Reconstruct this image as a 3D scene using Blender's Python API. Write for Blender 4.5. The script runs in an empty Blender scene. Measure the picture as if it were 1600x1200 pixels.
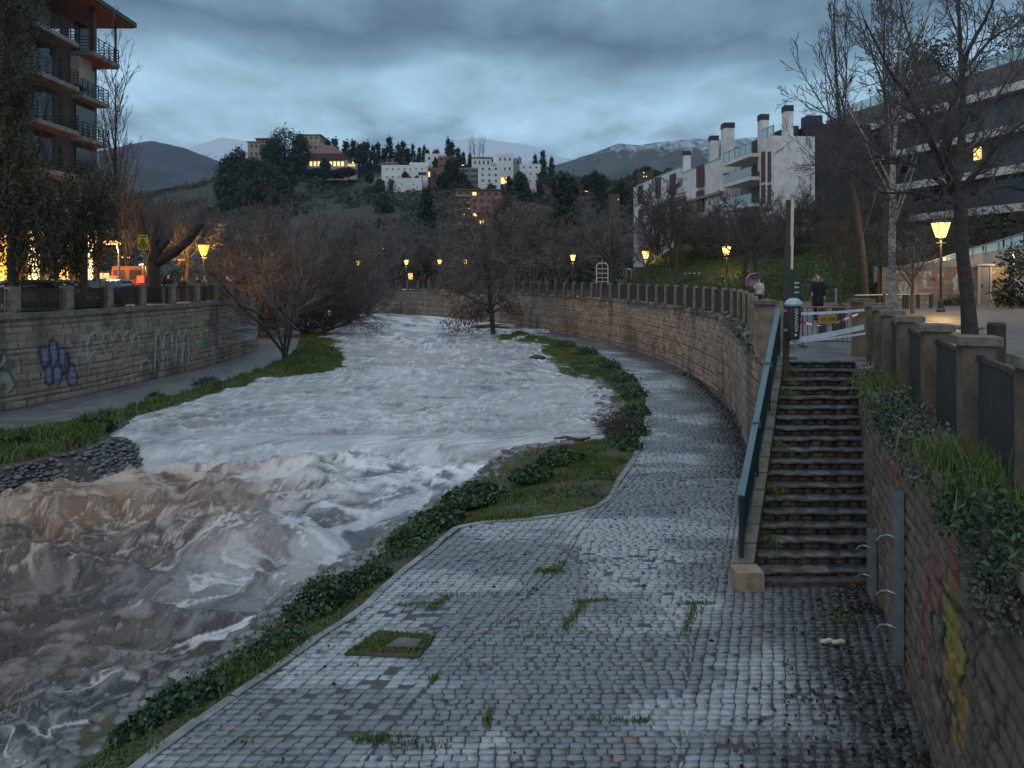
import bpy, math, random
import numpy as np
from mathutils import Vector, Matrix
scene = bpy.context.scene
COL = scene.collection
PI = math.pi
F, CX, HY, HC = 1200.0, 800.0, 432.0, 5.0      # survey of the place: focal length, axis, horizon, eye height

def P(px, py, d):
    return Vector(((px - CX) / F * d, d, HC - (py - HY) / F * d))
def G(px, py, z=0.0):
    return P(px, py, (HC - z) * F / (py - HY))
def smooth(a, b, x):
    t = np.clip((x - a) / (b - a), 0, 1)
    return t * t * (3 - 2 * t)
def lerp(a, b, t):
    return a + (b - a) * t

# ---------- noise
def hsh(ix, iy, s=0):
    n = (ix.astype(np.int64) * 374761393 + iy.astype(np.int64) * 668265263 + s * 974711) & 0xffffffff
    n = ((n ^ (n >> 13)) * 1274126177) & 0xffffffff
    return ((n ^ (n >> 16)) & 0xffff) / 65535.0
def vn(x, y, s=0):
    x = np.asarray(x, float); y = np.asarray(y, float)
    ix = np.floor(x); iy = np.floor(y)
    fx = x - ix; fy = y - iy
    fx = fx * fx * fx * (fx * (fx * 6 - 15) + 10); fy = fy * fy * fy * (fy * (fy * 6 - 15) + 10)
    a = hsh(ix, iy, s); b = hsh(ix + 1, iy, s); c = hsh(ix, iy + 1, s); d = hsh(ix + 1, iy + 1, s)
    return (a + (b - a) * fx) * (1 - fy) + (c + (d - c) * fx) * fy
def fbm(x, y, o=4, s=0):
    r = 0; a = .5; t = 0
    for i in range(o):
        r = r + a * vn(x, y, s + i * 17); t += a
        x = x * 2.03 + 11.3; y = y * 2.03 + 5.7; a *= .5
    return r / t

# ---------- mesh building
class MB:
    def __init__(self):
        self.v = []; self.f = []; self.mi = []; self.cur = 0
    def add(self, vs, fs):
        o = len(self.v)
        self.v.extend([tuple(p) for p in vs])
        for q in fs:
            self.f.append(tuple(o + i for i in q)); self.mi.append(self.cur)
        return self
    def box(self, c, s, rz=0.0, taper=1.0, rot=None):
        x, y, z = s[0] / 2, s[1] / 2, s[2] / 2
        pts = [(-x, -y, -z), (x, -y, -z), (x, y, -z), (-x, y, -z),
               (-x * taper, -y * taper, z), (x * taper, -y * taper, z), (x * taper, y * taper, z), (-x * taper, y * taper, z)]
        M = Matrix.Rotation(rz, 3, 'Z') if rot is None else rot
        c = Vector(c)
        return self.add([c + M @ Vector(p) for p in pts],
                        [(0, 3, 2, 1), (4, 5, 6, 7), (0, 1, 5, 4), (1, 2, 6, 5), (2, 3, 7, 6), (3, 0, 4, 7)])
    def bar(self, a, b, w, h):
        a = Vector(a); b = Vector(b); d = (b - a)
        L = d.length
        if L < 1e-6: return self
        d /= L
        up = Vector((0, 0, 1)) if abs(d.z) < .95 else Vector((0, 1, 0))
        sx = d.cross(up).normalized(); uz = sx.cross(d)
        rot = Matrix((sx, d, uz)).transposed()
        return self.box((a + b) / 2, (w, L, h), rot=rot)
    def tube(self, pts, rad, k=6, cap=True):
        pts = [Vector(p) for p in pts]; n = len(pts)
        if not hasattr(rad, '__len__'): rad = [rad] * n
        o = len(self.v); ref = None
        for i in range(n):
            t = (pts[min(i + 1, n - 1)] - pts[max(i - 1, 0)])
            if t.length < 1e-9: t = Vector((0, 0, 1))
            t.normalize()
            if ref is None:
                ref = Vector((1, 0, 0)) if abs(t.x) < .8 else Vector((0, 1, 0))
            u = (ref - t * ref.dot(t)); u.normalize(); w = t.cross(u); ref = u
            for j in range(k):
                a = 2 * PI * j / k
                self.v.append(tuple(pts[i] + (u * math.cos(a) + w * math.sin(a)) * rad[i]))
        for i in range(n - 1):
            for j in range(k):
                self.f.append((o + i * k + j, o + i * k + (j + 1) % k, o + (i + 1) * k + (j + 1) % k, o + (i + 1) * k + j)); self.mi.append(self.cur)
        if cap:
            self.f.append(tuple(o + j for j in range(k))[::-1]); self.mi.append(self.cur)
            self.f.append(tuple(o + (n - 1) * k + j for j in range(k))); self.mi.append(self.cur)
        return self
    def lathe(self, prof, c=(0, 0, 0), k=12, sx=1, sy=1):
        o = len(self.v); c = Vector(c)
        for r, z in prof:
            for j in range(k):
                a = 2 * PI * j / k
                self.v.append((c.x + r * sx * math.cos(a), c.y + r * sy * math.sin(a), c.z + z))
        n = len(prof)
        for i in range(n - 1):
            for j in range(k):
                self.f.append((o + i * k + j, o + i * k + (j + 1) % k, o + (i + 1) * k + (j + 1) % k, o + (i + 1) * k + j)); self.mi.append(self.cur)
        self.f.append(tuple(o + j for j in range(k))[::-1]); self.mi.append(self.cur)
        self.f.append(tuple(o + (n - 1) * k + j for j in range(k))); self.mi.append(self.cur)
        return self
    def prism(self, poly, ext):
        """poly: list of 3-D points (planar), extruded by vector ext"""
        n = len(poly); e = Vector(ext)
        vs = [Vector(p) for p in poly] + [Vector(p) + e for p in poly]
        fs = [tuple(range(n))[::-1], tuple(range(n, 2 * n))]
        fs += [(i, (i + 1) % n, n + (i + 1) % n, n + i) for i in range(n)]
        return self.add(vs, fs)
    def loft(self, A, B):
        n = len(A)
        return self.add(list(A) + list(B), [(i, i + 1, n + i + 1, n + i) for i in range(n - 1)])

def finish(me, m, smoothf):
    if m is not None:
        for q in (m if isinstance(m, (list, tuple)) else [m]): me.materials.append(q)
    if smoothf:
        me.polygons.foreach_set('use_smooth', [True] * len(me.polygons))
    me.update()
def mesh_np(name, V, Fq, attrs=None):
    V = np.asarray(V, np.float32); Fq = np.asarray(Fq, np.int32)
    me = bpy.data.meshes.new(name); n = Fq.shape[1]
    me.vertices.add(len(V)); me.vertices.foreach_set('co', V.ravel())
    me.loops.add(Fq.size); me.loops.foreach_set('vertex_index', Fq.ravel())
    me.polygons.add(len(Fq)); me.polygons.foreach_set('loop_start', np.arange(0, Fq.size, n, dtype=np.int32))
    try: me.polygons.foreach_set('loop_total', np.full(len(Fq), n, np.int32))
    except Exception: pass
    me.update(calc_edges=True)
    if attrs:
        for k, a in attrs.items():
            a = np.asarray(a, np.float32)
            if a.ndim == 2:
                if a.shape[1] == 3: a = np.concatenate([a, np.ones((len(a), 1), np.float32)], 1)
                at = me.attributes.new(k, 'FLOAT_COLOR', 'POINT'); at.data.foreach_set('color', a.ravel())
            else:
                at = me.attributes.new(k, 'FLOAT', 'POINT'); at.data.foreach_set('value', a)
    me.validate()
    return me
def tag(o, label=None, cat=None, group=None, kind=None):
    if label: o['label'] = label
    if cat: o['category'] = cat
    if group: o['group'] = group
    if kind: o['kind'] = kind
    return o
def thing(name, label, cat, loc=(0, 0, 0), group=None, rz=0.0, sc=None):
    o = bpy.data.objects.new(name, None); COL.objects.link(o)
    o.location = loc; o.rotation_euler = (0, 0, rz); o.empty_display_size = .2
    if sc: o.scale = (sc, sc, sc) if not hasattr(sc, '__len__') else sc
    return tag(o, label, cat, group)
def wloc(o):
    l = Vector((0, 0, 0))
    while o is not None:
        l += o.location; o = o.parent
    return l
def obj(name, mb, m, parent=None, world=False, sm=False, loc=None):
    """link one mesh object; world=True: built in world space, moved under its (unrotated) parent"""
    if isinstance(mb, MB):
        me = bpy.data.meshes.new(name); me.from_pydata(mb.v, [], mb.f); finish(me, m, sm)
        if isinstance(m, (list, tuple)): me.polygons.foreach_set('material_index', mb.mi)
    else:
        me = mb
        if m is not None and len(me.materials) == 0: finish(me, m, sm)
    o = bpy.data.objects.new(name, me); COL.objects.link(o)
    if parent is not None:
        o.parent = parent
        if world:
            L = wloc(parent); me.transform(Matrix.Translation(-L))
    if loc is not None: o.location = loc
    return o
def origin_to(o, p):
    """move a world-built top-level mesh's origin to p"""
    p = Vector(p); o.data.transform(Matrix.Translation(-p)); o.location = p; return o
def dup(root, loc, rz=0.0, sc=None, label=None, group=None, parent=None):
    r = root.copy(); COL.objects.link(r); r.location = loc; r.rotation_euler = (0, 0, rz)
    if sc is not None: r.scale = (sc, sc, sc) if not hasattr(sc, '__len__') else sc
    if label: r['label'] = label
    if group: r['group'] = group
    for ch in list(root.children):
        c = ch.copy(); COL.objects.link(c); c.parent = r
        for g in list(ch.children):
            d = g.copy(); COL.objects.link(d); d.parent = c
    return r
def resample(pts, step):
    """Catmull-Rom through points then even spacing"""
    pts = [Vector(p) for p in pts]; out = []
    for i in range(len(pts) - 1):
        p0 = pts[max(i - 1, 0)]; p1 = pts[i]; p2 = pts[i + 1]; p3 = pts[min(i + 2, len(pts) - 1)]
        for k in range(24):
            t = k / 24
            out.append(.5 * ((2 * p1) + (p2 - p0) * t + (2 * p0 - 5 * p1 + 4 * p2 - p3) * t * t + (3 * p1 - p0 - 3 * p2 + p3) * t ** 3))
    out.append(pts[-1])
    A = np.array([tuple(p) for p in out]); s = np.r_[0, np.cumsum(np.linalg.norm(np.diff(A, axis=0), axis=1))]
    n = max(2, int(round(s[-1] / step)) + 1); q = np.linspace(0, s[-1], n)
    return np.stack([np.interp(q, s, A[:, k]) for k in range(3)], 1), q
def grid_faces(nr, nc):
    i = np.arange(nr - 1)[:, None] * nc + np.arange(nc - 1)[None, :]
    i = i.ravel()
    return np.stack([i, i + 1, i + nc + 1, i + nc], 1)
def inpoly(x, y, poly):
    ins = np.zeros(len(x), bool); n = len(poly); j = n - 1
    for i in range(n):
        xi, yi = poly[i]; xj, yj = poly[j]
        c = ((yi > y) != (yj > y)) & (x < (xj - xi) * (y - yi) / (yj - yi + 1e-12) + xi)
        ins ^= c; j = i
    return ins

# ---------- materials
def newmat(name):
    m = bpy.data.materials.new(name); m.use_nodes = True
    nt = m.node_tree; b = nt.nodes['Principled BSDF']
    return m, nt, b
def N(nt, t, **kw):
    n = nt.nodes.new(t)
    for k, v in kw.items():
        if k in n.inputs: n.inputs[k].default_value = v
        else: setattr(n, k, v)
    return n
def mixc(nt, fac, a, b, bt='MIX'):
    n = nt.nodes.new('ShaderNodeMix'); n.data_type = 'RGBA'; n.blend_type = bt
    for s, v in ((0, fac), (6, a), (7, b)):
        if hasattr(v, 'is_linked') or hasattr(v, 'links'): nt.links.new(v, n.inputs[s])
        elif isinstance(v, (int, float)): n.inputs[s].default_value = v
        else: n.inputs[s].default_value = (*v, 1)
    return n.outputs[2]
def rampf(nt, src, a, b):
    n = N(nt, 'ShaderNodeMapRange', interpolation_type='SMOOTHSTEP'); n.inputs[1].default_value = a; n.inputs[2].default_value = b
    nt.links.new(src, n.inputs[0]); return n.outputs[0]
def noise(nt, scale, detail=4, rough=.55, vec=None, mapping=None, out=0):
    t = N(nt, 'ShaderNodeTexNoise', Scale=scale, Detail=detail, Roughness=rough)
    if vec is None:
        tc = N(nt, 'ShaderNodeTexCoord'); vec = tc.outputs['Object']
    if mapping:
        mp = N(nt, 'ShaderNodeMapping'); mp.inputs['Scale'].default_value = mapping
        nt.links.new(vec, mp.inputs[0]); vec = mp.outputs[0]
    nt.links.new(vec, t.inputs['Vector']); return t.outputs[out]
def bump(nt, b, h, strength=.4, dist=.02):
    n = N(nt, 'ShaderNodeBump', Strength=strength, Distance=dist); nt.links.new(h, n.inputs['Height']); nt.links.new(n.outputs[0], b.inputs['Normal'])
def mat(name, c, rough=.7, c2=None, scale=3.0, bmp=0.0, metal=0.0, spec=.5, island=0.0, lo=.35, hi=.65, stain=None, sscale=.7, mapping=None):
    m, nt, b = newmat(name)
    b.inputs['Roughness'].default_value = rough; b.inputs['Metallic'].default_value = metal
    b.inputs['Specular IOR Level'].default_value = spec
    if c2 is None: c2 = tuple(x * .75 for x in c)
    nz = noise(nt, scale, 5, .6, mapping=mapping)
    colr = mixc(nt, rampf(nt, nz, lo, hi), c, c2)
    if stain:
        n2 = noise(nt, sscale, 6, .65)
        colr = mixc(nt, rampf(nt, n2, .5, .72), colr, stain)
    if island:
        g = N(nt, 'ShaderNodeNewGeometry'); mr = N(nt, 'ShaderNodeMapRange'); mr.inputs[3].default_value = 1 - island; mr.inputs[4].default_value = 1 + island
        nt.links.new(g.outputs['Random Per Island'], mr.inputs[0])
        hv = N(nt, 'ShaderNodeHueSaturation'); nt.links.new(colr, hv.inputs['Color']); nt.links.new(mr.outputs[0], hv.inputs['Value'])
        colr = hv.outputs[0]
    nt.links.new(colr, b.inputs['Base Color'])
    if bmp: bump(nt, b, noise(nt, scale * 6, 6, .6), bmp, .03)
    return m
def leafmat(name, c, c2, tr=.25):
    m, nt, b = newmat(name)
    g = N(nt, 'ShaderNodeNewGeometry')
    colr = mixc(nt, g.outputs['Random Per Island'], c, c2)
    n2 = noise(nt, .9, 3)
    hv = N(nt, 'ShaderNodeHueSaturation'); nt.links.new(colr, hv.inputs['Color'])
    mr = N(nt, 'ShaderNodeMapRange'); mr.inputs[1].default_value = .3; mr.inputs[2].default_value = .7; mr.inputs[3].default_value = .65; mr.inputs[4].default_value = 1.35
    nt.links.new(n2, mr.inputs[0]); nt.links.new(mr.outputs[0], hv.inputs['Value'])
    nt.links.new(hv.outputs[0], b.inputs['Base Color']); b.inputs['Roughness'].default_value = .6
    b.inputs['Specular IOR Level'].default_value = .3
    return m
def emit(name, c, s, samp=False):
    m, nt, b = newmat(name)
    b.inputs['Base Color'].default_value = (*c, 1); b.inputs['Emission Color'].default_value = (*c, 1); b.inputs['Emission Strength'].default_value = s
    m.cycles.emission_sampling = 'AUTO' if samp else 'NONE'
    return m
def attrmat(name, rough=.8, bscale=25, bstr=.35, wet=None, spec=.5, var=.25, vscale=9):
    """colour from the point attribute 'col' with fine grain on top"""
    m, nt, b = newmat(name)
    a = N(nt, 'ShaderNodeAttribute', attribute_name='col')
    nz = noise(nt, vscale, 6, .65)
    mr = N(nt, 'ShaderNodeMapRange'); mr.inputs[1].default_value = .25; mr.inputs[2].default_value = .75; mr.inputs[3].default_value = 1 - var; mr.inputs[4].default_value = 1 + var
    nt.links.new(nz, mr.inputs[0])
    hv = N(nt, 'ShaderNodeHueSaturation'); nt.links.new(a.outputs['Color'], hv.inputs['Color']); nt.links.new(mr.outputs[0], hv.inputs['Value'])
    nt.links.new(hv.outputs[0], b.inputs['Base Color'])
    b.inputs['Roughness'].default_value = rough; b.inputs['Specular IOR Level'].default_value = spec
    if wet:
        w = rampf(nt, noise(nt, wet[0], 5, .6), .4, .62)
        r = N(nt, 'ShaderNodeMapRange'); r.inputs[3].default_value = rough; r.inputs[4].default_value = wet[1]
        nt.links.new(w, r.inputs[0]); nt.links.new(r.outputs[0], b.inputs['Roughness'])
    bump(nt, b, noise(nt, bscale, 6, .65), bstr, .02)
    return m

M = {}
M['pillar'] = mat('weathered_pillar_stone', (.25, .19, .13), .9, (.13, .1, .075), 4, .5, stain=(.06, .055, .045), sscale=1.6)
M['cap'] = mat('cap_stone', (.16, .13, .1), .85, (.08, .07, .055), 5, .4)
M['iron'] = mat('dark_iron', (.018, .022, .025), .5, (.03, .03, .03), 8)
M['rustiron'] = mat('rusty_iron', (.05, .028, .02), .6, (.025, .018, .016), 8)
M['green_iron'] = mat('green_painted_steel', (.05, .12, .13), .38, (.04, .09, .1), 5)
M['dkgreen_iron'] = mat('dark_green_steel', (.012, .03, .03), .5, (.01, .02, .022), 5)
M['coping'] = mat('coping_stone', (.2, .17, .13), .85, (.1, .09, .07), 3, .5, stain=(.05, .055, .035), sscale=1.2)
M['step'] = mat('worn_step_stone', (.13, .125, .12), .5, (.05, .048, .045), 7, .6, island=.4, stain=(.025, .03, .018), sscale=1.5)
M['riser'] = mat('riser_cobbles', (.085, .07, .056), .8, (.03, .026, .022), 9, .7, island=.55)
M['soil'] = mat('dark_soil', (.03, .026, .02), .95, (.06, .045, .03), 3, .6)
M['moss'] = mat('grass_soil', (.035, .05, .015), .95, (.07, .06, .035), 1.6, .6, stain=(.12, .105, .085), sscale=.55)
M['pave'] = mat('wet_promenade_paving', (.13, .12, .115), .42, (.075, .07, .07), 1.2, .25, stain=(.05, .05, .05), sscale=.3)
M['asphalt'] = mat('street_asphalt', (.05, .05, .05), .6, (.035, .035, .035), 3, .2)
M['bark'] = mat('grey_brown_bark', (.055, .043, .034), .9, (.03, .025, .02), 6, .6)
M['twig'] = mat('fine_twigs', (.17, .148, .135), .9, (.095, .082, .076), 1, island=.3)
M['twigdark'] = mat('dark_twigs', (.095, .078, .07), .9, (.06, .05, .046), 1, island=.3)
M['birch'] = mat('pale_birch_bark', (.3, .27, .245), .8, (.15, .13, .12), 6, .3, lo=.45, hi=.6, stain=(.05, .04, .035), sscale=5, mapping=(1, 1, 3))
M['leafdark'] = leafmat('dark_evergreen_leaves', (.018, .028, .012), (.045, .05, .022))
M['leafweep'] = leafmat('olive_weeping_leaves', (.028, .03, .013), (.075, .062, .03))
M['leafivy'] = leafmat('ivy_leaves', (.018, .045, .02), (.055, .085, .04))
M['leafgrey'] = leafmat('grey_shrub_leaves', (.05, .065, .045), (.12, .12, .1))
M['leafbrown'] = leafmat('dry_brown_leaves', (.065, .042, .03), (.13, .08, .055))
M['leafolive'] = leafmat('yellow_green_leaves', (.07, .075, .03), (.13, .11, .055))
M['leafpine'] = leafmat('pine_needles', (.016, .025, .018), (.035, .048, .03))
M['scrub'] = leafmat('hillside_scrub_leaves', (.02, .028, .016), (.045, .046, .028))
M['grass'] = leafmat('grass_blades', (.05, .09, .016), (.115, .135, .035))
M['lawngrass'] = leafmat('lawn_grass_blades', (.03, .052, .012), (.065, .078, .024))
M['drygrass'] = leafmat('bright_grass_blades', (.05, .09, .015), (.12, .14, .04))
M['white'] = mat('white_render', (.62, .6, .58), .8, (.5, .48, .47), 1.2, .1, stain=(.42, .4, .38), sscale=.4)
M['cream'] = mat('cream_render', (.42, .36, .3), .8, (.34, .29, .24), 1.2)
M['greywall'] = mat('grey_render', (.2, .19, .19), .8, (.15, .145, .145), 1)
M['darkclad'] = mat('dark_cladding', (.115, .1, .092), .6, (.08, .07, .066), .8)
M['charcoal'] = mat('charcoal_slate', (.03, .03, .034), .6, (.02, .02, .024), 1)
M['brick'] = mat('red_brick', (.2, .09, .065), .85, (.13, .06, .045), 1.5)
M['orangebrick'] = mat('orange_brick', (.26, .13, .085), .85, (.18, .09, .06), 1.5)
M['tanstone'] = mat('tan_stone', (.3, .24, .18), .85, (.22, .17, .13), .5)
M['darkbrick'] = mat('dark_brick_render', (.085, .06, .048), .85, (.06, .045, .037), .9)
M['lobbywall'] = mat('ochre_pier_lit_bark', (.2, .13, .07), .8, (.12, .08, .05), 2)
M['slab'] = mat('balcony_concrete', (.24, .22, .2), .8, (.16, .15, .14), 2)
M['woodsoffit'] = mat('orange_wood_soffit', (.3, .11, .045), .6, (.22, .08, .035), 2)
M['brownpanel'] = mat('brown_shutter', (.09, .045, .028), .6, (.06, .03, .02), 2)
M['redroof'] = mat('maroon_roof', (.16, .055, .055), .7, (.12, .045, .045), 1)
M['roof'] = mat('roof_tiles', (.15, .08, .055), .8, (.1, .06, .045), 1)
M['glass'] = mat('dark_window_glass', (.02, .025, .03), .08, (.015, .018, .022), 1)
def mk_rail_glass():
    m, nt, b = newmat('pale_glass_balustrade')
    b.inputs['Base Color'].default_value = (.45, .62, .66, 1); b.inputs['Roughness'].default_value = .12
    b.inputs['Alpha'].default_value = .55
    return m
M['railglass'] = mk_rail_glass()
M['warmwin'] = emit('warm_lit_window', (1, .62, .22), 1.1)
M['palewin'] = emit('pale_lit_shop_glass', (1, .9, .45), 1.6, True)
M['amberwin'] = emit('amber_lit_shop_glass', (1, .5, .09), 1.8, True)
M['lampwarm'] = emit('lit_sodium_lamp', (1, .36, .05), 2.6)
M['lampyel'] = emit('lit_yellow_lantern', (1, .58, .14), 2.4)
M['lampwhite'] = emit('lit_white_lamp', (1, .92, .75), 3)
M['tail'] = emit('lit_tail_light', (1, .03, .015), 3.5)
M['tailoff'] = mat('red_lens', (.25, .01, .01), .2)
M['headl'] = mat('headlight_lens', (.5, .5, .5), .1)
M['steel'] = mat('galvanised_steel', (.3, .32, .33), .4, (.22, .23, .24), 4, metal=.7)
M['palepole'] = mat('cream_painted_pole', (.52, .47, .38), .5, (.45, .4, .33), 3)
M['blackcoat'] = mat('black_cloth', (.006, .006, .01), .9, (.012, .011, .014), 12)
M['darkcloth'] = mat('dark_trousers', (.014, .012, .016), .9)
M['fur'] = mat('fur_trim', (.3, .24, .18), .95, (.16, .13, .1), 30, 1.0)
M['skin'] = mat('skin', (.42, .25, .18), .6, (.36, .2, .14), 8)
M['hair'] = mat('grey_hair', (.16, .15, .15), .9, (.09, .085, .085), 30)
M['darkhair'] = mat('dark_hair', (.012, .01, .01), .7)
M['palecloth'] = mat('pale_jacket', (.42, .39, .4), .85)
M['umbrella'] = mat('lilac_umbrella_cloth', (.34, .27, .34), .7, (.28, .22, .28), 4)
M['tyre'] = mat('rubber', (.012, .012, .012), .85)
M['rim'] = mat('alloy_rim', (.35, .35, .36), .35, metal=.8)
M['bindark'] = mat('black_bin_plastic', (.012, .014, .014), .4, (.02, .022, .022), 5)
M['binlid'] = mat('pale_blue_bag', (.32, .43, .46), .5, (.22, .32, .35), 6, .3)
M['lettering'] = mat('white_lettering', (.55, .55, .52), .6)
M['blackpaint'] = mat('black_paint', (.012, .011, .01), .6)
M['red'] = mat('red_tape', (.45, .03, .03), .5)
M['tapewhite'] = mat('white_tape', (.62, .64, .68), .45, (.5, .52, .56), 4)
M['rust'] = mat('orange_barrier_paint', (.3, .11, .04), .6, (.2, .07, .03), 5)
M['darkred'] = mat('dark_red_barrier_paint', (.14, .025, .02), .6)
M['ochre'] = mat('ochre_sign_board', (.3, .17, .02), .6, (.24, .13, .02), 6)
M['yellow'] = mat('yellow_sign_face', (.62, .47, .02), .5, (.55, .4, .02), 3)
M['wood'] = mat('dark_brown_post', (.05, .032, .022), .7, (.03, .02, .014), 5, .4)
M['drift'] = mat('driftwood', (.035, .025, .02), .85, (.06, .045, .035), 5, .5)
M['litter'] = mat('pale_litter', (.5, .44, .32), .7)
M['concrete'] = mat('concrete', (.3, .29, .28), .85, (.2, .195, .19), 2, .3)
M['marble'] = mat('pale_cheek_stone', (.16, .14, .115), .7, (.085, .08, .065), 5, .4, stain=(.04, .05, .025), sscale=1.5)
M['basestone'] = mat('ochre_base_block', (.3, .23, .16), .75, (.2, .15, .1), 5, .4)
M['pebble'] = mat('river_stones', (.15, .145, .14), .42, (.09, .085, .08), 4, .3, island=.5)
M['riprap'] = mat('dark_revetment_stones', (.085, .085, .088), .4, (.045, .045, .048), 4, .3, island=.5)
# ================= camera, sky, sun
cam = bpy.data.cameras.new('camera'); co = bpy.data.objects.new('camera', cam); COL.objects.link(co)
co.location = (0, 0, HC); co.rotation_euler = (PI / 2, 0, 0)
cam.sensor_width = 36; cam.lens = F / 1600 * 36; cam.shift_y = -(600 - HY) / 1600
cam.clip_start = .1; cam.clip_end = 20000
scene.camera = co
scene.view_settings.view_transform = 'Standard'; scene.view_settings.look = 'None'
scene.view_settings.exposure = 0.38; scene.view_settings.gamma = 1
scene.cycles.max_bounces = 5; scene.cycles.diffuse_bounces = 2; scene.cycles.glossy_bounces = 2; scene.cycles.transmission_bounces = 2
scene.cycles.transparent_max_bounces = 6; scene.cycles.volume_bounces = 0
scene.cycles.caustics_reflective = False; scene.cycles.caustics_refractive = False
scene.cycles.sample_clamp_indirect = 3

w = bpy.data.worlds.new('World'); scene.world = w; w.use_nodes = True
nt = w.node_tree; bg = nt.nodes['Background']; bg.inputs['Strength'].default_value = .1
SUN_EL, SUN_AZ = math.radians(32), math.radians(205)       # azimuth clockwise from +Y
sky = N(nt, 'ShaderNodeTexSky'); sky.sky_type = 'NISHITA'; sky.sun_disc = False
sky.sun_elevation = SUN_EL; sky.sun_rotation = SUN_AZ
tc = N(nt, 'ShaderNodeTexCoord'); sx = N(nt, 'ShaderNodeSeparateXYZ'); nt.links.new(tc.outputs['Generated'], sx.inputs[0])
def mth(op, a, b=None):
    n = N(nt, 'ShaderNodeMath', operation=op)
    for i, v in enumerate((a, b)):
        if v is None: continue
        if isinstance(v, (int, float)): n.inputs[i].default_value = v
        else: nt.links.new(v, n.inputs[i])
    return n.outputs[0]
zc = mth('MAXIMUM', sx.outputs[2], 0.0)
den = mth('ADD', zc, .14)
cmb = N(nt, 'ShaderNodeCombineXYZ'); nt.links.new(mth('DIVIDE', sx.outputs[0], den), cmb.inputs[0]); nt.links.new(mth('DIVIDE', sx.outputs[1], den), cmb.inputs[1])
cmb.inputs[2].default_value = 3.7
n1 = noise(nt, 1.05, 7, .52, vec=cmb.outputs[0], mapping=(1.25, .85, 1)); n2 = noise(nt, 2.4, 7, .55, vec=cmb.outputs[0], mapping=(1.3, .8, 1))
n3 = noise(nt, .5, 3, .5, vec=cmb.outputs[0])
# height above the horizon, its layers pushed up and down by the cloud noise
hgt = mth('ADD', zc, mth('MULTIPLY', mth('SUBTRACT', n1, .5), .26))
hgt = mth('ADD', hgt, mth('MULTIPLY', mth('SUBTRACT', n2, .5), .12))
# the cloud deck opens up to the left
hgt = mth('SUBTRACT', hgt, mth('MULTIPLY', mth('MAXIMUM', mth('SUBTRACT', mth('MULTIPLY', sx.outputs[0], -1.0), .42), 0.0), .16))
cr = N(nt, 'ShaderNodeValToRGB'); e = cr.color_ramp
stops = [(0.0, (.29, .46, .60)), (.10, (.295, .465, .60)), (.14, (.21, .335, .445)), (.18, (.31, .48, .61)), (.225, (.29, .455, .58)), (.262, (.15, .245, .33)), (.30, (.088, .148, .203)), (.345, (.13, .212, .288)), (.42, (.165, .265, .35)), (.55, (.36, .47, .60)), (1.0, (.72, .88, 1.1))]
e.elements[0].position = stops[0][0]; e.elements[0].color = (*stops[0][1], 1); e.elements[1].position = 1; e.elements[1].color = (*stops[-1][1], 1)
for p, c in stops[1:-1]:
    q = e.elements.new(p); q.color = (*c, 1)
nt.links.new(hgt, cr.inputs[0])
br = N(nt, 'ShaderNodeMapRange'); br.inputs[1].default_value = .3; br.inputs[2].default_value = .7; br.inputs[3].default_value = .66; br.inputs[4].default_value = 1.36
nt.links.new(n2, br.inputs[0])
cl = mixc(nt, 1.0, cr.outputs[0], br.outputs[0], 'MULTIPLY')
cl10 = mixc(nt, 1.0, cl, (9.6, 9.6, 9.6), 'MULTIPLY')
nt.links.new(mixc(nt, .94, sky.outputs[0], cl10), bg.inputs['Color'])

sl = bpy.data.lights.new('sun', 'SUN'); sl.energy = .5; sl.angle = math.radians(40); sl.color = (1, .95, .89)
so = bpy.data.objects.new('sun', sl); COL.objects.link(so)
sd = Vector((math.sin(SUN_AZ) * math.cos(SUN_EL), math.cos(SUN_AZ) * math.cos(SUN_EL), math.sin(SUN_EL)))
so.rotation_euler = (-sd).to_track_quat('-Z', 'Y').to_euler(); so.location = (0, -20, 60)

# ================= plan of the place
def gl(lst, z=0.0): return [G(x, y, z) for x, y in lst]
RW = gl([(520, 487.5), (607, 491), (700, 496), (774, 504), (840, 513.5), (915, 527.5), (971, 541), (1009, 553), (1056, 571.5), (1099, 595), (1133, 620), (1150, 645), (1160, 667), (1166, 690)]) + [Vector((6.55, 19.6, 0)), Vector((6.2, 18.0, 0))]
RWp, RWs = resample(RW, .09)                          # curved retaining wall, far to near
NWp, NWs = resample([Vector(p) for p in ((7.95, 17.8, 0), (7.0, 15.3, 0), (5.97, 12.68, 0), (5.74, 11.98, 0), (4.31, 7.8, 0), (3.35, 5.0, 0), (2.7, 3.0, 0))], .03)
LW = [Vector(p) for p in ((-23, 12, 0), (-20.6, 22, 0), (-18.9, 28.2, 0), (-18.0, 31.9, 0), (-17.5, 36.8, 0), (-17.0, 41.7, 0), (-17.0, 47, 0), (-17.6, 52.6, 0), (-19.2, 57, 0), (-23, 61, 0))]
LWp, LWs = resample(LW, .05)
def pz(d): return 3.1 + .15 * smooth(20, 30, np.asarray(d, float))

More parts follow.
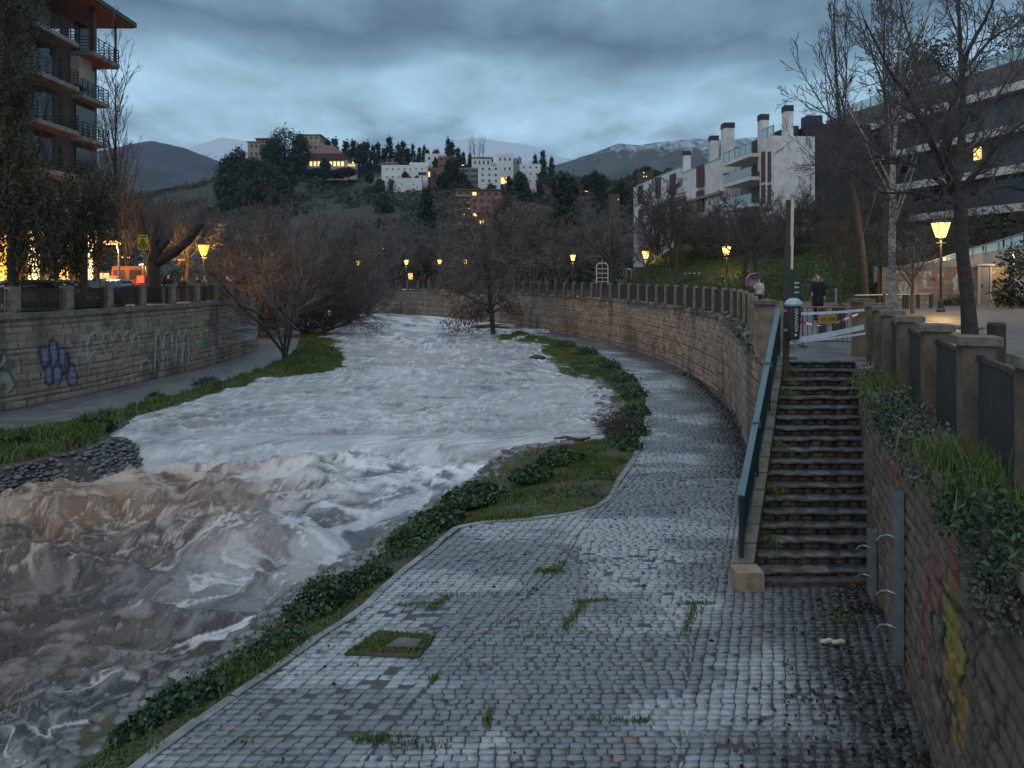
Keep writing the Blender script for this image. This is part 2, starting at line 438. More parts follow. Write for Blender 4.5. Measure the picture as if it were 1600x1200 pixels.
def masonry(s, h, seed, ch=.22, bl=.42, rough=1.0):
    rng = np.random.default_rng(seed)
    hs = np.r_[-.3, -.3 + np.cumsum(ch * rng.uniform(.75, 1.3, 60))]
    hw = h + .03 * (vn(s * .9, h * .6, seed + 5) - .5) + .015 * (vn(s * 4, h * 4, seed + 6) - .5)
    ci = np.clip(np.searchsorted(hs, hw) - 1, 0, 58)
    Lc = bl * rng.uniform(.75, 1.35, 60)[ci]; off = rng.uniform(0, 9, 60)[ci]
    u = (s + off) / Lc; u = u + .55 * (vn(u * .9, ci * 3.3, seed + 7) - .5) + .05 * (vn(s * 5, h * 5, seed + 8) - .5)
    bi = np.floor(u); fu = u - bi
    du = np.minimum(fu, 1 - fu) * Lc; dv = np.minimum(hw - hs[ci], hs[ci + 1] - hw)
    j = smooth(.004, .03, np.minimum(du, dv))
    r = hsh(bi, ci, seed); r2 = hsh(bi, ci, seed + 31)
    hh = j * (.018 + .022 * r2) * rough + .02 * (fbm(s * 7, h * 7, 3, seed + 3) - .5) * rough
    return hh, r, j

def wall_mesh(name, pts, s, zb, zt, side, dz, seed, pal, mortar, paint=None, thick=.5, ch=.22, bl=.42, rough=1.0):
    n = len(pts); t = np.gradient(pts[:, :2], axis=0); t /= np.linalg.norm(t, axis=1)[:, None]
    nr = np.stack([-t[:, 1], t[:, 0]], 1) * side
    m = int(math.ceil((np.max(zt - zb)) / dz)) + 1
    v = np.linspace(0, 1, m)
    S = np.repeat(s[:, None], m, 1); Z = zb[:, None] + (zt - zb)[:, None] * v[None, :]
    hh, r, j = masonry(S.ravel(), Z.ravel(), seed, ch, bl, rough)
    sr, zr = S.ravel(), Z.ravel()
    pal = np.array(pal)
    k = r * (len(pal) - 1); i0 = np.floor(k).astype(int); i1 = np.minimum(i0 + 1, len(pal) - 1); fr = (k - i0)[:, None]
    c = pal[i0] * (1 - fr) + pal[i1] * fr
    c = c * (.75 + .5 * fbm(sr * .8, zr * .8, 4, seed + 40))[:, None]
    c = c * j[:, None] + np.array(mortar) * (1 - j[:, None])
    st = smooth(.52, .75, fbm(sr * .9, zr * .22 + 9, 4, seed + 50)) * .55         # damp streaks
    c = c * (1 - st[:, None]) + np.array((.035, .033, .028)) * st[:, None]
    if paint is not None: c = paint(sr, zr, c)
    X = pts[:, 0][:, None] + nr[:, 0][:, None] * hh.reshape(n, m); Y = pts[:, 1][:, None] + nr[:, 1][:, None] * hh.reshape(n, m)
    V = np.stack([X.ravel(), Y.ravel(), zr], 1); Fq = grid_faces(n, m)
    bk = pts[:, :2] - nr * thick
    tb = np.stack([bk[:, 0], bk[:, 1], zt], 1); bb = np.stack([bk[:, 0], bk[:, 1], zb], 1)
    o = len(V); i = np.arange(n - 1); top = i * m + m - 1
    F2 = np.concatenate([np.stack([top, top + m, o + i + 1, o + i], 1), np.stack([o + i, o + i + 1, o + n + i + 1, o + n + i], 1)])
    V = np.concatenate([V, tb, bb]); Fq = np.concatenate([Fq, F2]); c = np.concatenate([c, np.tile(pal[0], (2 * n, 1))])
    return mesh_np(name, V, Fq, {'col': np.clip(c, 0, 1)}), nr
def stroke(s, h, c, pts, wd, col, al=.85, soft=.35):
    pts = np.asarray(pts, float); dm = np.full(len(s), 9.)
    near = (s > pts[:, 0].min() - wd * 2) & (s < pts[:, 0].max() + wd * 2)
    ss, h2 = s[near], h[near]; dd = np.full(len(ss), 9.)
    for a, b in zip(pts[:-1], pts[1:]):
        ab = b - a; L = ab @ ab + 1e-9
        tt = np.clip(((ss - a[0]) * ab[0] + (h2 - a[1]) * ab[1]) / L, 0, 1)
        dd = np.minimum(dd, np.hypot(ss - a[0] - tt * ab[0], h2 - a[1] - tt * ab[1]))
    dm[near] = dd
    k = (1 - smooth(wd * (1 - soft), wd * (1 + soft), dm)) * al
    k = k * (.55 + .6 * vn(s * 9, h * 9, 77))
    k = np.clip(k, 0, 1)[:, None]
    return c * (1 - k) + np.array(col) * k
def fillp(s, h, c, poly, col, al=.9):
    ins = inpoly(s, h, [tuple(p) for p in poly]) * al * (.75 + .35 * vn(s * 8, h * 8, 78))
    k = np.clip(ins, 0, 1)[:, None]
    return c * (1 - k) + np.array(col) * k
def px2wall(pts, s):
    """pixel -> (distance along the wall, height)"""
    wpx = CX + F * pts[:, 0] / pts[:, 1]; o = np.argsort(wpx)
    def f(px, py):
        d = np.interp(px, wpx[o], pts[:, 1][o]); return (np.interp(px, wpx[o], s[o]), HC - (py - HY) / F * d)
    return f

# ---- curved retaining wall on the right
MW = attrmat('coursed_wall_stone', .85, 22, .5)
zt = pz(RWp[:, 1]) - .12
def paintR(s, h, c):
    k = (smooth(.5, .7, fbm(s * .25, h * .7, 3, 91)) * .35)[:, None]
    return c * (1 - k) + np.array((.13, .125, .13)) * k
me, RWn = wall_mesh('stone_retaining_wall', RWp, RWs, np.full(len(RWp), -.5), zt, -1, .06, 11,
                    [(.31, .225, .155), (.25, .185, .135), (.36, .275, .2), (.2, .15, .115), (.3, .23, .17)], (.085, .068, .053), paintR, ch=.25, bl=.5, rough=1.3)
rw = thing('stone_retaining_wall', 'long curved tan stone retaining wall below the promenade fence', 'wall', tuple(RWp[400]))
obj('masonry', me, MW, rw, world=True)
def coping(parent, pts, nr, ztop, w0, w1, hgt, m, step=14, name='coping'):
    """row of coping slabs following the wall top"""
    mb = MB(); idx = list(range(0, len(pts) - 1, step)) + [len(pts) - 1]; rng = random.Random(4)
    for a, b in zip(idx[:-1], idx[1:]):
        g = .012; q = []
        j1 = rng.uniform(-.02, .02); j2 = rng.uniform(-.015, .015)
        for i, e in ((a, g), (b, -g)):
            t = pts[min(i + 1, len(pts) - 1)] - pts[max(i - 1, 0)]; t = t[:2] / np.linalg.norm(t[:2])
            p = pts[i][:2] + t * e
            q.append((p + nr[i] * (w0 + j1), p - nr[i] * w1, ztop[i] + j2))
        (o0, i0, z0), (o1, i1, z1) = q
        vs = [(*o0, z0), (*o1, z1), (*i1, z1), (*i0, z0), (*o0, z0 + hgt), (*o1, z1 + hgt), (*i1, z1 + hgt), (*i0, z0 + hgt)]
        mb.add(vs, [(0, 3, 2, 1), (4, 5, 6, 7), (0, 1, 5, 4), (1, 2, 6, 5), (2, 3, 7, 6), (3, 0, 4, 7)])
    return obj(name, mb, m, parent, world=True)
coping(rw, RWp, RWn, zt, .07, .45, .13, M['coping'], 16)

# ---- retaining wall beside the stairs, near right
npx = px2wall(NWp, NWs)
def paintN(s, h, c):
    rng = np.random.default_rng(5)
    def blob(px, py, w, hh, col, al):
        nonlocal c
        a = npx(px, py)
        d = np.hypot((s - a[0]) / w, (h - a[1]) / hh) + .7 * (fbm(s * 3, h * 3, 4, int(px)) - .5)
        k = (1 - smooth(.55, 1.0, d)) * al * .75 * (.5 + .8 * vn(s * 7, h * 2.5, 7)); k = np.clip(k, 0, 1)[:, None]
        c = c * (1 - k) + np.array(col) * k
    blob(1497, 1000, .55, .7, (.2, .18, .02), .9); blob(1500, 1085, .5, .7, (.25, .15, .02), .85); blob(1488, 960, .3, .4, (.16, .17, .02), .8)
    for px, py, w, hh in ((1400, 705, .5, .55), (1470, 900, .3, .5), (1497, 890, .22, .6), (1452, 960, .2, .8), (1407, 760, .3, .6), (1395, 850, .22, .8)): blob(px, py, w, hh, (.2, .035, .03), .75)
    for px, py, w, hh in ((1392, 930, .35, .9), (1405, 830, .3, .8)): blob(px, py, w, hh, (.26, .15, .06), .6)
    for pts in (((1455, 890), (1463, 960), (1458, 1020), (1475, 1085), (1490, 1150)), ((1470, 905), (1500, 950), (1530, 985), (1528, 1060)), ((1464, 1000), (1472, 1060), (1496, 1110), (1505, 1170)), ((1540, 1040), (1560, 1090), (1566, 1150)), ((1470, 940), (1482, 980), (1475, 1020)), ((1505, 985), (1515, 1030), (1507, 1080))):
        c = stroke(s, h, c, [npx(*p) for p in pts], .035, (.012, .012, .01), .95)
    for i in range(26):
        a = npx(rng.uniform(1440, 1590), rng.uniform(920, 1180)); q = [a]
        for k in range(3): a = (a[0] + rng.uniform(-.18, .18), a[1] + rng.uniform(-.3, .3)); q.append(a)
        c = stroke(s, h, c, q, .018, (.015, .015, .014), .8)
    return c
ztn = np.full(len(NWp), 2.98)
me, NWn = wall_mesh('rubble_retaining_wall', NWp, NWs, np.full(len(NWp), -.5), ztn, -1, .03, 23,
                    [(.15, .105, .075), (.11, .08, .06), (.18, .13, .095), (.09, .07, .056), (.14, .115, .095)], (.035, .029, .024), paintN, ch=.19, bl=.3, rough=1.25)
nw = thing('rubble_retaining_wall', 'dark rubble wall with yellow and red graffiti beside the stairs', 'wall', (4.3, 7.8, 0))
obj('masonry', me, MW, nw, world=True)
coping(nw, NWp, NWn, ztn, .05, .5, .12, M['coping'], 30)

# ---- left retaining wall with graffiti
lpx = px2wall(LWp, LWs)
def paintL(s, h, c):
    L = lambda lst: [lpx(*p) for p in lst]
    dk = (.03, .028, .05); pu = (.17, .155, .26); wh = (.36, .35, .33); bk = (.025, .025, .025)
    lob = [[(62, 544), (76, 543), (80, 565), (77, 572), (66, 574), (63, 560)], [(76, 566), (77, 535), (82, 530), (88, 536), (91, 563), (88, 572), (80, 575)],
           [(91, 543), (101, 544), (105, 560), (102, 580), (98, 585), (92, 570)], [(70, 575), (75, 565), (80, 575), (81, 598), (77, 602), (70, 597)],
           [(82, 575), (88, 563), (95, 572), (96, 592), (90, 603), (83, 599)], [(104, 590), (109, 568), (114, 569), (121, 590), (119, 600), (114, 604), (106, 600)], [(99, 580), (102, 551), (108, 553), (108, 568), (103, 588)]]
    for p in lob: c = fillp(s, h, c, L(p), pu)
    for p in lob: c = stroke(s, h, c, L(p + [p[0]]), .06, dk, .95)
    c = fillp(s, h, c, L([(0, 566), (5, 546), (11, 562), (8, 570), (0, 574)]), wh, .6); c = fillp(s, h, c, L([(10, 566), (22, 562), (24, 575), (6, 590)]), (.04, .07, .05), .7)
    c = fillp(s, h, c, L([(0, 582), (10, 580), (22, 592), (25, 604), (14, 613), (8, 600), (0, 595)]), wh, .5); c = stroke(s, h, c, L([(0, 566), (5, 546), (12, 563), (0, 578), (12, 580), (25, 602), (14, 613)]), .05, bk)
    def arc(x0, x1, yt, yb): return [(x0, yb), (x0 + (x1 - x0) * .12, yt + (yb - yt) * .3), ((x0 + x1) / 2, yt), (x1 - (x1 - x0) * .12, yt + (yb - yt) * .3), (x1, yb)]
    for a in ((136, 159, 519, 538), (160, 175, 518, 532), (178, 192, 517, 530), (193, 205, 517, 534), (206, 218, 520, 540), (219, 236, 561, 577), (241, 254, 515, 575), (255, 270, 516, 540), (274, 284, 515, 568), (285, 295, 513, 566)):
        c = stroke(s, h, c, L(arc(*a)), .06, wh, .85); a2 = (a[0] + 2, a[1] + 2, a[2] + 2, a[3] + 3); c = stroke(s, h, c, L(arc(*a2)), .03, bk, .6)
    for q in ([(135, 520), (136, 560), (150, 546)], [(160, 540), (166, 555), (172, 536), (180, 558)], [(128, 548), (140, 560), (138, 580)], [(200, 545), (203, 575), (206, 597)], [(160, 595), (166, 605), (172, 592)], [(116, 545), (121, 556), (127, 540)],
              [(242, 520), (246, 560), (252, 575), (258, 545), (262, 570)], [(267, 530), (270, 565), (276, 540), (281, 566), (288, 535)]): c = stroke(s, h, c, L(q), .04, wh, .6)
    c = fillp(s, h, c, L([(308, 520), (326, 514), (328, 545), (310, 548)]), (.05, .14, .06), .5)
    c = fillp(s, h, c, L([(322, 512), (345, 508), (346, 536), (326, 542)]), (.22, .08, .14), .4)
    c = fillp(s, h, c, L([(300, 514), (320, 508), (318, 528), (300, 532)]), (.3, .24, .06), .35)
    rng = np.random.default_rng(8)
    for i in range(26):
        x = rng.uniform(300, 398); y = np.interp(x, (300, 398), (532, 520)) + rng.uniform(-16, 14); q = [(x, y)]
        for k in range(4): x += rng.uniform(-3, 4); y += rng.uniform(-10, 10); q.append((x, y))
        c = stroke(s, h, c, L(q), .055, (wh, wh, bk, (.2, .2, .28))[i % 4], .6)
    for i in range(34):
        x = rng.uniform(0, 300); y = np.interp(x, (0, 300), (575, 525)) + rng.uniform(-45, 40); q = [(x, y)]
        for k in range(3): x += rng.uniform(-3, 3); y += rng.uniform(-7, 7); q.append((x, y))
        c = stroke(s, h, c, L(q), .035, (bk, wh, bk)[i % 3], .5)
    return c
ztl = 3.4 - 1.5 * smooth(44, 60, LWp[:, 1])
me, LWn = wall_mesh('graffiti_retaining_wall', LWp, LWs, np.full(len(LWp), -.6), ztl, -1, .05, 37,
                    [(.25, .2, .142), (.2, .165, .12), (.3, .24, .17), (.17, .14, .105), (.26, .215, .165)], (.075, .065, .052), paintL, ch=.26, bl=.5)
lw = thing('graffiti_retaining_wall', 'grey stone embankment wall on the left covered in graffiti', 'wall', (-18, 32, 0))
obj('masonry', me, MW, lw, world=True)
coping(lw, LWp, LWn, ztl, .12, .5, .2, M['coping'], 26)

# ================= grounds
def sheet(name, rows, m, kind='structure'):
    """rows: list of equal-length point lists"""
    V = [p for r in rows for p in r]
    me = mesh_np(name, np.array([tuple(p) for p in V]), grid_faces(len(rows), len(rows[0])))
    o = obj(name, me, m); tag(o, kind=kind); return o
gz = 2.6
sheet('ground', [[(-6000, 104, gz), (6000, 104, gz)], [(-6000, 7000, gz), (6000, 7000, gz)]], M['moss'])
sheet('river_bed', [[(-60, -8, -3), (60, -8, -3)], [(-60, 104, -3), (60, 104, -3)]], M['soil'])
# promenade on the right: from the wall tops outwards
pl = [tuple(p) for p in RWp[::30]] + [(6.24, 17.5, 0)]
edge = [np.array(p) for p in pl]
def pr(p, off): return (p[0] + off, p[1], float(pz(p[1])))
i0 = min(range(len(pl)), key=lambda i: abs(pl[i][1] - 17.5))
rA = []; rB = []
for p in pl:
    rA.append((p[0] + .3, p[1] + (.3 if p[1] > 60 else 0), float(pz(p[1])) - .004)); rB.append((95, p[1] + .3, float(pz(p[1]))))
for q in ((7.95, 17.5), (7.5, 15.3), (6.4, 12.6), (6.15, 11.98), (4.7, 7.8), (3.75, 5.0), (3.1, 3.0), (2.6, 1.5)):
    rA.append((q[0], q[1], 3.096)); rB.append((95, q[1], 3.1))
sheet('promenade', [rA, rB], M['pave'])
# street on the left
lA = []; lB = []
for p, z in list(zip(LWp, ztl))[::40] + [(LWp[-1], ztl[-1])]:
    lA.append((p[0] - .35, p[1], z + .1)); lB.append((-140, p[1], 3.5))
for q in ((-26, 66, 2.75), (-27, 85, 2.7), (-28, 104.5, 2.65)): lA.append(q); lB.append((-140, q[1], 2.9))
sheet('street', [lA, lB], M['asphalt'])

# ================= paths
A_R = [(60, 1306), (210, 1200), (300, 1136), (365, 1090), (440, 1040), (500, 995), (560, 958), (600, 920), (640, 885), (680, 855), (725, 822), (833, 812), (892, 803), (944, 787), (968, 751), (994, 710), (1008, 666), (1011, 640), (1008, 618), (1000, 599), (973, 576), (935, 552), (877, 533), (830, 522), (800, 514), (770, 508)]
B_R = [(-80, 1290), (70, 1190), (176, 1115), (263, 1058), (340, 1010), (400, 966), (455, 927), (510, 895), (560, 864), (605, 836), (644, 809), (700, 772), (746, 740), (790, 702), (867, 692), (938, 685), (943, 664), (950, 630), (941, 608), (918, 594), (871, 589), (848, 570), (836, 543), (772, 536), (746, 525), (735, 515)]
zB_R = [-.62] * 3 + [-.60] * 4 + [-.58] * 4 + [-.56, -.5, -.25] + [-.22] * 12
AR = [Vector((-7.2, 2.0, 0))] + gl(A_R); BR = [Vector((-9.5, 2.0, -.8))] + [G(x, y, z) for (x, y), z in zip(B_R, zB_R)]
path_poly = [(p.x, p.y) for p in AR] + [(G(690, 497).x, G(690, 497).y)] + [(p[0], p[1]) for p in RWp[::25] if p[1] < 92] + [(3.96, 12.7), (5.97, 12.7)] + [(p[0], p[1]) for p in NWp[::30] if p[1] < 12.6] + [(2.2, 2.0)]
from mathutils.geometry import tessellate_polygon
def mk_mortar():
    m, nt, b = newmat('path_bedding')
    w = rampf(nt, noise(nt, .55, 6, .62, mapping=(.6, 1.2, 1)), .53, .66)
    c0 = mixc(nt, noise(nt, 5, 5), (.035, .035, .033), (.085, .085, .08))
    nt.links.new(mixc(nt, w, c0, (.34, .36, .37)), b.inputs['Base Color']); b.inputs['Roughness'].default_value = .5
    # farther along, where single setts are below a pixel, the sheet itself carries their courses
    bump(nt, b, noise(nt, 14, 6, .7), .9, .04); return m
M['bed'] = mk_mortar()
tri = tessellate_polygon([[Vector((x, y, 0)) for x, y in path_poly]])
mb = MB(); mb.add([(x, y, -.008) for x, y in path_poly], tri); o = obj('cobbled_path', mb, M['bed']); tag(o, kind='structure')

def cobbles():
    rng = np.random.default_rng(3)
    d1 = gl([(1000, 740), (905, 835), (880, 885), (790, 965), (700, 1040), (600, 1150), (500, 1290)]); d1 = sorted([(p.y, p.x) for p in d1])
    d2 = gl([(1165, 690), (1128, 890), (1080, 980), (1060, 1200), (1050, 1330)]); d2 = sorted([(p.y, p.x) for p in d2])
    cx = []; y = 5.2
    while y < 52:
        stp = (.108 if y < 26 else .19) * rng.uniform(.9, 1.1)
        x1 = np.interp(y, [q[0] for q in d1], [q[1] for q in d1]) if y < 20.5 else -99
        x2 = np.interp(y, [q[0] for q in d2], [q[1] for q in d2]) if y < 28 else 99
        for x0, xe, mode in ((-9, x1, 1), (max(x1, -9), min(x2, 10.5), 0), (x2, 9, 2)):
            if xe <= x0: continue
            if mode == 0:
                x = x0 + rng.uniform(0, .02); 
                while x < xe:
                    wd = rng.uniform(.12, .2) * (1 if y < 26 else 1.3); wd = min(wd, max(xe - x, .06)); cx.append((x + wd / 2, y, wd, stp, 0)); x += wd
            else:
                sk = .36 if mode == 1 else .34
                cw = .17 if mode == 1 else .15
                base = sk * y; k0 = math.floor((x0 - base) / cw); x = base + k0 * cw + rng.uniform(-.012, .012)
                while x < xe:
                    if x + cw > x0: 
                        a = max(x, x0); b_ = min(x + cw, xe)
                        if b_ - a > .05: cx.append(((a + b_) / 2, y, b_ - a, stp, sk))
                    x += cw
        y += stp
    c = np.array(cx)
    ok = inpoly(c[:, 0], c[:, 1], path_poly)
    bs = np.abs(np.min(np.hypot(c[:, 0][:, None] - np.array([p[0] for p in path_poly])[None], c[:, 1][:, None] - np.array([p[1] for p in path_poly])[None]), axis=1))
    c = c[ok]; n = len(c)
    # missing setts filled with cement
    keep = ~((fbm(c[:, 0] * .5, c[:, 1] * .9, 4, 5) > .60) & (rng.random(n) < .12)); c = c[keep]; n = len(c)
    gap = .003 + .005 * rng.random(n); hgt = .007 + .009 * rng.random(n)
    tx, ty = rng.normal(0, .02, n), rng.normal(0, .02, n)
    V = np.zeros((n, 12, 3)); sg = np.array([(-1, -1), (1, -1), (1, 1), (-1, 1)], float)
    for ring, (sh, zz) in enumerate(((1.0, -.03), (.96, .5), (.74, 1.0))):
        for q in range(4):
            jx = rng.normal(0, .008, n); jy = rng.normal(0, .006, n)
            lx = sg[q, 0] * (c[:, 2] / 2 - gap) * (sh if ring < 2 else sh + .06); ly = sg[q, 1] * (c[:, 3] / 2 - gap * .9 - .0045) * sh
            V[:, ring * 4 + q, 0] = c[:, 0] + lx + ly * c[:, 4] + jx; V[:, ring * 4 + q, 1] = c[:, 1] + ly + jy
            V[:, ring * 4 + q, 2] = (hgt * zz if ring else -.03) + (lx * tx + ly * ty if ring else 0)
    fs = []
    for r in (0, 4):
        for q in range(4): fs.append((r + q, r + (q + 1) % 4, r + 4 + (q + 1) % 4, r + 4 + q))
    fs.append((8, 9, 10, 11))
    Fq = (np.arange(n)[:, None, None] * 12 + np.array(fs)[None]).reshape(-1, 4)
    r = rng.random(n)[:, None]; base = np.array((.118, .127, .133)) * (1 - r) + np.array((.155, .166, .173)) * r
    warm = (rng.random(n) < .008)[:, None]; base = np.where(warm, np.array((.2, .15, .12)), base)
    lime = (smooth(.47, .62, fbm(c[:, 0] * .45, c[:, 1] * .8, 5, 5)) * rng.uniform(.7, 1, n))[:, None]
    base = base * (1 - lime * .6) + np.array((.4, .42, .43)) * lime * .6
    # mud and litter stains by the foot of the wall
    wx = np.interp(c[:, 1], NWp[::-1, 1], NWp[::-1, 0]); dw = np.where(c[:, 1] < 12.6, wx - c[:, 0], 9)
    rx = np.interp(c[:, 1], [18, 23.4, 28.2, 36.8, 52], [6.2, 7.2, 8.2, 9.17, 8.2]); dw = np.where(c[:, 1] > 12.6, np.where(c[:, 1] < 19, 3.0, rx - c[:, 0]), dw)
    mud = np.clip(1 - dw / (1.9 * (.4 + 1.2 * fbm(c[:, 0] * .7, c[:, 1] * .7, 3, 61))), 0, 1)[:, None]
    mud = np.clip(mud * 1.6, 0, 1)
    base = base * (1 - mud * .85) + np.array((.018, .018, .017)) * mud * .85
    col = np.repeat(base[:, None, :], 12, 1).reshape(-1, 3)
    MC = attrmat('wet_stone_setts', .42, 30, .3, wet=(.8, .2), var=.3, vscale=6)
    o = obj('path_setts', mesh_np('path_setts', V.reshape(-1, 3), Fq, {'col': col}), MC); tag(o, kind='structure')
cobbles()
# kerb along the grass edge
def kerb(pts, m, seed):
    q, s = resample(pts, .55); mb = MB(); rng = random.Random(seed)
    for a, b in zip(q[:-1], q[1:]):
        a, b = Vector(a), Vector(b); t = (b - a).normalized() * .012
        mb.bar(a + t + Vector((0, 0, -.035 + rng.uniform(-.012, .012))), b - t + Vector((0, 0, -.035 + rng.uniform(-.012, .012))), .12 + rng.uniform(-.02, .02), .13)
    o = obj('path_kerb', mb, m); tag(o, kind='structure')
M['kerb'] = mat('kerb_stone', (.22, .22, .21), .6, (.13, .13, .125), 2.5, .4, island=.2)
kerb(AR[:11], M['kerb'], 1); kerb(AR[10:21], M['kerb'], 2)

# left path
A_L = [(-80, 692), (0, 677), (60, 667), (110, 657), (150, 648), (200, 637), (275, 617), (330, 602), (385, 585), (412, 575), (440, 562), (460, 550), (467, 535), (470, 520), (485, 508)]
B_L = [(-80, 752), (0, 733), (79, 716), (147, 699), (172, 678), (225, 648), (300, 628), (350, 613), (415, 593), (470, 588), (530, 582), (545, 562), (532, 533), (513, 515), (520, 504)]
AL = [Vector((-19.2, 14, 0))] + gl(A_L); BL = [Vector((-17.2, 14, -.1))] + [G(x, y, -.02 if i < 4 else -.2) for i, (x, y) in enumerate(B_L)]
lp = [(p.x, p.y) for p in AL] + [(-26, 79)] + [(-26, 62)] + [(p[0] + .02, p[1]) for p in LWp[::-20]]
tri = tessellate_polygon([[Vector((x, y, 0)) for x, y in lp]])
M['lpath'] = mat('left_path_setts', (.15, .15, .15), .45, (.09, .09, .09), 1.2, .5, stain=(.05, .05, .045), sscale=.5)
mb = MB(); mb.add([(x, y, 0) for x, y in lp], tri); o = obj('riverside_path', mb, M['lpath']); tag(o, kind='structure')
sheet('far_bank', [[(-60, 62, 0), (-24, 62, 0), (-20.5, 72, -.05), (-19.3, 84, -.2)], [(-60, 84, .6), (-36, 84, .4), (-24, 84, .1), (-19.6, 86, -.4)]], M['moss'])

# ================= banks
def bank(name, A, B, prof, nres, seed, skirt, nz=.16):
    a, sa = resample(A, .25); 
    # same parameter on B: interpolate B with A's arc fraction at control points
    tA = np.r_[0, np.cumsum([(A[i + 1] - A[i]).length for i in range(len(A) - 1)])]; 
    Bn = np.array([tuple(p) for p in B]); b = np.stack([np.interp(np.linspace(0, tA[-1], len(a)), tA, Bn[:, k]) for k in range(3)], 1)
    An = np.array([tuple(p) for p in A]); a = np.stack([np.interp(np.linspace(0, tA[-1], len(a)), tA, An[:, k]) for k in range(3)], 1)
    v = np.linspace(0, 1, nres); pz_ = np.interp(v, [p[0] for p in prof], [p[1] for p in prof])
    V = a[:, None, :] * (1 - v)[None, :, None] + b[:, None, :] * v[None, :, None]
    V[:, :, 2] = b[:, 2][:, None] * pz_[None, :] + nz * (fbm(V[:, :, 0] * 1.3, V[:, :, 1] * 1.3, 4, seed) - .45) * (np.sin(v * PI) ** .5)[None, :]
    wob = (fbm(V[:, :, 0] * .9, V[:, :, 1] * .9, 4, seed + 9) - .5) * (v ** 2)[None, :] * .9
    dirn = (b - a)[:, :2]; dirn /= np.linalg.norm(dirn, axis=1)[:, None] + 1e-6
    V[:, :, :2] += dirn[:, None, :] * wob[:, :, None]
    sk = V[:, -1, :].copy(); sk[:, :2] += dirn * skirt[0]; sk[:, 2] -= skirt[1]
    W = np.concatenate([V, sk[:, None, :]], 1)
    o = obj(name, mesh_np(name, W.reshape(-1, 3), grid_faces(len(a), nres + 1)), M['moss'], sm=True); tag(o, kind='structure')
    return V
RB = bank('grass_bank', AR, BR, [(0, 0), (.3, .24), (.6, .6), (1, 1.0)], 22, 3, (.7, .8), .05)
LB = bank('left_grass_bank', AL, BL, [(0, 0), (.5, .25), (.85, .7), (1, 1.1)], 16, 8, (.25, .9))
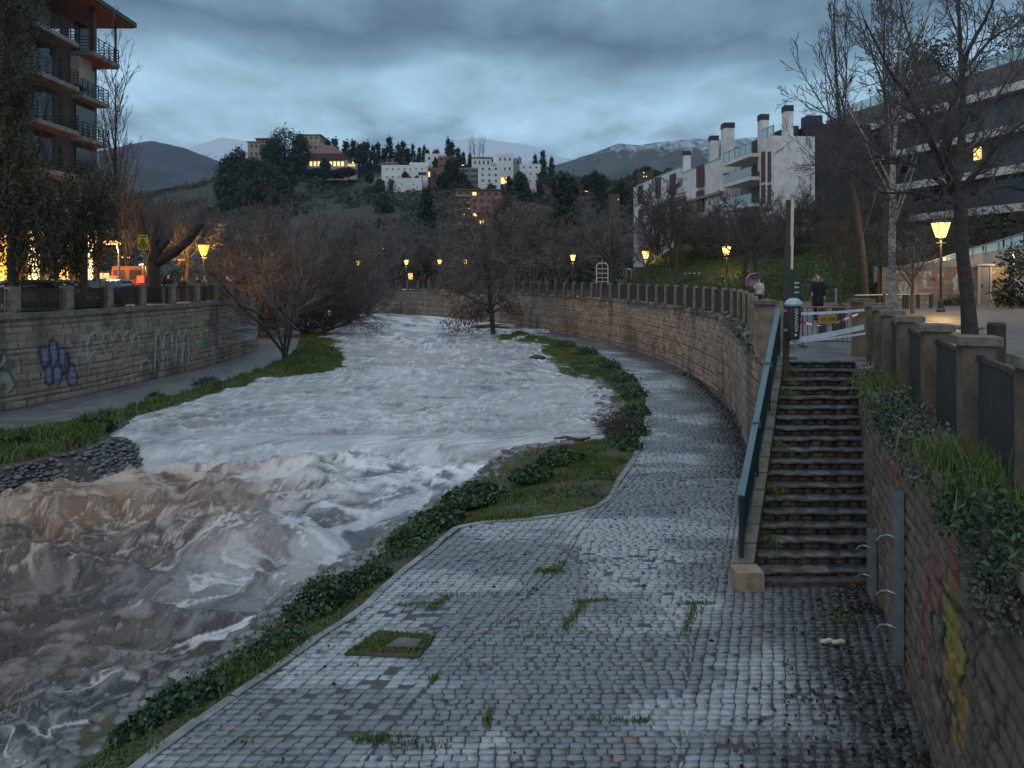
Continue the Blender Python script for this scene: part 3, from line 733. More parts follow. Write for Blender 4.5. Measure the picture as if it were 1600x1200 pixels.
# ================= the flooded river
def river():
    nr, nc = 640, 430
    j = np.linspace(0, 1, nr); d = 1 / (1 / 4.2 * (1 - j) + 1 / 104 * j)
    xl = np.where(d < 72, np.maximum(-.74 * d - 1.2, -22.5), np.interp(d, [72, 76, 104], [-22.5, -48, -55]))
    xr = np.interp(d, [4, 5, 11, 17.2, 24, 25.2, 34, 40, 46, 60, 80, 95, 104], [-5.6, -5.0, -3.6, -1.6, 1.2, 6, 7, 7, 4.4, 3.4, 3.4, -4, -12])
    u = np.linspace(0, 1, nc)
    X = xl[:, None] + (xr - xl)[:, None] * u[None, :]
    xo = np.minimum(xl - .3, -22.8); ne = 46; X = np.concatenate([xo[:, None] + (xl - xo)[:, None] * (np.arange(ne) / ne)[None, :], X], 1); nc += ne; Y = np.repeat(d[:, None], nc, 1)
    x, y = X.ravel(), Y.ravel()
    wx = x + 1.1 * (fbm(x * .35, y * .3, 3, 1) - .5) * 2; wy = y + 1.1 * (fbm(x * .35, y * .3, 3, 2) - .5) * 2
    # weir crest, bending upstream towards the left bank
    cy = 24.2 - .9 * smooth(-3, -9, x) + 2.1 * smooth(-9.6, -13.5, x) + 1.5 * (fbm(x * .45, y * .25, 3, 3) - .5)
    mid = smooth(-10.5, -8.5, x) * (1 - smooth(-5.5, -2.5, x))
    dn = cy - y                                        # metres below the crest
    low = smooth(-.35 - .6 * mid, 1.15 + 2.2 * mid, dn)
    lvl = lerp(-.23, -.72, low) + .16 * smooth(-.1, .9, dn) * (1 - smooth(.9, 1.9, dn)) * 0 - .06 * smooth(6, 14, dn)
    lvl = lvl + .12 * smooth(40, 90, y)
    far = smooth(48, 70, y)
    # standing waves and streaks drawn out along the flow
    rid = lambda a, b, s: 1 - np.abs(2 * fbm(a, b, 3, s) - 1) * 2.0
    def band(px, py, ang, ln, wd, amp):
        p = G(px, py, -.65); dx, dy = x - p.x, y - p.y
        ca, sa = math.cos(ang), math.sin(ang); a = dx * ca + dy * sa; b = -dx * sa + dy * ca
        return amp * np.exp(-(a / ln) ** 2 - (b / wd) ** 2)
    below = smooth(.8, 1.6, dn)
    fx, fy = lerp(-.12, .36, below), .94                 # direction of the current
    al, cr = wx * fx + wy * fy, wx * fy - wy * fx
    wq = fbm(al * .9, cr * .9, 3, 15) - .5; r1 = rid(al * .42 + .5 * wq, cr * .34, 11); r2 = rid(al * 1.0 + .9 * wq, cr * .8 + .5 * wq, 12); f1 = fbm(al * 2.3 + 1.2 * wq, cr * 2.0, 5, 13) - .5
    calm = .3 + .7 * smooth(.42, .6, fbm(x * .16, y * .16, 3, 5))
    amp = lerp(.10 + .12 * far, .21 * calm + .07, below)
    rightcalm = lerp(1, .22, smooth(-4.2, -1.2, x - np.interp(y, d, xr)) * below)
    h = amp * rightcalm * (.75 * np.clip(r1, -1, 1) + .55 * np.clip(r2, -1, 1) * (.5 + .5 * below)) + (.13 + .06 * below + .06 * far) * f1
    fine = 1 - np.abs(2 * fbm(al * 4.4 + wq * 2, cr * 3.2, 3, 14) - 1) * 2
    h += (.022 + .014 * below) * fine
    roll = smooth(.9, 1.6, dn) * (1 - smooth(2.2, 3.6, dn))      # boil below the weir
    h += (roll + mid * smooth(-.5, .5, dn) * (1 - smooth(3, 5, dn))) * .1 * np.clip(rid(wx * .55, wy * .9, 21), -.4, 1)
    for b in ((330, 845, .2, 2.2, .5, .34), (400, 858, .25, 1.6, .45, .3), (110, 905, -.25, 1.8, .5, .3), (40, 910, -.2, 1.1, .4, .3), (250, 975, .15, 1.3, .35, .24), (150, 800, .05, 2.5, .4, .3), (90, 985, .4, 1.2, .4, .25)): h += band(*b)
    for px, py, a in ((615, 588, .42), (690, 545, .3), (585, 512, .3)):
        p = G(px, py, -.3); h += a * np.exp(-((x - p.x) / 2.2) ** 2 - ((y - p.y) / .9) ** 2)
    # second drop with a roller in the near left corner
    p0 = G(150, 1150, -.7); c2 = smooth(.2, 1.3, (p0.y - .25 * (x - p0.x)) - y + .3 * (fbm(x, y * .5, 2, 30) - .5))
    lvl = lvl - .3 * c2
    h += .25 * c2 * np.clip(rid(wx * 1.1, wy * 1.5, 31), -.5, 1)
    face = smooth(-.3, .1, dn) * (1 - smooth(.85, 1.2, dn))
    Z = lvl + h * (1 - .75 * face)
    # foam: crests, boil, streaks drawn out along the flow
    st = fbm(al * 1.5 + 1.6 * f1, cr * .9 + wq, 5, 41); st2 = fbm(al * 4.0 + 3 * f1, cr * 3.0, 4, 42)
    crest = smooth(.45, 1.0, .5 * r1 + .5 * r2 + .3 * fine)
    foam = crest * (.5 + .25 * below) * smooth(.40, .62, st2)
    foam = np.maximum(foam, (.26 + .4 * far - .04 * below) * smooth(.52, .68, st))
    lace = smooth(.84, .98, 1 - np.abs(2 * fbm(al * 2.2 + 1.5 * f1, cr * 2.0 + wq, 4, 43) - 1) * 1.6)
    foam = np.maximum(foam, lace * (.5 * below + .35) * smooth(.45, .62, fbm(x * .5, y * .5, 3, 44)))
    lace2 = smooth(.88, .985, 1 - np.abs(2 * fbm(al * 4.5 + 2 * f1, cr * 4.0 + 2 * wq, 4, 63) - 1) * 1.5)
    foam = np.maximum(foam, lace2 * .5 * smooth(.42, .6, fbm(al * .7, cr * .6, 3, 64)))
    boil = smooth(.85, 1.3, dn) * (1 - smooth(1.8, 5.0, dn + 1.6 * (fbm(x * .9, y * .9, 3, 45) - .5)))
    foam = np.maximum(foam, boil * smooth(.34, .62, fbm(wx * 2.4, wy * 2.4, 4, 46)) * .95)
    foam = np.maximum(foam, c2 * smooth(.35, .6, fbm(wx * 2, wy * 2, 4, 47)) * .9)
    foam = np.maximum(foam, face * smooth(.48, .7, fbm(x * 3.1 + 2 * wq, dn * .6 + y * .3, 4, 48)) * .6 * smooth(.4, .6, fbm(x * .6, y * .1, 2, 57)))
    foam = np.maximum(foam, .75 * smooth(66, 85, y) * smooth(.4, .62, fbm(wx * .9, wy * .8, 4, 49)))
    strk = smooth(.5, .68, fbm(al * .35 + .5 * wq, cr * 2.4 + .6 * wq, 5, 71)); foam = np.maximum(foam, strk * (.22 + .3 * below) * smooth(.35, .6, fbm(x * .3, y * .3, 3, 72)))
    nearb = (1 - smooth(9.5, 16.5, y + .35 * x))[:, None]
    foam = foam * lerp(1, lerp(.35, 1, smooth(11, 16.5, y + .25 * x)), (1 - c2))
    foam = np.maximum(foam, .75 * below * smooth(.90, .985, 1 - np.abs(2 * fbm(al * .8 + 1.2 * wq, cr * 1.1 + 1.4 * wq, 4, 95) - 1) * 1.4) * smooth(.45, .62, fbm(x * .4, y * .4, 3, 96)))
    foam = np.clip(foam, 0, 1)
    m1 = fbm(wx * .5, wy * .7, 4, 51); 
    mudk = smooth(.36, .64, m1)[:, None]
    leftmudglow = (smooth(-2.5, -10, x) * below)[:, None]  # brown mud and orange lamp reflection, both put into the water colour
    base = np.array((.10, .102, .105)) * (1 - mudk) + np.array((.125, .096, .072)) * mudk
    nearl = smooth(11, 15.5, y)[:, None]; base = base * (1 - leftmudglow * .75 * nearl) + (np.array((.24, .13, .07)) * (.4 + .7 * mudk)) * leftmudglow * .6 * nearl
    base = base * (1 - .6 * nearb); up = (1 - below)[:, None]; base = base * (1 - up * .8) + np.array((.40, .405, .41)) * up * .88  # upper reach: silty white water plus sky reflection put into the base colour
    dk = (smooth(.50, .66, fbm(al * 1.9 + 1.5 * wq, cr * .75 + wq, 5, 91)) * (.5 + .4 * smooth(.4, .65, fbm(x * .22, y * .22, 3, 92))))[:, None] * up; base = base * (1 - dk) + np.array((.15, .13, .105)) * dk
    fc = np.array((.78, .79, .80)) * (1 - leftmudglow) + np.array((.5, .38, .3)) * leftmudglow
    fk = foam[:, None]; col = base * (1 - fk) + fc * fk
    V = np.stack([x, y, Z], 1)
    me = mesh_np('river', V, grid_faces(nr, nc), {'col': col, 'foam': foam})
    m, nt, b = newmat('muddy_flood_water')
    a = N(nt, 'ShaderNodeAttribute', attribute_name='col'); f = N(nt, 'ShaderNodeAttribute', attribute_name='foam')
    tc = N(nt, 'ShaderNodeTexCoord')
    fn = noise(nt, 9, 5, .65, vec=tc.outputs['Object'], mapping=(1, .6, 1)); fo = rampf(nt, fn, .6, .68)
    sp = N(nt, 'ShaderNodeMath', operation='MULTIPLY'); nt.links.new(fo, sp.inputs[0]); sp.inputs[1].default_value = .42
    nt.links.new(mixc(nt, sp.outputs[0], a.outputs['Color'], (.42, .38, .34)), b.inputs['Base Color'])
    r = N(nt, 'ShaderNodeMapRange'); r.inputs[3].default_value = .05; r.inputs[4].default_value = .6
    nt.links.new(f.outputs['Fac'], r.inputs[0]); nt.links.new(r.outputs[0], b.inputs['Roughness'])
    b.inputs['IOR'].default_value = 1.36
    h1 = noise(nt, 3.2, 6, .6, vec=tc.outputs['Object'], mapping=(1, 1.5, 1))
    h2 = noise(nt, 14, 4, .6, vec=tc.outputs['Object'], mapping=(1, .7, 1))
    ad = N(nt, 'ShaderNodeMath', operation='MULTIPLY_ADD'); nt.links.new(h2, ad.inputs[0]); ad.inputs[1].default_value = .22; nt.links.new(h1, ad.inputs[2])
    bump(nt, b, ad.outputs[0], .85, .17)
    o = obj('river_water', me, m, sm=True); tag(o, kind='structure')
river()
# ================= staircase
def staircase():
    t = thing('stone_staircase', 'wide worn stone staircase climbing from the riverside path to the promenade', 'staircase', (5.0, 12.7, 0))
    rng = random.Random(2); n = 19
    Lb, Lt = Vector((3.98, 12.62, 0)), Vector((6.24, 17.5, 3.1)); Rb, Rt = Vector((6.0, 12.62, 0)), Vector((7.92, 17.5, 3.1))
    for i in range(n):
        a = i / n; z0 = 3.1 * i / n; z1 = 3.1 * (i + 1) / n
        l, r = Lb.lerp(Lt, a), Rb.lerp(Rt, a); l2, r2 = Lb.lerp(Lt, (i + 1) / n), Rb.lerp(Rt, (i + 1) / n)
        mb = MB(); k = 10
        # tread: a worn slab with an uneven nose
        top = []; bot = []
        for j in range(k + 1):
            f = j / k; p = l.lerp(r, f); q = l2.lerp(r2, f)
            w = rng.uniform(-.028, .028); s = rng.uniform(-.018, .008)
            top.append((Vector((p.x, p.y - .035 + w, z1 + s)), Vector((q.x, q.y + .05, z1 + .0)))); bot.append(Vector((p.x, p.y - .03 + w, z1 - .034 + s)))
        for j in range(k):
            mb.add([top[j][0], top[j + 1][0], top[j + 1][1], top[j][1]], [(0, 1, 2, 3)])
            mb.add([bot[j], bot[j + 1], top[j + 1][0], top[j][0]], [(0, 1, 2, 3)])
            mb.add([bot[j], bot[j + 1], bot[j + 1] + Vector((0, .06, 0)), bot[j] + Vector((0, .06, 0))], [(3, 2, 1, 0)])
        st = obj('step', mb, M['step'], t, world=True)
        mb = MB(); x = 0.0
        while x < 1:
            wd = rng.uniform(.085, .17); f = min(x + wd / 2, .97)
            p = l.lerp(r, f); W = (r - l).length * wd * .93; h = (z1 - z0 - .045) * rng.uniform(.75, 1.02)
            prof = [(W * .38, -h * .5), (W * .5, -h * .2), (W * .5, h * .2), (W * .36, h * .48)]
            mb.lathe([(q[0] * rng.uniform(.9, 1.05), q[1]) for q in prof], (p.x, p.y + .075 + rng.uniform(-.02, .02), z0 + h * .5), 7, 1, .13 / W)
            x += wd
        mb.box(((l.x + r.x) / 2, l.y + .12, (z0 + z1) / 2 - .02), ((r - l).length, .05, z1 - z0 - .02))
        obj('riser_stones', mb, M['riser'], st, world=True)
    # solid core below
    mb = MB(); a, b, c_, d_ = Lb + Vector((0, .12, -.05)), Lt + Vector((0, .1, -.2)), Rb + Vector((0, .12, -.05)), Rt + Vector((0, .1, -.2))
    mb.add([a, b, Vector((b.x, b.y, -.2)), Vector((a.x, a.y, -.2)), c_, d_, Vector((d_.x, d_.y, -.2)), Vector((c_.x, c_.y, -.2))], [(0, 1, 2, 3), (7, 6, 5, 4), (0, 4, 5, 1), (1, 5, 6, 2)])
    obj('core', mb, M['soil'], t, world=True)
    # sloped cheek wall
    mb = MB(); A, B = Vector((3.78, 12.55, .32)), Vector((6.05, 17.55, 3.2)); m = 14
    for i in range(m):
        p, q = A.lerp(B, i / m), A.lerp(B, (i + 1) / m - .006); z = rng.uniform(-.01, .012)
        vs = []
        for o in (p, q):
            vs += [Vector((o.x - .17, o.y, o.z + z)), Vector((o.x + .17, o.y, o.z + z)), Vector((o.x + .17, o.y, -.2)), Vector((o.x - .17, o.y, -.2))]
        mb.add(vs, [(0, 1, 2, 3), (7, 6, 5, 4), (0, 4, 5, 1), (1, 5, 6, 2), (3, 7, 4, 0)])
    ck = obj('cheek_wall', mb, M['marble'], t, world=True)
    mb = MB(); mb.box((3.78, 12.36, .12), (.44, .4, .36)); obj('base_block', mb, M['basestone'], t, world=True)
    mb = MB(); mb.box((4.95, 12.5, .03), (2.3, .26, .1)); obj('bottom_course', mb, M['riser'], t, world=True)
    return A, B
CA, CB = staircase()
def handrail():
    t = thing('stair_handrail', 'teal steel handrail running up the left side of the stone staircase', 'handrail', tuple(CA))
    A, B = CA + Vector((0, .12, 0)), CB + Vector((0, -.1, 0)); up = Vector((0, 0, 1.05)); lowr = Vector((0, 0, .14))
    mb = MB(); mb.bar(A + up, B + up, .11, .055); obj('top_rail', mb, M['green_iron'], t, world=True)
    mb = MB(); mb.bar(A + lowr, B + lowr, .05, .04); obj('bottom_rail', mb, M['dkgreen_iron'], t, world=True)
    for k in range(4):
        p = A.lerp(B, k / 3); mb = MB(); mb.box(p + Vector((0, 0, .52)), (.07, .07, 1.04)); obj('post', mb, M['dkgreen_iron'], t, world=True)
    n = 44
    for k in range(1, n):
        if k % 15 == 0: continue
        p = A.lerp(B, k / n); mb = MB(); mb.box(p + Vector((0, 0, .6)), (.022, .03, .9)); obj('baluster', mb, M['dkgreen_iron'], t, world=True)
    for f in (.36, .68): mb = MB(); mb.box(B.lerp(A, f) + up + Vector((0, 0, -.02)), (.15, .12, .1)); obj('rail_joint', mb, M['green_iron'], t, world=True)
handrail()

# ================= fences: stone pillars with iron railing panels between
M['darkpillar'] = mat('dark_pillar_stone', (.13, .095, .065), .85, (.065, .05, .04), 4, .5, stain=(.035, .034, .028), sscale=1.6)  # darker tone of the pillar stone for the near fence
def fence(name, label, stations, pil, m_pil, m_bar, cap=True, bars=15, barw=.03, ph=1.25):
    """stations: (x, y, z) of pillar feet"""
    t = thing(name, label, 'fence', tuple(stations[0]))
    L = Vector(stations[0]); pm = MB(); w_, d_ = pil
    pm.box((0, 0, ph / 2 - .04), (w_, d_, ph + .08)); pmesh = None; cmesh = None
    for i, s in enumerate(stations):
        s = Vector(s); nx = Vector(stations[min(i + 1, len(stations) - 1)]) - Vector(stations[max(i - 1, 0)]); rz = math.atan2(nx.y, nx.x)
        if pmesh is None:
            o = obj('pillar', pm, m_pil, t); pmesh = o.data
            if cap:
                cm = MB(); cm.box((0, 0, ph + .04), (w_ * 1.35, d_ * 1.35, .085)); c = obj('cap', cm, M['cap'], o); cmesh = c.data
        else:
            o = bpy.data.objects.new('pillar', pmesh); COL.objects.link(o); o.parent = t
            if cap:
                c = bpy.data.objects.new('cap', cmesh); COL.objects.link(c); c.parent = o
        o.location = s - L; o.rotation_euler = (0, 0, rz)
    bm = None
    for a, b in zip(stations[:-1], stations[1:]):
        a, b = Vector(a), Vector(b); d = b - a; ln = d.length - w_
        if bm is None:
            base = ln; mb = MB(); mb.box((0, 0, ph - .12), (ln, .05, .05)); mb.box((0, 0, .14), (ln, .04, .04))
            for k in range(bars): mb.box((-ln / 2 + (k + .5) * ln / bars, 0, ph / 2), (barw, barw, ph - .28))
            o = obj('railing_panel', mb, m_bar, t); bm = o.data
        else:
            o = bpy.data.objects.new('railing_panel', bm); COL.objects.link(o); o.parent = t
        o.location = (a + b) / 2 - L; o.rotation_euler = (0, -math.asin(d.z / d.length), math.atan2(d.y, d.x)); o.scale = (ln / base, 1, 1)
    return t
def along(pts, s, start, stop, step, off, nr, zf):
    out = []; q = start
    while q <= stop + 1e-6:
        i = int(np.argmin(np.abs(s - q))); p = pts[i][:2] - nr[i] * off; out.append((p[0], p[1], float(zf(p[1], i)))); q += step
    return out
st = along(RWp, RWs, 2.0, RWs[-1] - .2, 2.05, .28, RWn, lambda d, i: pz(d) - .02)
fence('promenade_fence', 'long curving fence of stone pillars and iron railings above the tan wall', st, (.2, .2), M['pillar'], M['iron'], cap=False, bars=16, barw=.028, ph=1.28)
st = along(NWp, NWs, .35, NWs[-1] - .1, 2.05, .36, NWn, lambda d, i: 3.1)
fence('stairside_fence', 'near fence of square capped stone pillars and dark railings above the stairs', st, (.29, .29), M['darkpillar'], M['iron'], bars=15, barw=.035, ph=1.22)
st = along(LWp, LWs, 2.0, LWs[-1] - 1.5, 2.6, .3, LWn, lambda d, i: ztl[i] + .16)
fence('street_fence', 'fence of ochre stone pillars and rusty railings above the graffiti wall', st, (.42, .36), M['pillar'], M['rustiron'], cap=False, bars=20, barw=.03, ph=1.05)
# lone capped pillars at the head of the stairs
def gate_pillar(p, label, m=None, h=1.25, w_=.38):
    t = thing('gate_pillar', label, 'pillar', p); mb = MB(); mb.box((0, 0, h / 2), (w_, w_, h)); obj('shaft', mb, m or M['pillar'], t)
    mb = MB(); mb.box((0, 0, h + .045), (w_ * 1.4, w_ * 1.4, .09)); obj('cap', mb, M['cap'], t); return t
gate_pillar((5.95, 18.1, 3.1), 'capped stone pillar at the stair head behind the dark pole')
gate_pillar((8.42, 18.5, 3.1), 'ochre capped pillar at the stair head that the barrier tapes are tied to', M['lobbywall'], 1.28, .34)

# ================= posts and bin at the stair head
def pole(name, label, foot, head, w_, m, cat='pole', extra=None):
    t = thing(name, label, cat, foot); mb = MB(); f, h = Vector(foot), Vector(head)
    mb.bar(f, f.lerp(h, .74), w_, w_); mb.bar(f.lerp(h, .735), h, w_ * .78, w_ * .78); obj('column', mb, m, t, world=True)
    mb = MB(); mb.box(f + Vector((0, 0, .04)), (w_ * 1.9, w_ * 1.9, .09)); obj('foot_plate', mb, m, t, world=True); return t
pf = Vector((6.02, 16.9, 2.75))
pole('steel_pole', 'tall dark stepped steel pole at the left of the stair head', tuple(pf), tuple(P(1232, 313, 17.1)), .11, M['wood'])
pf2 = P(1232, 500, 21.5); pf2.z = 3.1; t = pole('steel_pole', 'tall cream painted pole standing just behind the dark pole', tuple(pf2), tuple(P(1238, 312, 21.5)), .105, M['palepole'])
mb = MB(); mb.bar(pf2, pf2 + Vector((.05, 0, 2.1)), .185, .185); obj('painted_base', mb, M['dkgreen_iron'], t, world=True)
def solid_text(o):
    dg = bpy.context.evaluated_depsgraph_get(); me = bpy.data.meshes.new_from_object(o.evaluated_get(dg)); n = o.name
    q = bpy.data.objects.new('lettering', me); COL.objects.link(q); q.parent = o.parent; q.location = o.location; q.rotation_euler = o.rotation_euler
    bpy.data.objects.remove(o); return q
def bin_():
    c = P(1240, 530, 16.75); t = thing('litter_bin', 'black tapering litter bin lettered in white hanging on the dark pole', 'bin', tuple(c))
    mb = MB(); mb.lathe([(.115, 0), (.125, .02), (.165, .72), (.17, .74), (.15, .74), (.13, .3)], (0, 0, 0), 16, 1, .9); obj('body', mb, M['bindark'], t)
    mb = MB(); mb.lathe([(.185, .73), (.2, .77), (.17, .83), (.09, .89), (.03, .9)], (0, 0, 0), 12, 1, .9); obj('lid', mb, M['binlid'], t)
    mb = MB(); mb.box((-.17, .0, .62), (.12, .05, .05)); mb.box((-.15, 0, .2), (.12, .05, .05)); obj('bracket', mb, M['steel'], t)
    cu = bpy.data.curves.new('lettering', 'FONT'); cu.body = 'GRANADA'; cu.size = .105; cu.extrude = .004; cu.align_x = 'CENTER'; cu.align_y = 'CENTER'
    o = bpy.data.objects.new('lettering', cu); COL.objects.link(o); o.parent = t; o.location = (.005, -.142, .42); o.rotation_euler = (math.radians(94), math.radians(90), 0)
    cu.materials.append(M['lettering']); solid_text(o)
    mb = MB(); mb.lathe([(.03, -.004), (.03, .004)], (0, 0, 0), 12); mb.v = [(x, z * 1 - .128, y + .1) for x, y, z in mb.v]; obj('emblem', mb, M['lettering'], t)
bin_()

def barrier():
    a, b = P(1254, 514, 20.6), P(1340, 516, 20.2); a.z = b.z = 3.12
    t = thing('crowd_barrier', 'orange and dark red crowd barrier closing off the head of the stairs', 'barrier', tuple(a))
    H = 1.06; mb = MB(); mb.tube([a + Vector((0, 0, H)), b + Vector((0, 0, H))], .022, 8); obj('top_rail', mb, M['rust'], t, world=True)
    mb = MB(); mb.tube([a + Vector((0, 0, .16)), b + Vector((0, 0, .16))], .018, 8); obj('bottom_rail', mb, M['darkred'], t, world=True)
    for p in (a, b): mb = MB(); mb.tube([p, p + Vector((0, 0, H))], .022, 8); mb.bar(p + Vector((0, -.3, .02)), p + Vector((0, .3, .02)), .04, .03); obj('upright', mb, M['darkred'], t, world=True)
    for k in range(1, 11): p = a.lerp(b, k / 11); mb = MB(); mb.tube([p + Vector((0, 0, .16)), p + Vector((0, 0, H))], .008, 6); obj('bar', mb, M['iron'], t, world=True)
    c = a.lerp(b, .46); s = thing('barrier_sign', 'ochre board with dark lettering hung on the crowd barrier', 'sign', tuple(c + Vector((0, -.04, .75))))
    mb = MB(); mb.box((0, 0, 0), (.5, .02, .26)); obj('board', mb, M['ochre'], s)
    cu = bpy.data.curves.new('lettering', 'FONT'); cu.body = 'PS 308'; cu.size = .13; cu.extrude = .003; cu.align_x = 'CENTER'; cu.align_y = 'CENTER'
    o = bpy.data.objects.new('lettering', cu); COL.objects.link(o); o.parent = s; o.location = (0, -.014, 0); o.rotation_euler = (PI / 2, 0, 0); cu.materials.append(M['blackpaint']); solid_text(o)
barrier()
def tape(label, pts, w_, mats, sag=0.0, rep=18, tw=0.0):
    pts = [Vector(p) for p in pts]; t = thing('barrier_tape', label, 'tape', tuple(pts[0]), group='tapes across the stair head')
    q, s = resample(pts, .05); mb = MB(); rng = random.Random(1)
    n = len(q)
    for i in range(n - 1):
        a, b = Vector(q[i]), Vector(q[i + 1]); f = i / n; f2 = (i + 1) / n
        a.z -= sag * 4 * f * (1 - f); b.z -= sag * 4 * f2 * (1 - f2)
        mb.cur = (i * rep // n) % len(mats) if len(mats) > 1 else 0
        u1 = Vector((0, math.sin(tw * f), math.cos(tw * f))) * w_ / 2; u2 = Vector((0, math.sin(tw * f2), math.cos(tw * f2))) * w_ / 2
        e = Vector((0, .003, 0)); mb.add([a - u1, b - u2, b + u2, a + u1, a - u1 + e, b - u2 + e, b + u2 + e, a + u1 + e], [(0, 1, 2, 3), (7, 6, 5, 4), (3, 2, 6, 7), (1, 0, 4, 5)])
    obj('ribbon', mb, list(mats), t, world=True)
pr_ = P(1352, 487, 18.4)
tape('white tape stretched level across the top of the stair head', [P(1246, 490, 16.8), P(1300, 487, 17.4), P(1350, 484, 18.2)], .06, [M['tapewhite']], .02)
tape('broad pale tape slanting up from the bin to the ochre pillar', [P(1236, 533, 16.7), P(1290, 523, 17.4), P(1350, 511, 18.2)], .12, [M['tapewhite']], .01)
tape('lowest white tape slanting up beside the broad pale one', [P(1250, 533, 16.7), P(1290, 529, 17.4), P(1352, 521, 18.2)], .05, [M['tapewhite']], .01)
tape('sagging red and white tape hanging below the level white one', [P(1251, 503, 16.9), P(1275, 508, 17.2), P(1296, 508, 17.5), P(1322, 498, 17.9), P(1352, 486, 18.3)], .06, [M['red'], M['tapewhite']], 0, 14, 5)
def knot():
    mb = MB(); rng = random.Random(3)
    for k in range(7):
        mb.cur = k % 2; p = P(1362, 482, 18.3); a = rng.uniform(0, 6.28); pts = [p, p + Vector((math.cos(a) * .07, rng.uniform(-.05, .05), .05 + math.sin(a) * .06)), p + Vector((math.cos(a) * .1, 0, math.sin(a) * .09))]
        mb.tube(pts, [.02, .035, .012], 5)
    o = obj('tape_knot', mb, [M['tapewhite'], M['red']]); origin_to(o, P(1362, 482, 18.3)); tag(o, 'bunched knot of red and white tape on the pillar cap', 'tape')
knot()

# ================= steel flood-board guides on the rubble wall
def guide(label, px, pyt, pyb, hnd, w_):
    f = px2wall(NWp, NWs); s, zb = f(px, pyb); i = int(np.argmin(np.abs(NWs - s))); p = NWp[i]; zt_ = f(px, pyt)[1]; n = NWn[i]; tg = Vector((-n[1], n[0], 0)); nn = Vector((n[0], n[1], 0))
    b = Vector((p[0], p[1], 0)) + nn * .07; t = thing('steel_guide', label, 'steel channel', tuple(b + Vector((0, 0, zb))), group='steel channels on the rubble wall')
    mb = MB(); mb.box(b + Vector((0, 0, (zt_ + zb) / 2)), (w_, .05, zt_ - zb), rz=math.atan2(tg.y, tg.x)); obj('plate', mb, M['steel'], t, world=True)
    for sg in (-1, 1):
        mb = MB(); q = b + tg * sg * w_ / 2 + nn * .05; mb.box(q + Vector((0, 0, (zt_ + zb) / 2)), (.02, .1, zt_ - zb), rz=math.atan2(tg.y, tg.x)); obj('flange', mb, M['steel'], t, world=True)
    for h in hnd:
        z = f(px, h)[1]; q = b + nn * .06 + Vector((0, 0, z)); mb = MB()
        mb.tube([q + tg * w_ * .5, q + tg * w_ * .4 + nn * .1 + Vector((0, 0, .02)), q + nn * .16 - Vector((0, 0, .03)), q - tg * .05 + nn * .2 - Vector((0, 0, .1))], [.018, .02, .022, .02], 6); mb.box(q, (w_ * .8, .06, .07), rz=math.atan2(tg.y, tg.x)); obj('clamp', mb, M['steel'], t, world=True)
guide('long steel channel with three clamps on the rubble wall', 1417, 765, 1035, (838, 925, 978), .2)
guide('shorter steel channel beside the foot of the stairs', 1374, 830, 930, (855, 900), .16)

# ================= loose things on the path
mb = MB(); rng = random.Random(9); c = G(1302, 1008)
for k in range(4):
    p = c + Vector((-.12 + k * .075, .03 * math.sin(k * 2.1), .05)); mb.lathe([(.02, -.02), (.055, -.01), (.05, .015), (.02, .03)], p, 7, 1.2, .6)
o = obj('litter', mb, M['litter']); origin_to(o, c); tag(o, 'scrap of pale crumpled litter lying on the wet setts', 'litter')
def log(label, pts, r, name='driftwood_log'):
    mb = MB(); mb.tube(pts, r, 8); o = obj(name, mb, M['drift']); origin_to(o, pts[0]); tag(o, label, 'log', 'driftwood at the water edge')
log('thin forked branch washed up at the lobe of the right bank', [G(866, 687, -.2), G(885, 685, -.15), G(905, 688, -.12), G(922, 684, -.1)], [.06, .09, .07, .03])
log('dark log lying at the water behind the lone river tree', [G(742, 514, -.1), G(752, 513, .0), G(765, 511.5, .0)], [.25, .4, .25])
log('stump of driftwood jutting from the grass point on the right bank', [G(828, 560, -.2), G(838, 559, -.1), G(850, 560.5, -.1)], [.12, .22, .16])
def brush():
    mb = MB(); rng = random.Random(12); c = G(962, 668, -.1)
    for k in range(260):
        p = c + Vector((rng.gauss(0, .42), rng.gauss(0, .95), abs(rng.gauss(.05, .1)))); a = rng.uniform(0, 6.28); L = rng.uniform(.2, .6); dv = Vector((math.cos(a) * L, math.sin(a) * L, rng.uniform(-.1, .2)))
        mb.tube([p, p + dv * .5 + Vector((0, 0, .05)), p + dv], [.012, .01, .005], 4, False)
    o = obj('brush_pile', mb, mat('red_brown_debris', (.05, .028, .024), .9, (.03, .02, .018), 6)); origin_to(o, c); tag(o, 'heap of red brown flood debris at the edge of the lobe', 'brush pile')
brush()
def square():
    q = gl([(538, 1026), (592, 990), (680, 998), (655, 1030)]); c = sum(q, Vector()) / 4; t = thing('drain_square', 'square drain opening in the path overgrown with grass', 'drain', tuple(c))
    mb = MB(); mb.prism([p + Vector((0, 0, .018)) for p in q], (0, 0, .03)); obj('mossy_bed', mb, M['moss'], t, world=True)
    s = [c.lerp(p, .42) + Vector((.15, -.02, 0)) for p in q]; mb = MB(); mb.prism([p + Vector((0, 0, .04)) for p in s], (0, 0, .03)); obj('cover', mb, mat('drain_cover_stone', (.12, .105, .105), .7, (.08, .07, .07), 6, .4), t, world=True)
    return c, q
DSQ = square()
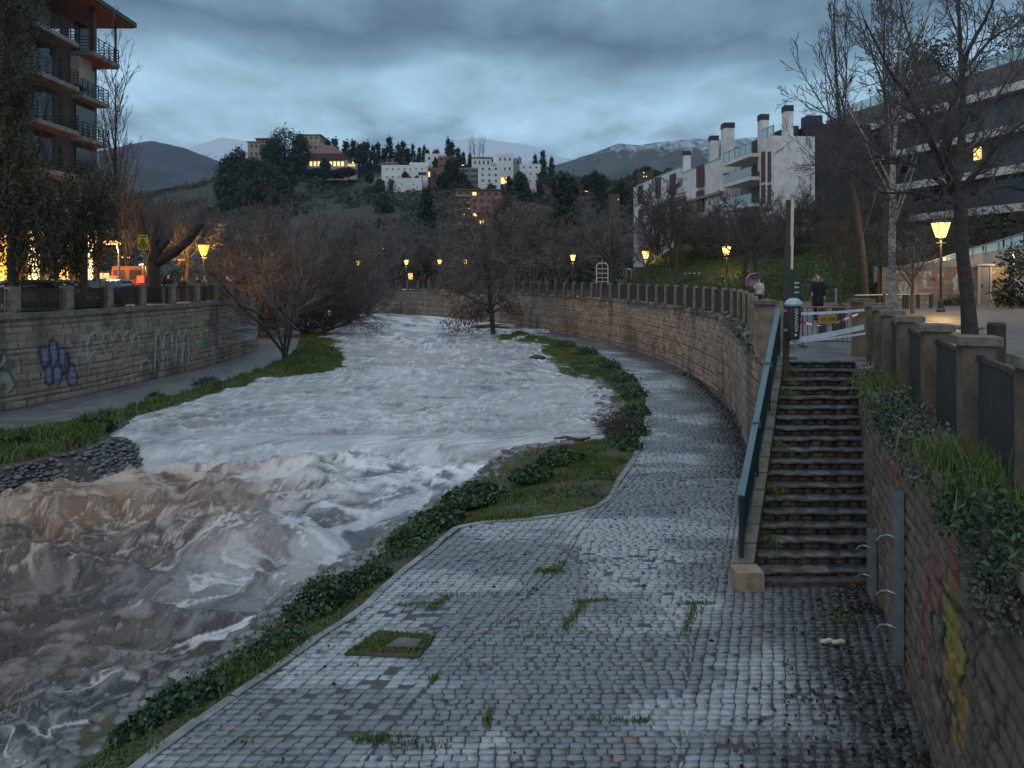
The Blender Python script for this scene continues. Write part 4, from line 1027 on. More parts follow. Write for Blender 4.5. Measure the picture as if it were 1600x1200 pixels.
# ================= vegetation
def rhombs(C, size, rng, asp=.5, hang=0.0, flat=0.0):
    """one four-cornered leaf per centre"""
    n = len(C); a = rng.normal(size=(n, 3)); a[:, 2] = a[:, 2] * (1 - flat) - hang * 2.2
    a /= np.linalg.norm(a, axis=1)[:, None]
    b = rng.normal(size=(n, 3)); b -= a * np.sum(a * b, 1)[:, None]; b /= np.linalg.norm(b, axis=1)[:, None]
    s = (size * rng.uniform(.6, 1.4, n))[:, None] if np.isscalar(size) else size[:, None]
    V = np.stack([C - a * s, C + b * s * asp, C + a * s, C - b * s * asp], 1).reshape(-1, 3)
    return V, np.arange(4 * n).reshape(n, 4)
def leafmesh(name, C, size, seed, asp=.5, hang=0.0, flat=0.0):
    V, Fq = rhombs(np.asarray(C), size, np.random.default_rng(seed), asp, hang, flat); return mesh_np(name, V, Fq)
def clumps(rng, n_cl, per, shape, spread):
    """clump centres from shape(rng), leaves around each"""
    out = []
    for i in range(n_cl):
        c, r = shape(rng); k = max(3, int(per * rng.uniform(.5, 1.4)))
        out.append(c + rng.normal(0, 1, (k, 3)) * spread * r * rng.uniform(.6, 1.3))
    return np.concatenate(out)
def blades(P0, hgt, rng, w_=.012, lean=.45):
    n = len(P0); a = rng.uniform(0, 2 * PI, n); h = hgt * rng.uniform(.4, 1.4, n); wv = np.stack([np.cos(a), np.sin(a), 0 * a], 1) * (w_ * rng.uniform(.6, 1.4, n))[:, None]
    b = rng.uniform(0, 2 * PI, n); ln = np.stack([np.cos(b), np.sin(b), 0 * b], 1) * (h * lean * rng.random(n))[:, None]; up = np.zeros((n, 3)); up[:, 2] = h
    V = np.stack([P0 - wv, P0 + wv, P0 + up * .6 + ln * .4 + wv * .7, P0 + up * .6 + ln * .4 - wv * .7, P0 + up + ln], 1).reshape(-1, 3)
    o = np.arange(n)[:, None] * 5
    f = np.concatenate([np.concatenate([o, o + 1, o + 2, o + 3], 1), np.concatenate([o + 3, o + 2, o + 4, o + 4], 1)])
    return V, f
def blademesh(name, P0, hgt, seed, w_=.012, lean=.45):
    rng = np.random.default_rng(seed); n = len(P0); V, f = blades(np.asarray(P0, float), hgt, rng, w_, lean)
    # keep triangles and quads apart
    me = bpy.data.meshes.new(name); q = f[:n]; t = f[n:, :3]
    me.vertices.add(len(V)); me.vertices.foreach_set('co', V.astype(np.float32).ravel())
    li = np.concatenate([q.ravel(), t.ravel()]).astype(np.int32); me.loops.add(len(li)); me.loops.foreach_set('vertex_index', li)
    ls = np.concatenate([np.arange(0, 4 * n, 4), 4 * n + np.arange(0, 3 * n, 3)]).astype(np.int32); me.polygons.add(2 * n); me.polygons.foreach_set('loop_start', ls)
    me.update(calc_edges=True); me.validate(); return me
# ---- grass on the banks: blades scattered over the sheets
def on_bank(Vb, n, v0, v1, rng, dens):
    R, C_ = Vb.shape[:2]; i = rng.uniform(0, R - 1.01, n); v = np.minimum(rng.uniform(v0, v1, n), 1) * (C_ - 1.01)
    ii, vi = i.astype(int), v.astype(int); fi, fv = (i - ii)[:, None], (v - vi)[:, None]
    p = Vb[ii, vi] * (1 - fi) * (1 - fv) + Vb[ii + 1, vi] * fi * (1 - fv) + Vb[ii, vi + 1] * (1 - fi) * fv + Vb[ii + 1, vi + 1] * fi * fv
    wd = np.linalg.norm(Vb[ii, -1] - Vb[ii, 0], axis=1); k = rng.random(n) < np.clip(wd / 5.5, .15, 1) * dens(p, v / C_)
    return p[k]
rng = np.random.default_rng(21)
bare = lambda p, v: np.where(fbm(p[:, 0] * .55, p[:, 1] * .55, 4, 70) > .58, .12, 1.0) * np.where(p[:, 1] < 3, 0, 1)
gp = np.concatenate([on_bank(RB, 190000, .0, .52, rng, bare)])
tall = fbm(gp[:, 0] * .9, gp[:, 1] * .9, 3, 71)
o = obj('bank_grass', blademesh('bank_grass', gp, .035 + .08 * smooth(.5, .7, tall), 1, .009, .7), M['grass']); tag(o, kind='stuff')
gp = on_bank(LB, 60000, .0, .95, rng, lambda p, v: np.where(p[:, 1] < 16, 0, 1) * np.clip(1.2 - .5 * (p[:, 1] > 60), 0, 1))
tall = fbm(gp[:, 0] * .8, gp[:, 1] * .8, 3, 72)
o = obj('left_bank_grass', blademesh('left_bank_grass', gp, .08 + .16 * smooth(.5, .7, tall), 2, .022, .7), M['grass']); tag(o, kind='stuff')
# weeds in the joints of the path
wp = []
for a, b, n, sp in (((838, 893), (882, 893), 260, .05), ((850, 897), (885, 878), 160, .06), ((880, 985), (915, 942), 300, .035), ((900, 942), (955, 938), 160, .03), ((1070, 990), (1086, 945), 260, .03), ((1060, 945), (1112, 944), 120, .03), ((610, 947), (690, 945), 130, .04), ((672, 952), (702, 932), 160, .04), ((700, 930), (830, 930), 70, .05), ((550, 1157), (605, 1157), 160, .04), ((590, 1160), (700, 1168), 140, .05), ((760, 1140), (765, 1110), 90, .03), ((995, 1130), (1010, 1128), 40, .04), ((905, 1125), (1010, 1130), 90, .03), ((675, 1066), (680, 1058), 60, .03), ((1300, 965), (1345, 975), 260, .12), ((1235, 1035), (1260, 1100), 50, .05)):
    pa, pb = G(*a), G(*b); t = rng.random((n, 1)); wp.append(np.array(pa) * (1 - t) + np.array(pb) * t + np.c_[rng.normal(0, sp, n), rng.normal(0, sp, n), np.zeros(n) + .005])
c, q = DSQ
t = rng.random((1500, 2)); qq = [np.array(p) for p in q]; pp = (qq[0][None] * (1 - t[:, :1]) + qq[3][None] * t[:, :1]) * (1 - t[:, 1:]) + (qq[1][None] * (1 - t[:, :1]) + qq[2][None] * t[:, :1]) * t[:, 1:]
pp = pp[(np.abs(pp[:, 0] - c.x - .15) > .16) | (np.abs(pp[:, 1] - c.y) > .13)]; pp[:, 2] = .04; wp.append(pp)
for pb in (CA.lerp(CB, .3), CA.lerp(CB, .5), CA.lerp(CB, .86), CA.lerp(CB, .93), CA.lerp(CB, .78), CA.lerp(CB, .1)):
    n = 260; wp.append(np.array(pb) + np.c_[rng.normal(.33, .07, n), rng.normal(0, .25, n), np.zeros(n)] + np.c_[np.zeros(n), np.zeros(n), rng.uniform(-.16, 0, n)])
k = 420; yy = 7 + 19 * rng.random(k) ** 1.4; xx = rng.uniform(-3.5, 8, k); kk = inpoly(xx, yy, path_poly) & (fbm(xx * .6, yy * .6, 3, 88) > .47)
for a_, b_ in zip(xx[kk], yy[kk]): n = int(rng.integers(4, 26)); wp.append(np.c_[a_ + rng.normal(0, .09, n), b_ + rng.normal(0, .012, n), np.full(n, .004)])
wp = np.concatenate(wp); o = obj('path_weeds', blademesh('path_weeds', wp, .05, 5, .008, .9), M['grass']); tag(o, kind='stuff')
# dead leaves by the foot of the walls
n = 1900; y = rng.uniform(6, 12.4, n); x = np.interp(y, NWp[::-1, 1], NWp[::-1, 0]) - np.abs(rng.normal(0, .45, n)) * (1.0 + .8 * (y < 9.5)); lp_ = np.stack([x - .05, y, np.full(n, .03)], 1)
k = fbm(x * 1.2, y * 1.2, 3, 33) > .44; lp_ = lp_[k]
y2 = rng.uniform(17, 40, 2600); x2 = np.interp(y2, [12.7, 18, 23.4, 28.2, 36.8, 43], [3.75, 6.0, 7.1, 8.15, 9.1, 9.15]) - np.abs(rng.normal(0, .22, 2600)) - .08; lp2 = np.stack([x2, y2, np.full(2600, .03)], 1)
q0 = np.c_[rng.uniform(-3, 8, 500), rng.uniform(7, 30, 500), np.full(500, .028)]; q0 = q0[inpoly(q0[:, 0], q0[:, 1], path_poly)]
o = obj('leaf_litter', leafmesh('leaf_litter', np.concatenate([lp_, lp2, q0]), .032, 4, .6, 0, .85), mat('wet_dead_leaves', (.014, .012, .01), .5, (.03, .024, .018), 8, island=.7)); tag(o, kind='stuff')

# ---- stones along the water
def stones(name, pts, size, seed, m, flat=.5):
    rng = np.random.default_rng(seed); n = len(pts); k = 6
    base = []
    for z, r in ((-.5, .55), (0, 1.0), (.55, .78), (.85, .32)):
        for j in range(k): base.append((r * math.cos(2 * PI * j / k), r * math.sin(2 * PI * j / k), z))
    base = np.array(base); fs = []
    for r in range(3):
        for j in range(k): fs.append((r * k + j, r * k + (j + 1) % k, (r + 1) * k + (j + 1) % k, (r + 1) * k + j))
    fs += [(3 * k, 3 * k + 1, 3 * k + 2, 3 * k + 3), (3 * k + 3, 3 * k + 4, 3 * k + 5, 3 * k)]
    s = size * rng.uniform(.5, 1.5, n); ang = rng.uniform(0, 2 * PI, n); el = rng.uniform(.55, 1, n)
    V = base[None] * (1 + rng.normal(0, .1, (n, len(base), 3))); V[:, :, 1] *= el[:, None]; V[:, :, 2] *= flat
    ca, sa = np.cos(ang)[:, None], np.sin(ang)[:, None]; X = V[:, :, 0] * ca - V[:, :, 1] * sa; Y = V[:, :, 0] * sa + V[:, :, 1] * ca
    V = np.stack([X, Y, V[:, :, 2]], 2) * s[:, None, None] + np.asarray(pts)[:, None, :]
    fq = np.array(fs); Fq = (np.arange(n)[:, None, None] * len(base) + fq[None]).reshape(-1, 4)
    o = obj(name, mesh_np(name, V.reshape(-1, 3), Fq), m); tag(o, kind='stuff'); return o
up_ = on_bank(RB, 90000, .5, .88, rng, lambda p, v: np.where(p[:, 1] > 15.6, 1, 0) * np.where(fbm(p[:, 0] * .5, p[:, 1] * .5, 3, 75) > .5, .3, 1)); o = obj('point_grass', blademesh('point_grass', up_, .09, 9, .014, .8), M['grass']); tag(o, kind='stuff')
gc_ = on_bank(RB, 46000, .04, .66, rng, lambda p, v: np.where((p[:, 1] > 5) & (p[:, 1] < 46), 1, 0) * smooth(.52, .62, fbm(p[:, 0] * .9, p[:, 1] * .9, 4, 77))); gc_ = np.repeat(gc_, 2, 0) + np.c_[rng.normal(0, .05, 2 * len(gc_)), rng.normal(0, .05, 2 * len(gc_)), rng.uniform(.0, .16, 2 * len(gc_))]
o = obj('bank_ground_cover', leafmesh('bank_ground_cover', gc_, .03, 12, .7, 0, .3), M['leafivy']); tag(o, kind='stuff')
rng = np.random.default_rng(31); cut = int(len(RB) * .62)
p1 = on_bank(RB[:], 8500, .55, 1.04, rng, lambda p, v: np.where((p[:, 1] < 25) & (p[:, 1] > 5), 1, 0) * np.where((p[:, 1] < 15.6) | (v > .85), np.clip((v - .5) * 5, .15, 1), .02) + np.where((p[:, 1] >= 25) & (p[:, 1] < 42), .25, 0))
stones('embankment_stones', p1 + np.array((0, 0, .0)), .115, 6, M['pebble'], .5)
n = 420; t = rng.random((n, 1)); A_, B_ = np.array(G(938, 606, -.22)), np.array(G(968, 660, -.16)); pq = A_ * (1 - t) + B_ * t + np.c_[rng.normal(.25, .3, n), rng.normal(0, .5, n), rng.normal(0, .03, n)]
stones('shore_pebbles', pq, .11, 8, M['pebble'], .5)
n = 420; t = rng.random((n, 1)); A_, B_ = np.array(G(352, 609, -.3)), np.array(G(462, 587, -.3)); pq = A_ * (1 - t) + B_ * t + np.c_[rng.normal(0, .3, n), rng.normal(-.2, .3, n), rng.normal(0, .03, n)]
stones('left_shore_pebbles', pq, .13, 9, M['pebble'], .5)
# stone revetment on the left
def revetment():
    top = [Vector((-17.4, 14, 0)), G(-90, 754, .0), G(0, 733, .0), G(79, 716, .0), G(147, 699, .0), G(172, 687, -.02), G(206, 688, -.15)]; bot = [Vector((-16.6, 13.6, -.78)), G(-90, 814, -.78), G(0, 793, -.78), G(71, 776, -.78), G(165, 762, -.78), G(200, 750, -.78), G(222, 733, -.7)]
    t = thing('stone_revetment', 'sloping dark cobbled revetment holding the left bank above the rapids', 'revetment', tuple(top[1]))
    mb = MB(); mb.loft(top, bot); mb.loft([p + Vector((-.6, .6, -.02)) for p in top], top); obj('bed', mb, M['soil'], t, world=True)
    rng = np.random.default_rng(3); a, _ = resample(top, .1); b, _ = resample(bot, .1); m = len(a); b = np.stack([np.interp(np.linspace(0, 1, m), np.linspace(0, 1, len(b)), b[:, k]) for k in range(3)], 1)
    pts = []
    for r in range(12):
        for i in range(0, m, 1):
            f = (r + rng.uniform(-.25, .25) + .3) / 12; j = min(m - 1, max(0, i)); p = a[j] * (1 - f) + b[j] * f; pts.append(p + rng.normal(0, .025, 3))
    pts = np.array(pts)[rng.random(len(pts)) < .62]
    o = stones('facing_stones', pts, .105, 11, M['riprap'], .62); del o['kind']; o.parent = t; o.data.transform(Matrix.Translation(-t.location)); 
revetment()

# ---- bushes
def bush(name, label, cat, c, rad, n_cl, per, leaf, m, seed, group=None, asp=.6, stem=True, hang=0.0, spread=.16):
    t = thing(name, label, cat, tuple(c), group); rng = np.random.default_rng(seed); rad = np.array(rad) * (np.array((.55, .8, .5)) if name == 'ivy_clump' else 1)
    def sh(r):
        v = r.normal(size=3); v /= np.linalg.norm(v); v[2] = abs(v[2]) if not hang else v[2]; q = r.uniform(.35, 1.0) ** .5
        return v * rad * q, rad.mean()
    C_ = clumps(rng, n_cl, per, sh, spread)
    if name == 'ivy_clump': C_[:, 0] += .38 * C_[:, 1]; C_[:, 2] *= .6 + .8 * vn(C_[:, 0] * 2.2, C_[:, 1] * 2.2, seed)
    if not hang: C_[:, 2] = np.maximum(C_[:, 2], .02)
    obj('foliage', leafmesh('foliage', C_, leaf, seed, asp, hang), m, t)
    if stem:
        mb = MB(); r = random.Random(seed)
        for k in range(7):
            a = r.uniform(0, 6.28); mb.tube([(0, 0, -.05), (math.cos(a) * rad[0] * .4, math.sin(a) * rad[1] * .4, rad[2] * .45), (math.cos(a) * rad[0] * .75, math.sin(a) * rad[1] * .75, rad[2] * .8)], [.014, .01, .005], 5, False)
        obj('stems', mb, M['bark'], t)
    return t
gi = 'ivy clumps along the right bank'
for i, (px, py, z, r, lab) in enumerate(((292, 1098, -.12, (.62, .55, .42), 'large ivy clump nearest the camera on the right bank'), (225, 1140, -.2, (.45, .4, .28), 'low ivy clump at the bottom edge below the largest clump'), (505, 945, -.1, (.75, .75, .5), 'big ivy clump beside the widest part of the cobbled path'), (570, 908, -.05, (.6, .6, .28), 'ivy clump just beyond the big one beside the path'), (678, 822, -.08, (.9, .8, .38), 'ivy clump on the bank corner left of the grass lobe'), (640, 845, -.1, (.6, .6, .28), 'small ivy clump above the stones near the bank corner'), (738, 778, -.1, (1.1, .9, .3), 'sprawling ivy patch near the weir end on the grass lobe'), (880, 720, -.05, (1.2, .7, .28), 'ivy patch on the far side of the grass lobe'), (830, 745, -.05, (.9, .7, .25), 'ivy patch in the middle of the grass lobe'), (430, 1010, -.1, (.5, .5, .22), 'small ivy clump between the two largest clumps'))):
    bush('ivy_clump', lab, 'ivy', G(px, py, z), r, int(70 + 100 * r[0]), 20, .036 if py > 860 else .055, M['leafivy'], 40 + i, gi, .75, spread=.13)
gk = 'low shrubs lining the curved path'
for i, (px, py, lab) in enumerate(((1003, 678, 'low shrub on the path edge level with the debris heap'), (1006, 648, 'low shrub on the path edge at its widest bend'), (1000, 620, 'low shrub on the path edge just past the bend'), (985, 595, 'low shrub on the path edge beside the grass strip'), (960, 575, 'low shrub above the grass point on the path edge'), (925, 553, 'dark shrub on the path edge near the driftwood stump'), (890, 540, 'farthest low shrub on the path edge'), (992, 700, 'nearest low shrub on the path edge above the kerb curve'))):
    p = G(px - 8, py, -.02); bush('path_shrub', lab, 'shrub', p, (.45 * p.y / 32, .8 * p.y / 32, .3), 90, 9, .07, M['leafivy'], 60 + i, gk, .6, spread=.16)
for i, (px, py, s, lab) in enumerate(((325, 606, .5, 'round tuft of tall grass on the left bank'), (245, 628, .35, 'smaller grass tuft on the left bank above the water'), (152, 672, .42, 'dark round bush on the tip of the left bank above the fall'), (25, 702, .35, 'dark tuft in the grass above the revetment'))):
    bush('grass_tuft', lab, 'tuft', G(px, py, -.15), (s * 1.5, s, s), 70, 12, .07, M['leafdark'] if i > 1 else M['leafivy'], 80 + i, 'tufts on the left bank', .3)
# plants spilling over the near wall top
gs = 'plants growing on top of the rubble wall'
def nwpt(px, py, off):
    f = px2wall(NWp, NWs); s = f(px, 600)[0]; i = int(np.argmin(np.abs(NWs - s))); p = NWp[i]; z = HC - (py - HY) / F * p[1]
    return Vector((p[0] + NWn[i][0] * off, p[1] + NWn[i][1] * off, z))
labs = ['grey shrub at the stair head corner of the rubble wall', 'grey shrub spilling over the wall under the second pillar', 'green shrub below the middle pillars of the near fence', 'big grey green shrub spilling down the wall at the middle pillars', 'dark green shrub below the last railing panel', 'thick ivy hanging at the right edge under the nearest pillar', 'pale herb bush hanging low at the right edge', 'dry grey shrub hanging between the second and third pillars']
for i, (px, py, off, r, m, lf) in enumerate(((1362, 600, .02, (.25, .35, .3), 'leafgrey', .035), (1392, 648, .05, (.22, .4, .28), 'leafgrey', .035), (1422, 672, .06, (.22, .4, .3), 'leafivy', .035), (1455, 700, .1, (.26, .45, .36), 'leafgrey', .03), (1530, 800, .06, (.2, .4, .28), 'leafivy', .03), (1580, 850, .08, (.22, .4, .36), 'leafivy', .028), (1592, 930, .06, (.16, .35, .26), 'leafgrey', .024), (1410, 640, .04, (.18, .4, .26), 'leafgrey', .03))):
    bush('wall_plant', labs[i], 'plant', nwpt(px, py, off), r, 90, 14, lf, M[m], 100 + i, gs, .45, hang=.15, spread=.17)
for i, (px, py, n, hh, lab) in enumerate(((1378, 592, 500, .28, 'bright grass tuft at the head of the rubble wall'), (1405, 625, 420, .26, 'bright grass tuft under the third pillar'), (1500, 720, 800, .26, 'tall grass tuft at the foot of the biggest visible railing'), (1545, 775, 600, .2, 'green grass tuft close to the nearest pillar'))):
    c = nwpt(px, py + 22, -.02); rg = np.random.default_rng(i); pts = np.c_[rg.normal(0, .12, n), rg.normal(0, .3, n), rg.uniform(-.05, .05, n)]
    o = obj('grass_tuft', blademesh('grass_tuft', pts, hh, 50 + i, .006, .8), M['drygrass'], loc=c); tag(o, lab, 'grass tuft', gs)
# ground cover along the top of the curved wall
rng = np.random.default_rng(55); i = rng.integers(60, len(RWp) - 4, 5200); offs = rng.normal(.02, .1, 5200); pc = np.stack([RWp[i, 0] + RWn[i, 0] * offs, RWp[i, 1] + RWn[i, 1] * offs, pz(RWp[i, 1]) + rng.normal(.02, .12, 5200)], 1)
big = np.clip(1.2 - RWp[i, 1] / 60, .15, 1); pc[:, 2] -= .25 * big * rng.random(5200); kk = fbm(RWs[i] * .5, RWs[i] * 0, 3, 12) > .42 - .1 * big
o = obj('wall_top_weeds', leafmesh('wall_top_weeds', pc[kk], .085, 3, .4), M['leafgrey']); tag(o, kind='stuff')
# ================= trees
def grow(seed, H, r0, lv, trunk_pts=None, kink=.12):
    """skeleton of a tree standing at the origin. lv: per level dict(n, ang, len, up, start, segs).
    returns {level: [(points, radii)]}"""
    rng = random.Random(seed); out = {}
    def perp(d):
        v = Vector((rng.gauss(0, 1), rng.gauss(0, 1), rng.gauss(0, 1))); v -= d * v.dot(d); return v.normalized()
    def branch(p, d, L, r, k, pts=None):
        c = lv[k]; segs = c.get('segs', 4); tip = c.get('tip', .35)
        if pts is None:
            pts = [p.copy()]; q = p.copy(); dd = d.copy()
            for i in range(segs):
                dd = (dd + perp(dd) * kink * c.get('wig', 1.0) + Vector((0, 0, c.get('up', 0.0)))).normalized(); q = q + dd * L / segs; pts.append(q.copy())
        n = len(pts); rad = [max(.0035, r * (1 - (1 - tip) * i / (n - 1))) for i in range(n)]
        out.setdefault(k, []).append((pts, rad))
        if k + 1 >= len(lv): return
        e = lv[k + 1]; m = e['n']; m = int(m) if isinstance(m, int) else max(1, int(m * L + rng.random()))
        for j in range(m):
            t = e.get('start', .3) + (1 - e.get('start', .3)) * (j + rng.random()) / m; t = min(t, .999)
            f = t * (n - 1); i = int(f); f -= i; q = pts[i].lerp(pts[i + 1], f); dd = (pts[i + 1] - pts[i]).normalized()
            a = math.radians(e['ang'] * rng.uniform(.7, 1.3)); nd = (dd * math.cos(a) + perp(dd) * math.sin(a)).normalized()
            Lr = e['len'] * (e.get('taper', .55) * (1 - t) + (1 - e.get('taper', .55) * .7)) * rng.uniform(.65, 1.25); Lr = Lr * L if e.get('rel', True) else Lr
            branch(q, nd, Lr, max(.004, (rad[i] * .65 + .0) * e.get('thick', .8)), k + 1)
    branch(Vector((0, 0, -.1)), Vector((0, 0, 1)), H, r0, 0, [Vector(p) for p in trunk_pts] if trunk_pts else None)
    return out
def tubes_mesh(name, items, kmin=3, rmin=0.0):
    V = []; Fq = []; o = 0
    for pts, rad in items:
        k = 8 if rad[0] > .09 else 6 if rad[0] > .05 else 4 if rad[0] > .02 else 3
        A = np.array([tuple(p) for p in pts]); n = len(A); t = np.gradient(A, axis=0); t /= np.linalg.norm(t, axis=1)[:, None] + 1e-9
        ref = np.array((1., .1, 0)) if abs(t[0, 0]) < .8 else np.array((0, 1., .1)); u = ref[None] - t * (t @ ref)[:, None]; u /= np.linalg.norm(u, axis=1)[:, None] + 1e-9; w_ = np.cross(t, u)
        a = 2 * PI * np.arange(k) / k; R = np.maximum(np.array(rad), rmin)[:, None, None]
        V.append((A[:, None, :] + (u[:, None, :] * np.cos(a)[None, :, None] + w_[:, None, :] * np.sin(a)[None, :, None]) * R).reshape(-1, 3))
        i = (np.arange(n - 1)[:, None] * k + np.arange(k)[None, :]); j = (np.arange(n - 1)[:, None] * k + (np.arange(k)[None, :] + 1) % k)
        Fq.append(np.stack([i, j, j + k, i + k], 2).reshape(-1, 4) + o); o += n * k
    return mesh_np(name, np.concatenate(V), np.concatenate(Fq))
def tree_meshes(seed, H, r0, lv, split=2, rmin=.0, trunk_pts=None, kink=.12, leaf=None):
    """(trunk mesh with limbs, crown mesh of twigs, leaf centres or None)"""
    g = grow(seed, H, r0, lv, trunk_pts, kink); ks = sorted(g)
    a = [b for k in ks if k < split for b in g[k]]; c = [b for k in ks if k >= split for b in g[k]]
    T = tubes_mesh('trunk', a); Cm = tubes_mesh('crown', c, rmin=rmin)
    L = None
    if leaf:
        rng = np.random.default_rng(seed); tips = np.array([tuple(p) for k in ks[-1:] for pts, _ in g[k] for p in pts[1:]]); tips = tips[rng.random(len(tips)) < leaf[0]]
        L = np.repeat(tips, leaf[1], 0) + rng.normal(0, leaf[2], (len(tips) * leaf[1], 3)) - np.array((0, 0, leaf[3]))
    return T, Cm, L
TM = {}
TM['spread'] = tree_meshes(1, 4.5, .15, [dict(segs=6, up=.02, tip=.4), dict(n=9, ang=48, len=.85, up=.07, start=.38, segs=5), dict(n=8, ang=42, len=.48, up=.05, segs=4, start=.15), dict(n=6, ang=40, len=.42, up=.03, segs=3, start=.15), dict(n=4, ang=38, len=.5, segs=2, start=.2)], 2, .011)
TM['spread2'] = tree_meshes(7, 5.2, .16, [dict(segs=6, up=.02, tip=.35), dict(n=11, ang=40, len=.75, up=.1, start=.3, segs=5), dict(n=9, ang=40, len=.45, up=.06, segs=4, start=.15), dict(n=7, ang=40, len=.45, up=.03, segs=3, start=.15), dict(n=4, ang=38, len=.5, segs=2, start=.2)], 2, .011)
TM['multi'] = tree_meshes(5, .7, .16, [dict(segs=2, tip=.9), dict(n=5, ang=26, len=6.4, rel=False, up=.05, start=.3, segs=7, thick=.75), dict(n=11, ang=40, len=.42, up=.03, segs=4, start=.18), dict(n=7, ang=40, len=.42, up=.02, segs=3, start=.15), dict(n=4, ang=38, len=.45, segs=2, start=.2)], 2, .009)
TM['thicket'] = tree_meshes(9, .6, .14, [dict(segs=2, tip=.9), dict(n=12, ang=50, len=4.6, rel=False, up=.05, start=.2, segs=6, thick=.7), dict(n=11, ang=42, len=.45, up=.0, segs=4, start=.12), dict(n=8, ang=42, len=.42, up=-.03, segs=3, start=.12), dict(n=4, ang=40, len=.45, segs=2, start=.2, up=-.03)], 2, .0095)
TM['upright'] = tree_meshes(3, 11, .16, [dict(segs=9, up=.02, tip=.15, wig=.5), dict(n=17, ang=24, len=.36, up=.15, start=.2, segs=5, thick=.55), dict(n=6, ang=28, len=.38, up=.1, segs=3, start=.2), dict(n=4, ang=28, len=.42, up=.05, segs=2, start=.2)], 2, .011)
TM['poplar'] = tree_meshes(13, 15, .2, [dict(segs=9, up=.02, tip=.12, wig=.4), dict(n=19, ang=22, len=.36, up=.16, start=.2, segs=5, thick=.5), dict(n=6, ang=24, len=.4, up=.12, segs=3, start=.2), dict(n=4, ang=26, len=.4, up=.06, segs=2, start=.2)], 2, .014)
_tc = {}
def tree(name, label, cat, loc, kind, sc=1.0, rz=0.0, trunk=None, twig=None, group=None):
    trunk = trunk or M['bark']; twig = twig or M['twig']; key = (kind, trunk.name, twig.name)
    if key not in _tc:
        T, C_, L = TM[kind]; _tc[key] = (T.copy(), C_.copy()); finish(_tc[key][0], trunk, True); finish(_tc[key][1], twig, False)
    t = thing(name, label, cat, loc, group, rz, sc)
    for nm, me in zip(('trunk', 'crown'), _tc[key]):
        o = bpy.data.objects.new(nm, me); COL.objects.link(o); o.parent = t
    return t
def ground(px, d, z): p = P(px, HY, d); p.z = z; return p

# ---- the big bare tree on the right
def bigtree():
    base = ground(1515, 24.5, 3.15); t = thing('bare_tree', 'big bare spreading tree on the promenade in front of the dark apartments', 'tree', tuple(base))
    q = lambda px, py, dd=0: P(px, py, 24.5 + dd) - base
    trunk = [(.02, 0, -.1), q(1512, 470), q(1504, 400), q(1500, 330), q(1494, 290)]
    limbs = [([q(1494, 292), q(1480, 235, -.4), q(1478, 200, -.6), q(1500, 130, -.8), q(1512, 80, -.9), q(1540, 30, -1.4), q(1560, -20, -1.8)], .15),
             ([q(1494, 290), q(1500, 240, .5), q(1505, 165, .8), q(1500, 70, 1.0), q(1498, 10, 1.2), q(1494, -60, 1.3)], .14),
             ([q(1492, 300), q(1455, 225, -.6), q(1420, 150, -1.2), q(1395, 120, -1.8), q(1375, 80, -2.2), q(1350, 30, -2.6)], .11),
             ([q(1497, 310), q(1440, 262, .6), q(1390, 245, 1.4), q(1345, 215, 2.0), q(1310, 190, 2.6), q(1262, 160, 3.0)], .09),
             ([q(1499, 320), q(1460, 308, -1.0), q(1420, 300, -1.7), q(1375, 300, -2.2), q(1320, 262, -2.8), q(1285, 268, -3.2)], .075),
             ([q(1498, 300), q(1525, 270, -.5), q(1560, 225, -1.0), q(1600, 190, -1.4), q(1650, 160, -1.8)], .11),
             ([q(1500, 330), q(1540, 300, .6), q(1575, 290, 1.2), q(1620, 300, 1.6), q(1680, 270, 2.2)], .085),
             ([q(1508, 110, -.9), q(1550, 60, -.6), q(1585, 40, -.3), q(1620, 10, 0)], .06), ([q(1478, 215, -.5), q(1450, 160, .4), q(1430, 90, 1.0), q(1410, 20, 1.6), q(1400, -30, 2)], .08),
             ([q(1494, 290), q(1530, 200, 1.6), q(1570, 130, 2.6), q(1605, 60, 3.4)], .09), ([q(1496, 300), q(1470, 250, -2), q(1440, 190, -3.6), q(1400, 160, -5.0)], .08)]
    items = [([Vector(p) for p in trunk], [.26, .21, .19, .185, .18])]; tw = []
    for i, (pts, r) in enumerate(limbs):
        sm, _ = resample(pts, .5); pts = [Vector(p) for p in sm]; n = len(pts); items.append((pts, [r * (1 - .82 * k / (n - 1)) for k in range(n)]))
        g = grow(100 + i, 1, r, [dict(segs=2), dict(n=1.75, ang=46, len=2.1, rel=False, up=.07, segs=6, start=.18, thick=.62, taper=.5), dict(n=8, ang=42, len=.5, up=.06, segs=4, start=.12), dict(n=5, ang=40, len=.5, up=.03, segs=3, start=.15)], pts, .2) if False else None
        rng = random.Random(200 + i); Ltot = sum((pts[k + 1] - pts[k]).length for k in range(n - 1))
        out = grow(100 + i, Ltot, r * .95, [dict(segs=n - 1, tip=.2), dict(n=2.3, ang=48, len=.30, up=.06, segs=6, start=.15, thick=.6), dict(n=8, ang=44, len=.5, up=.05, segs=4, start=.12), dict(n=5, ang=40, len=.5, up=.03, segs=3, start=.15)], pts, .2)
        for k in out:
            if k: tw += out[k]
    obj('trunk', tubes_mesh('trunk', items), M['bark'], t, sm=True); obj('crown', tubes_mesh('crown', tw, rmin=.008), M['twigdark'], t)
bigtree()
tree('birch_tree', 'white barked birch rising beside the lantern post', 'tree', tuple(ground(1397, 36, 3.2)), 'upright', 1.35, .6, M['birch'], M['twigdark'])
tree('birch_tree', 'slender grey birch left of the white barked one', 'tree', tuple(ground(1352, 41, 3.2)), 'upright', 1.5, 2.1, M['bark'], M['twigdark'])
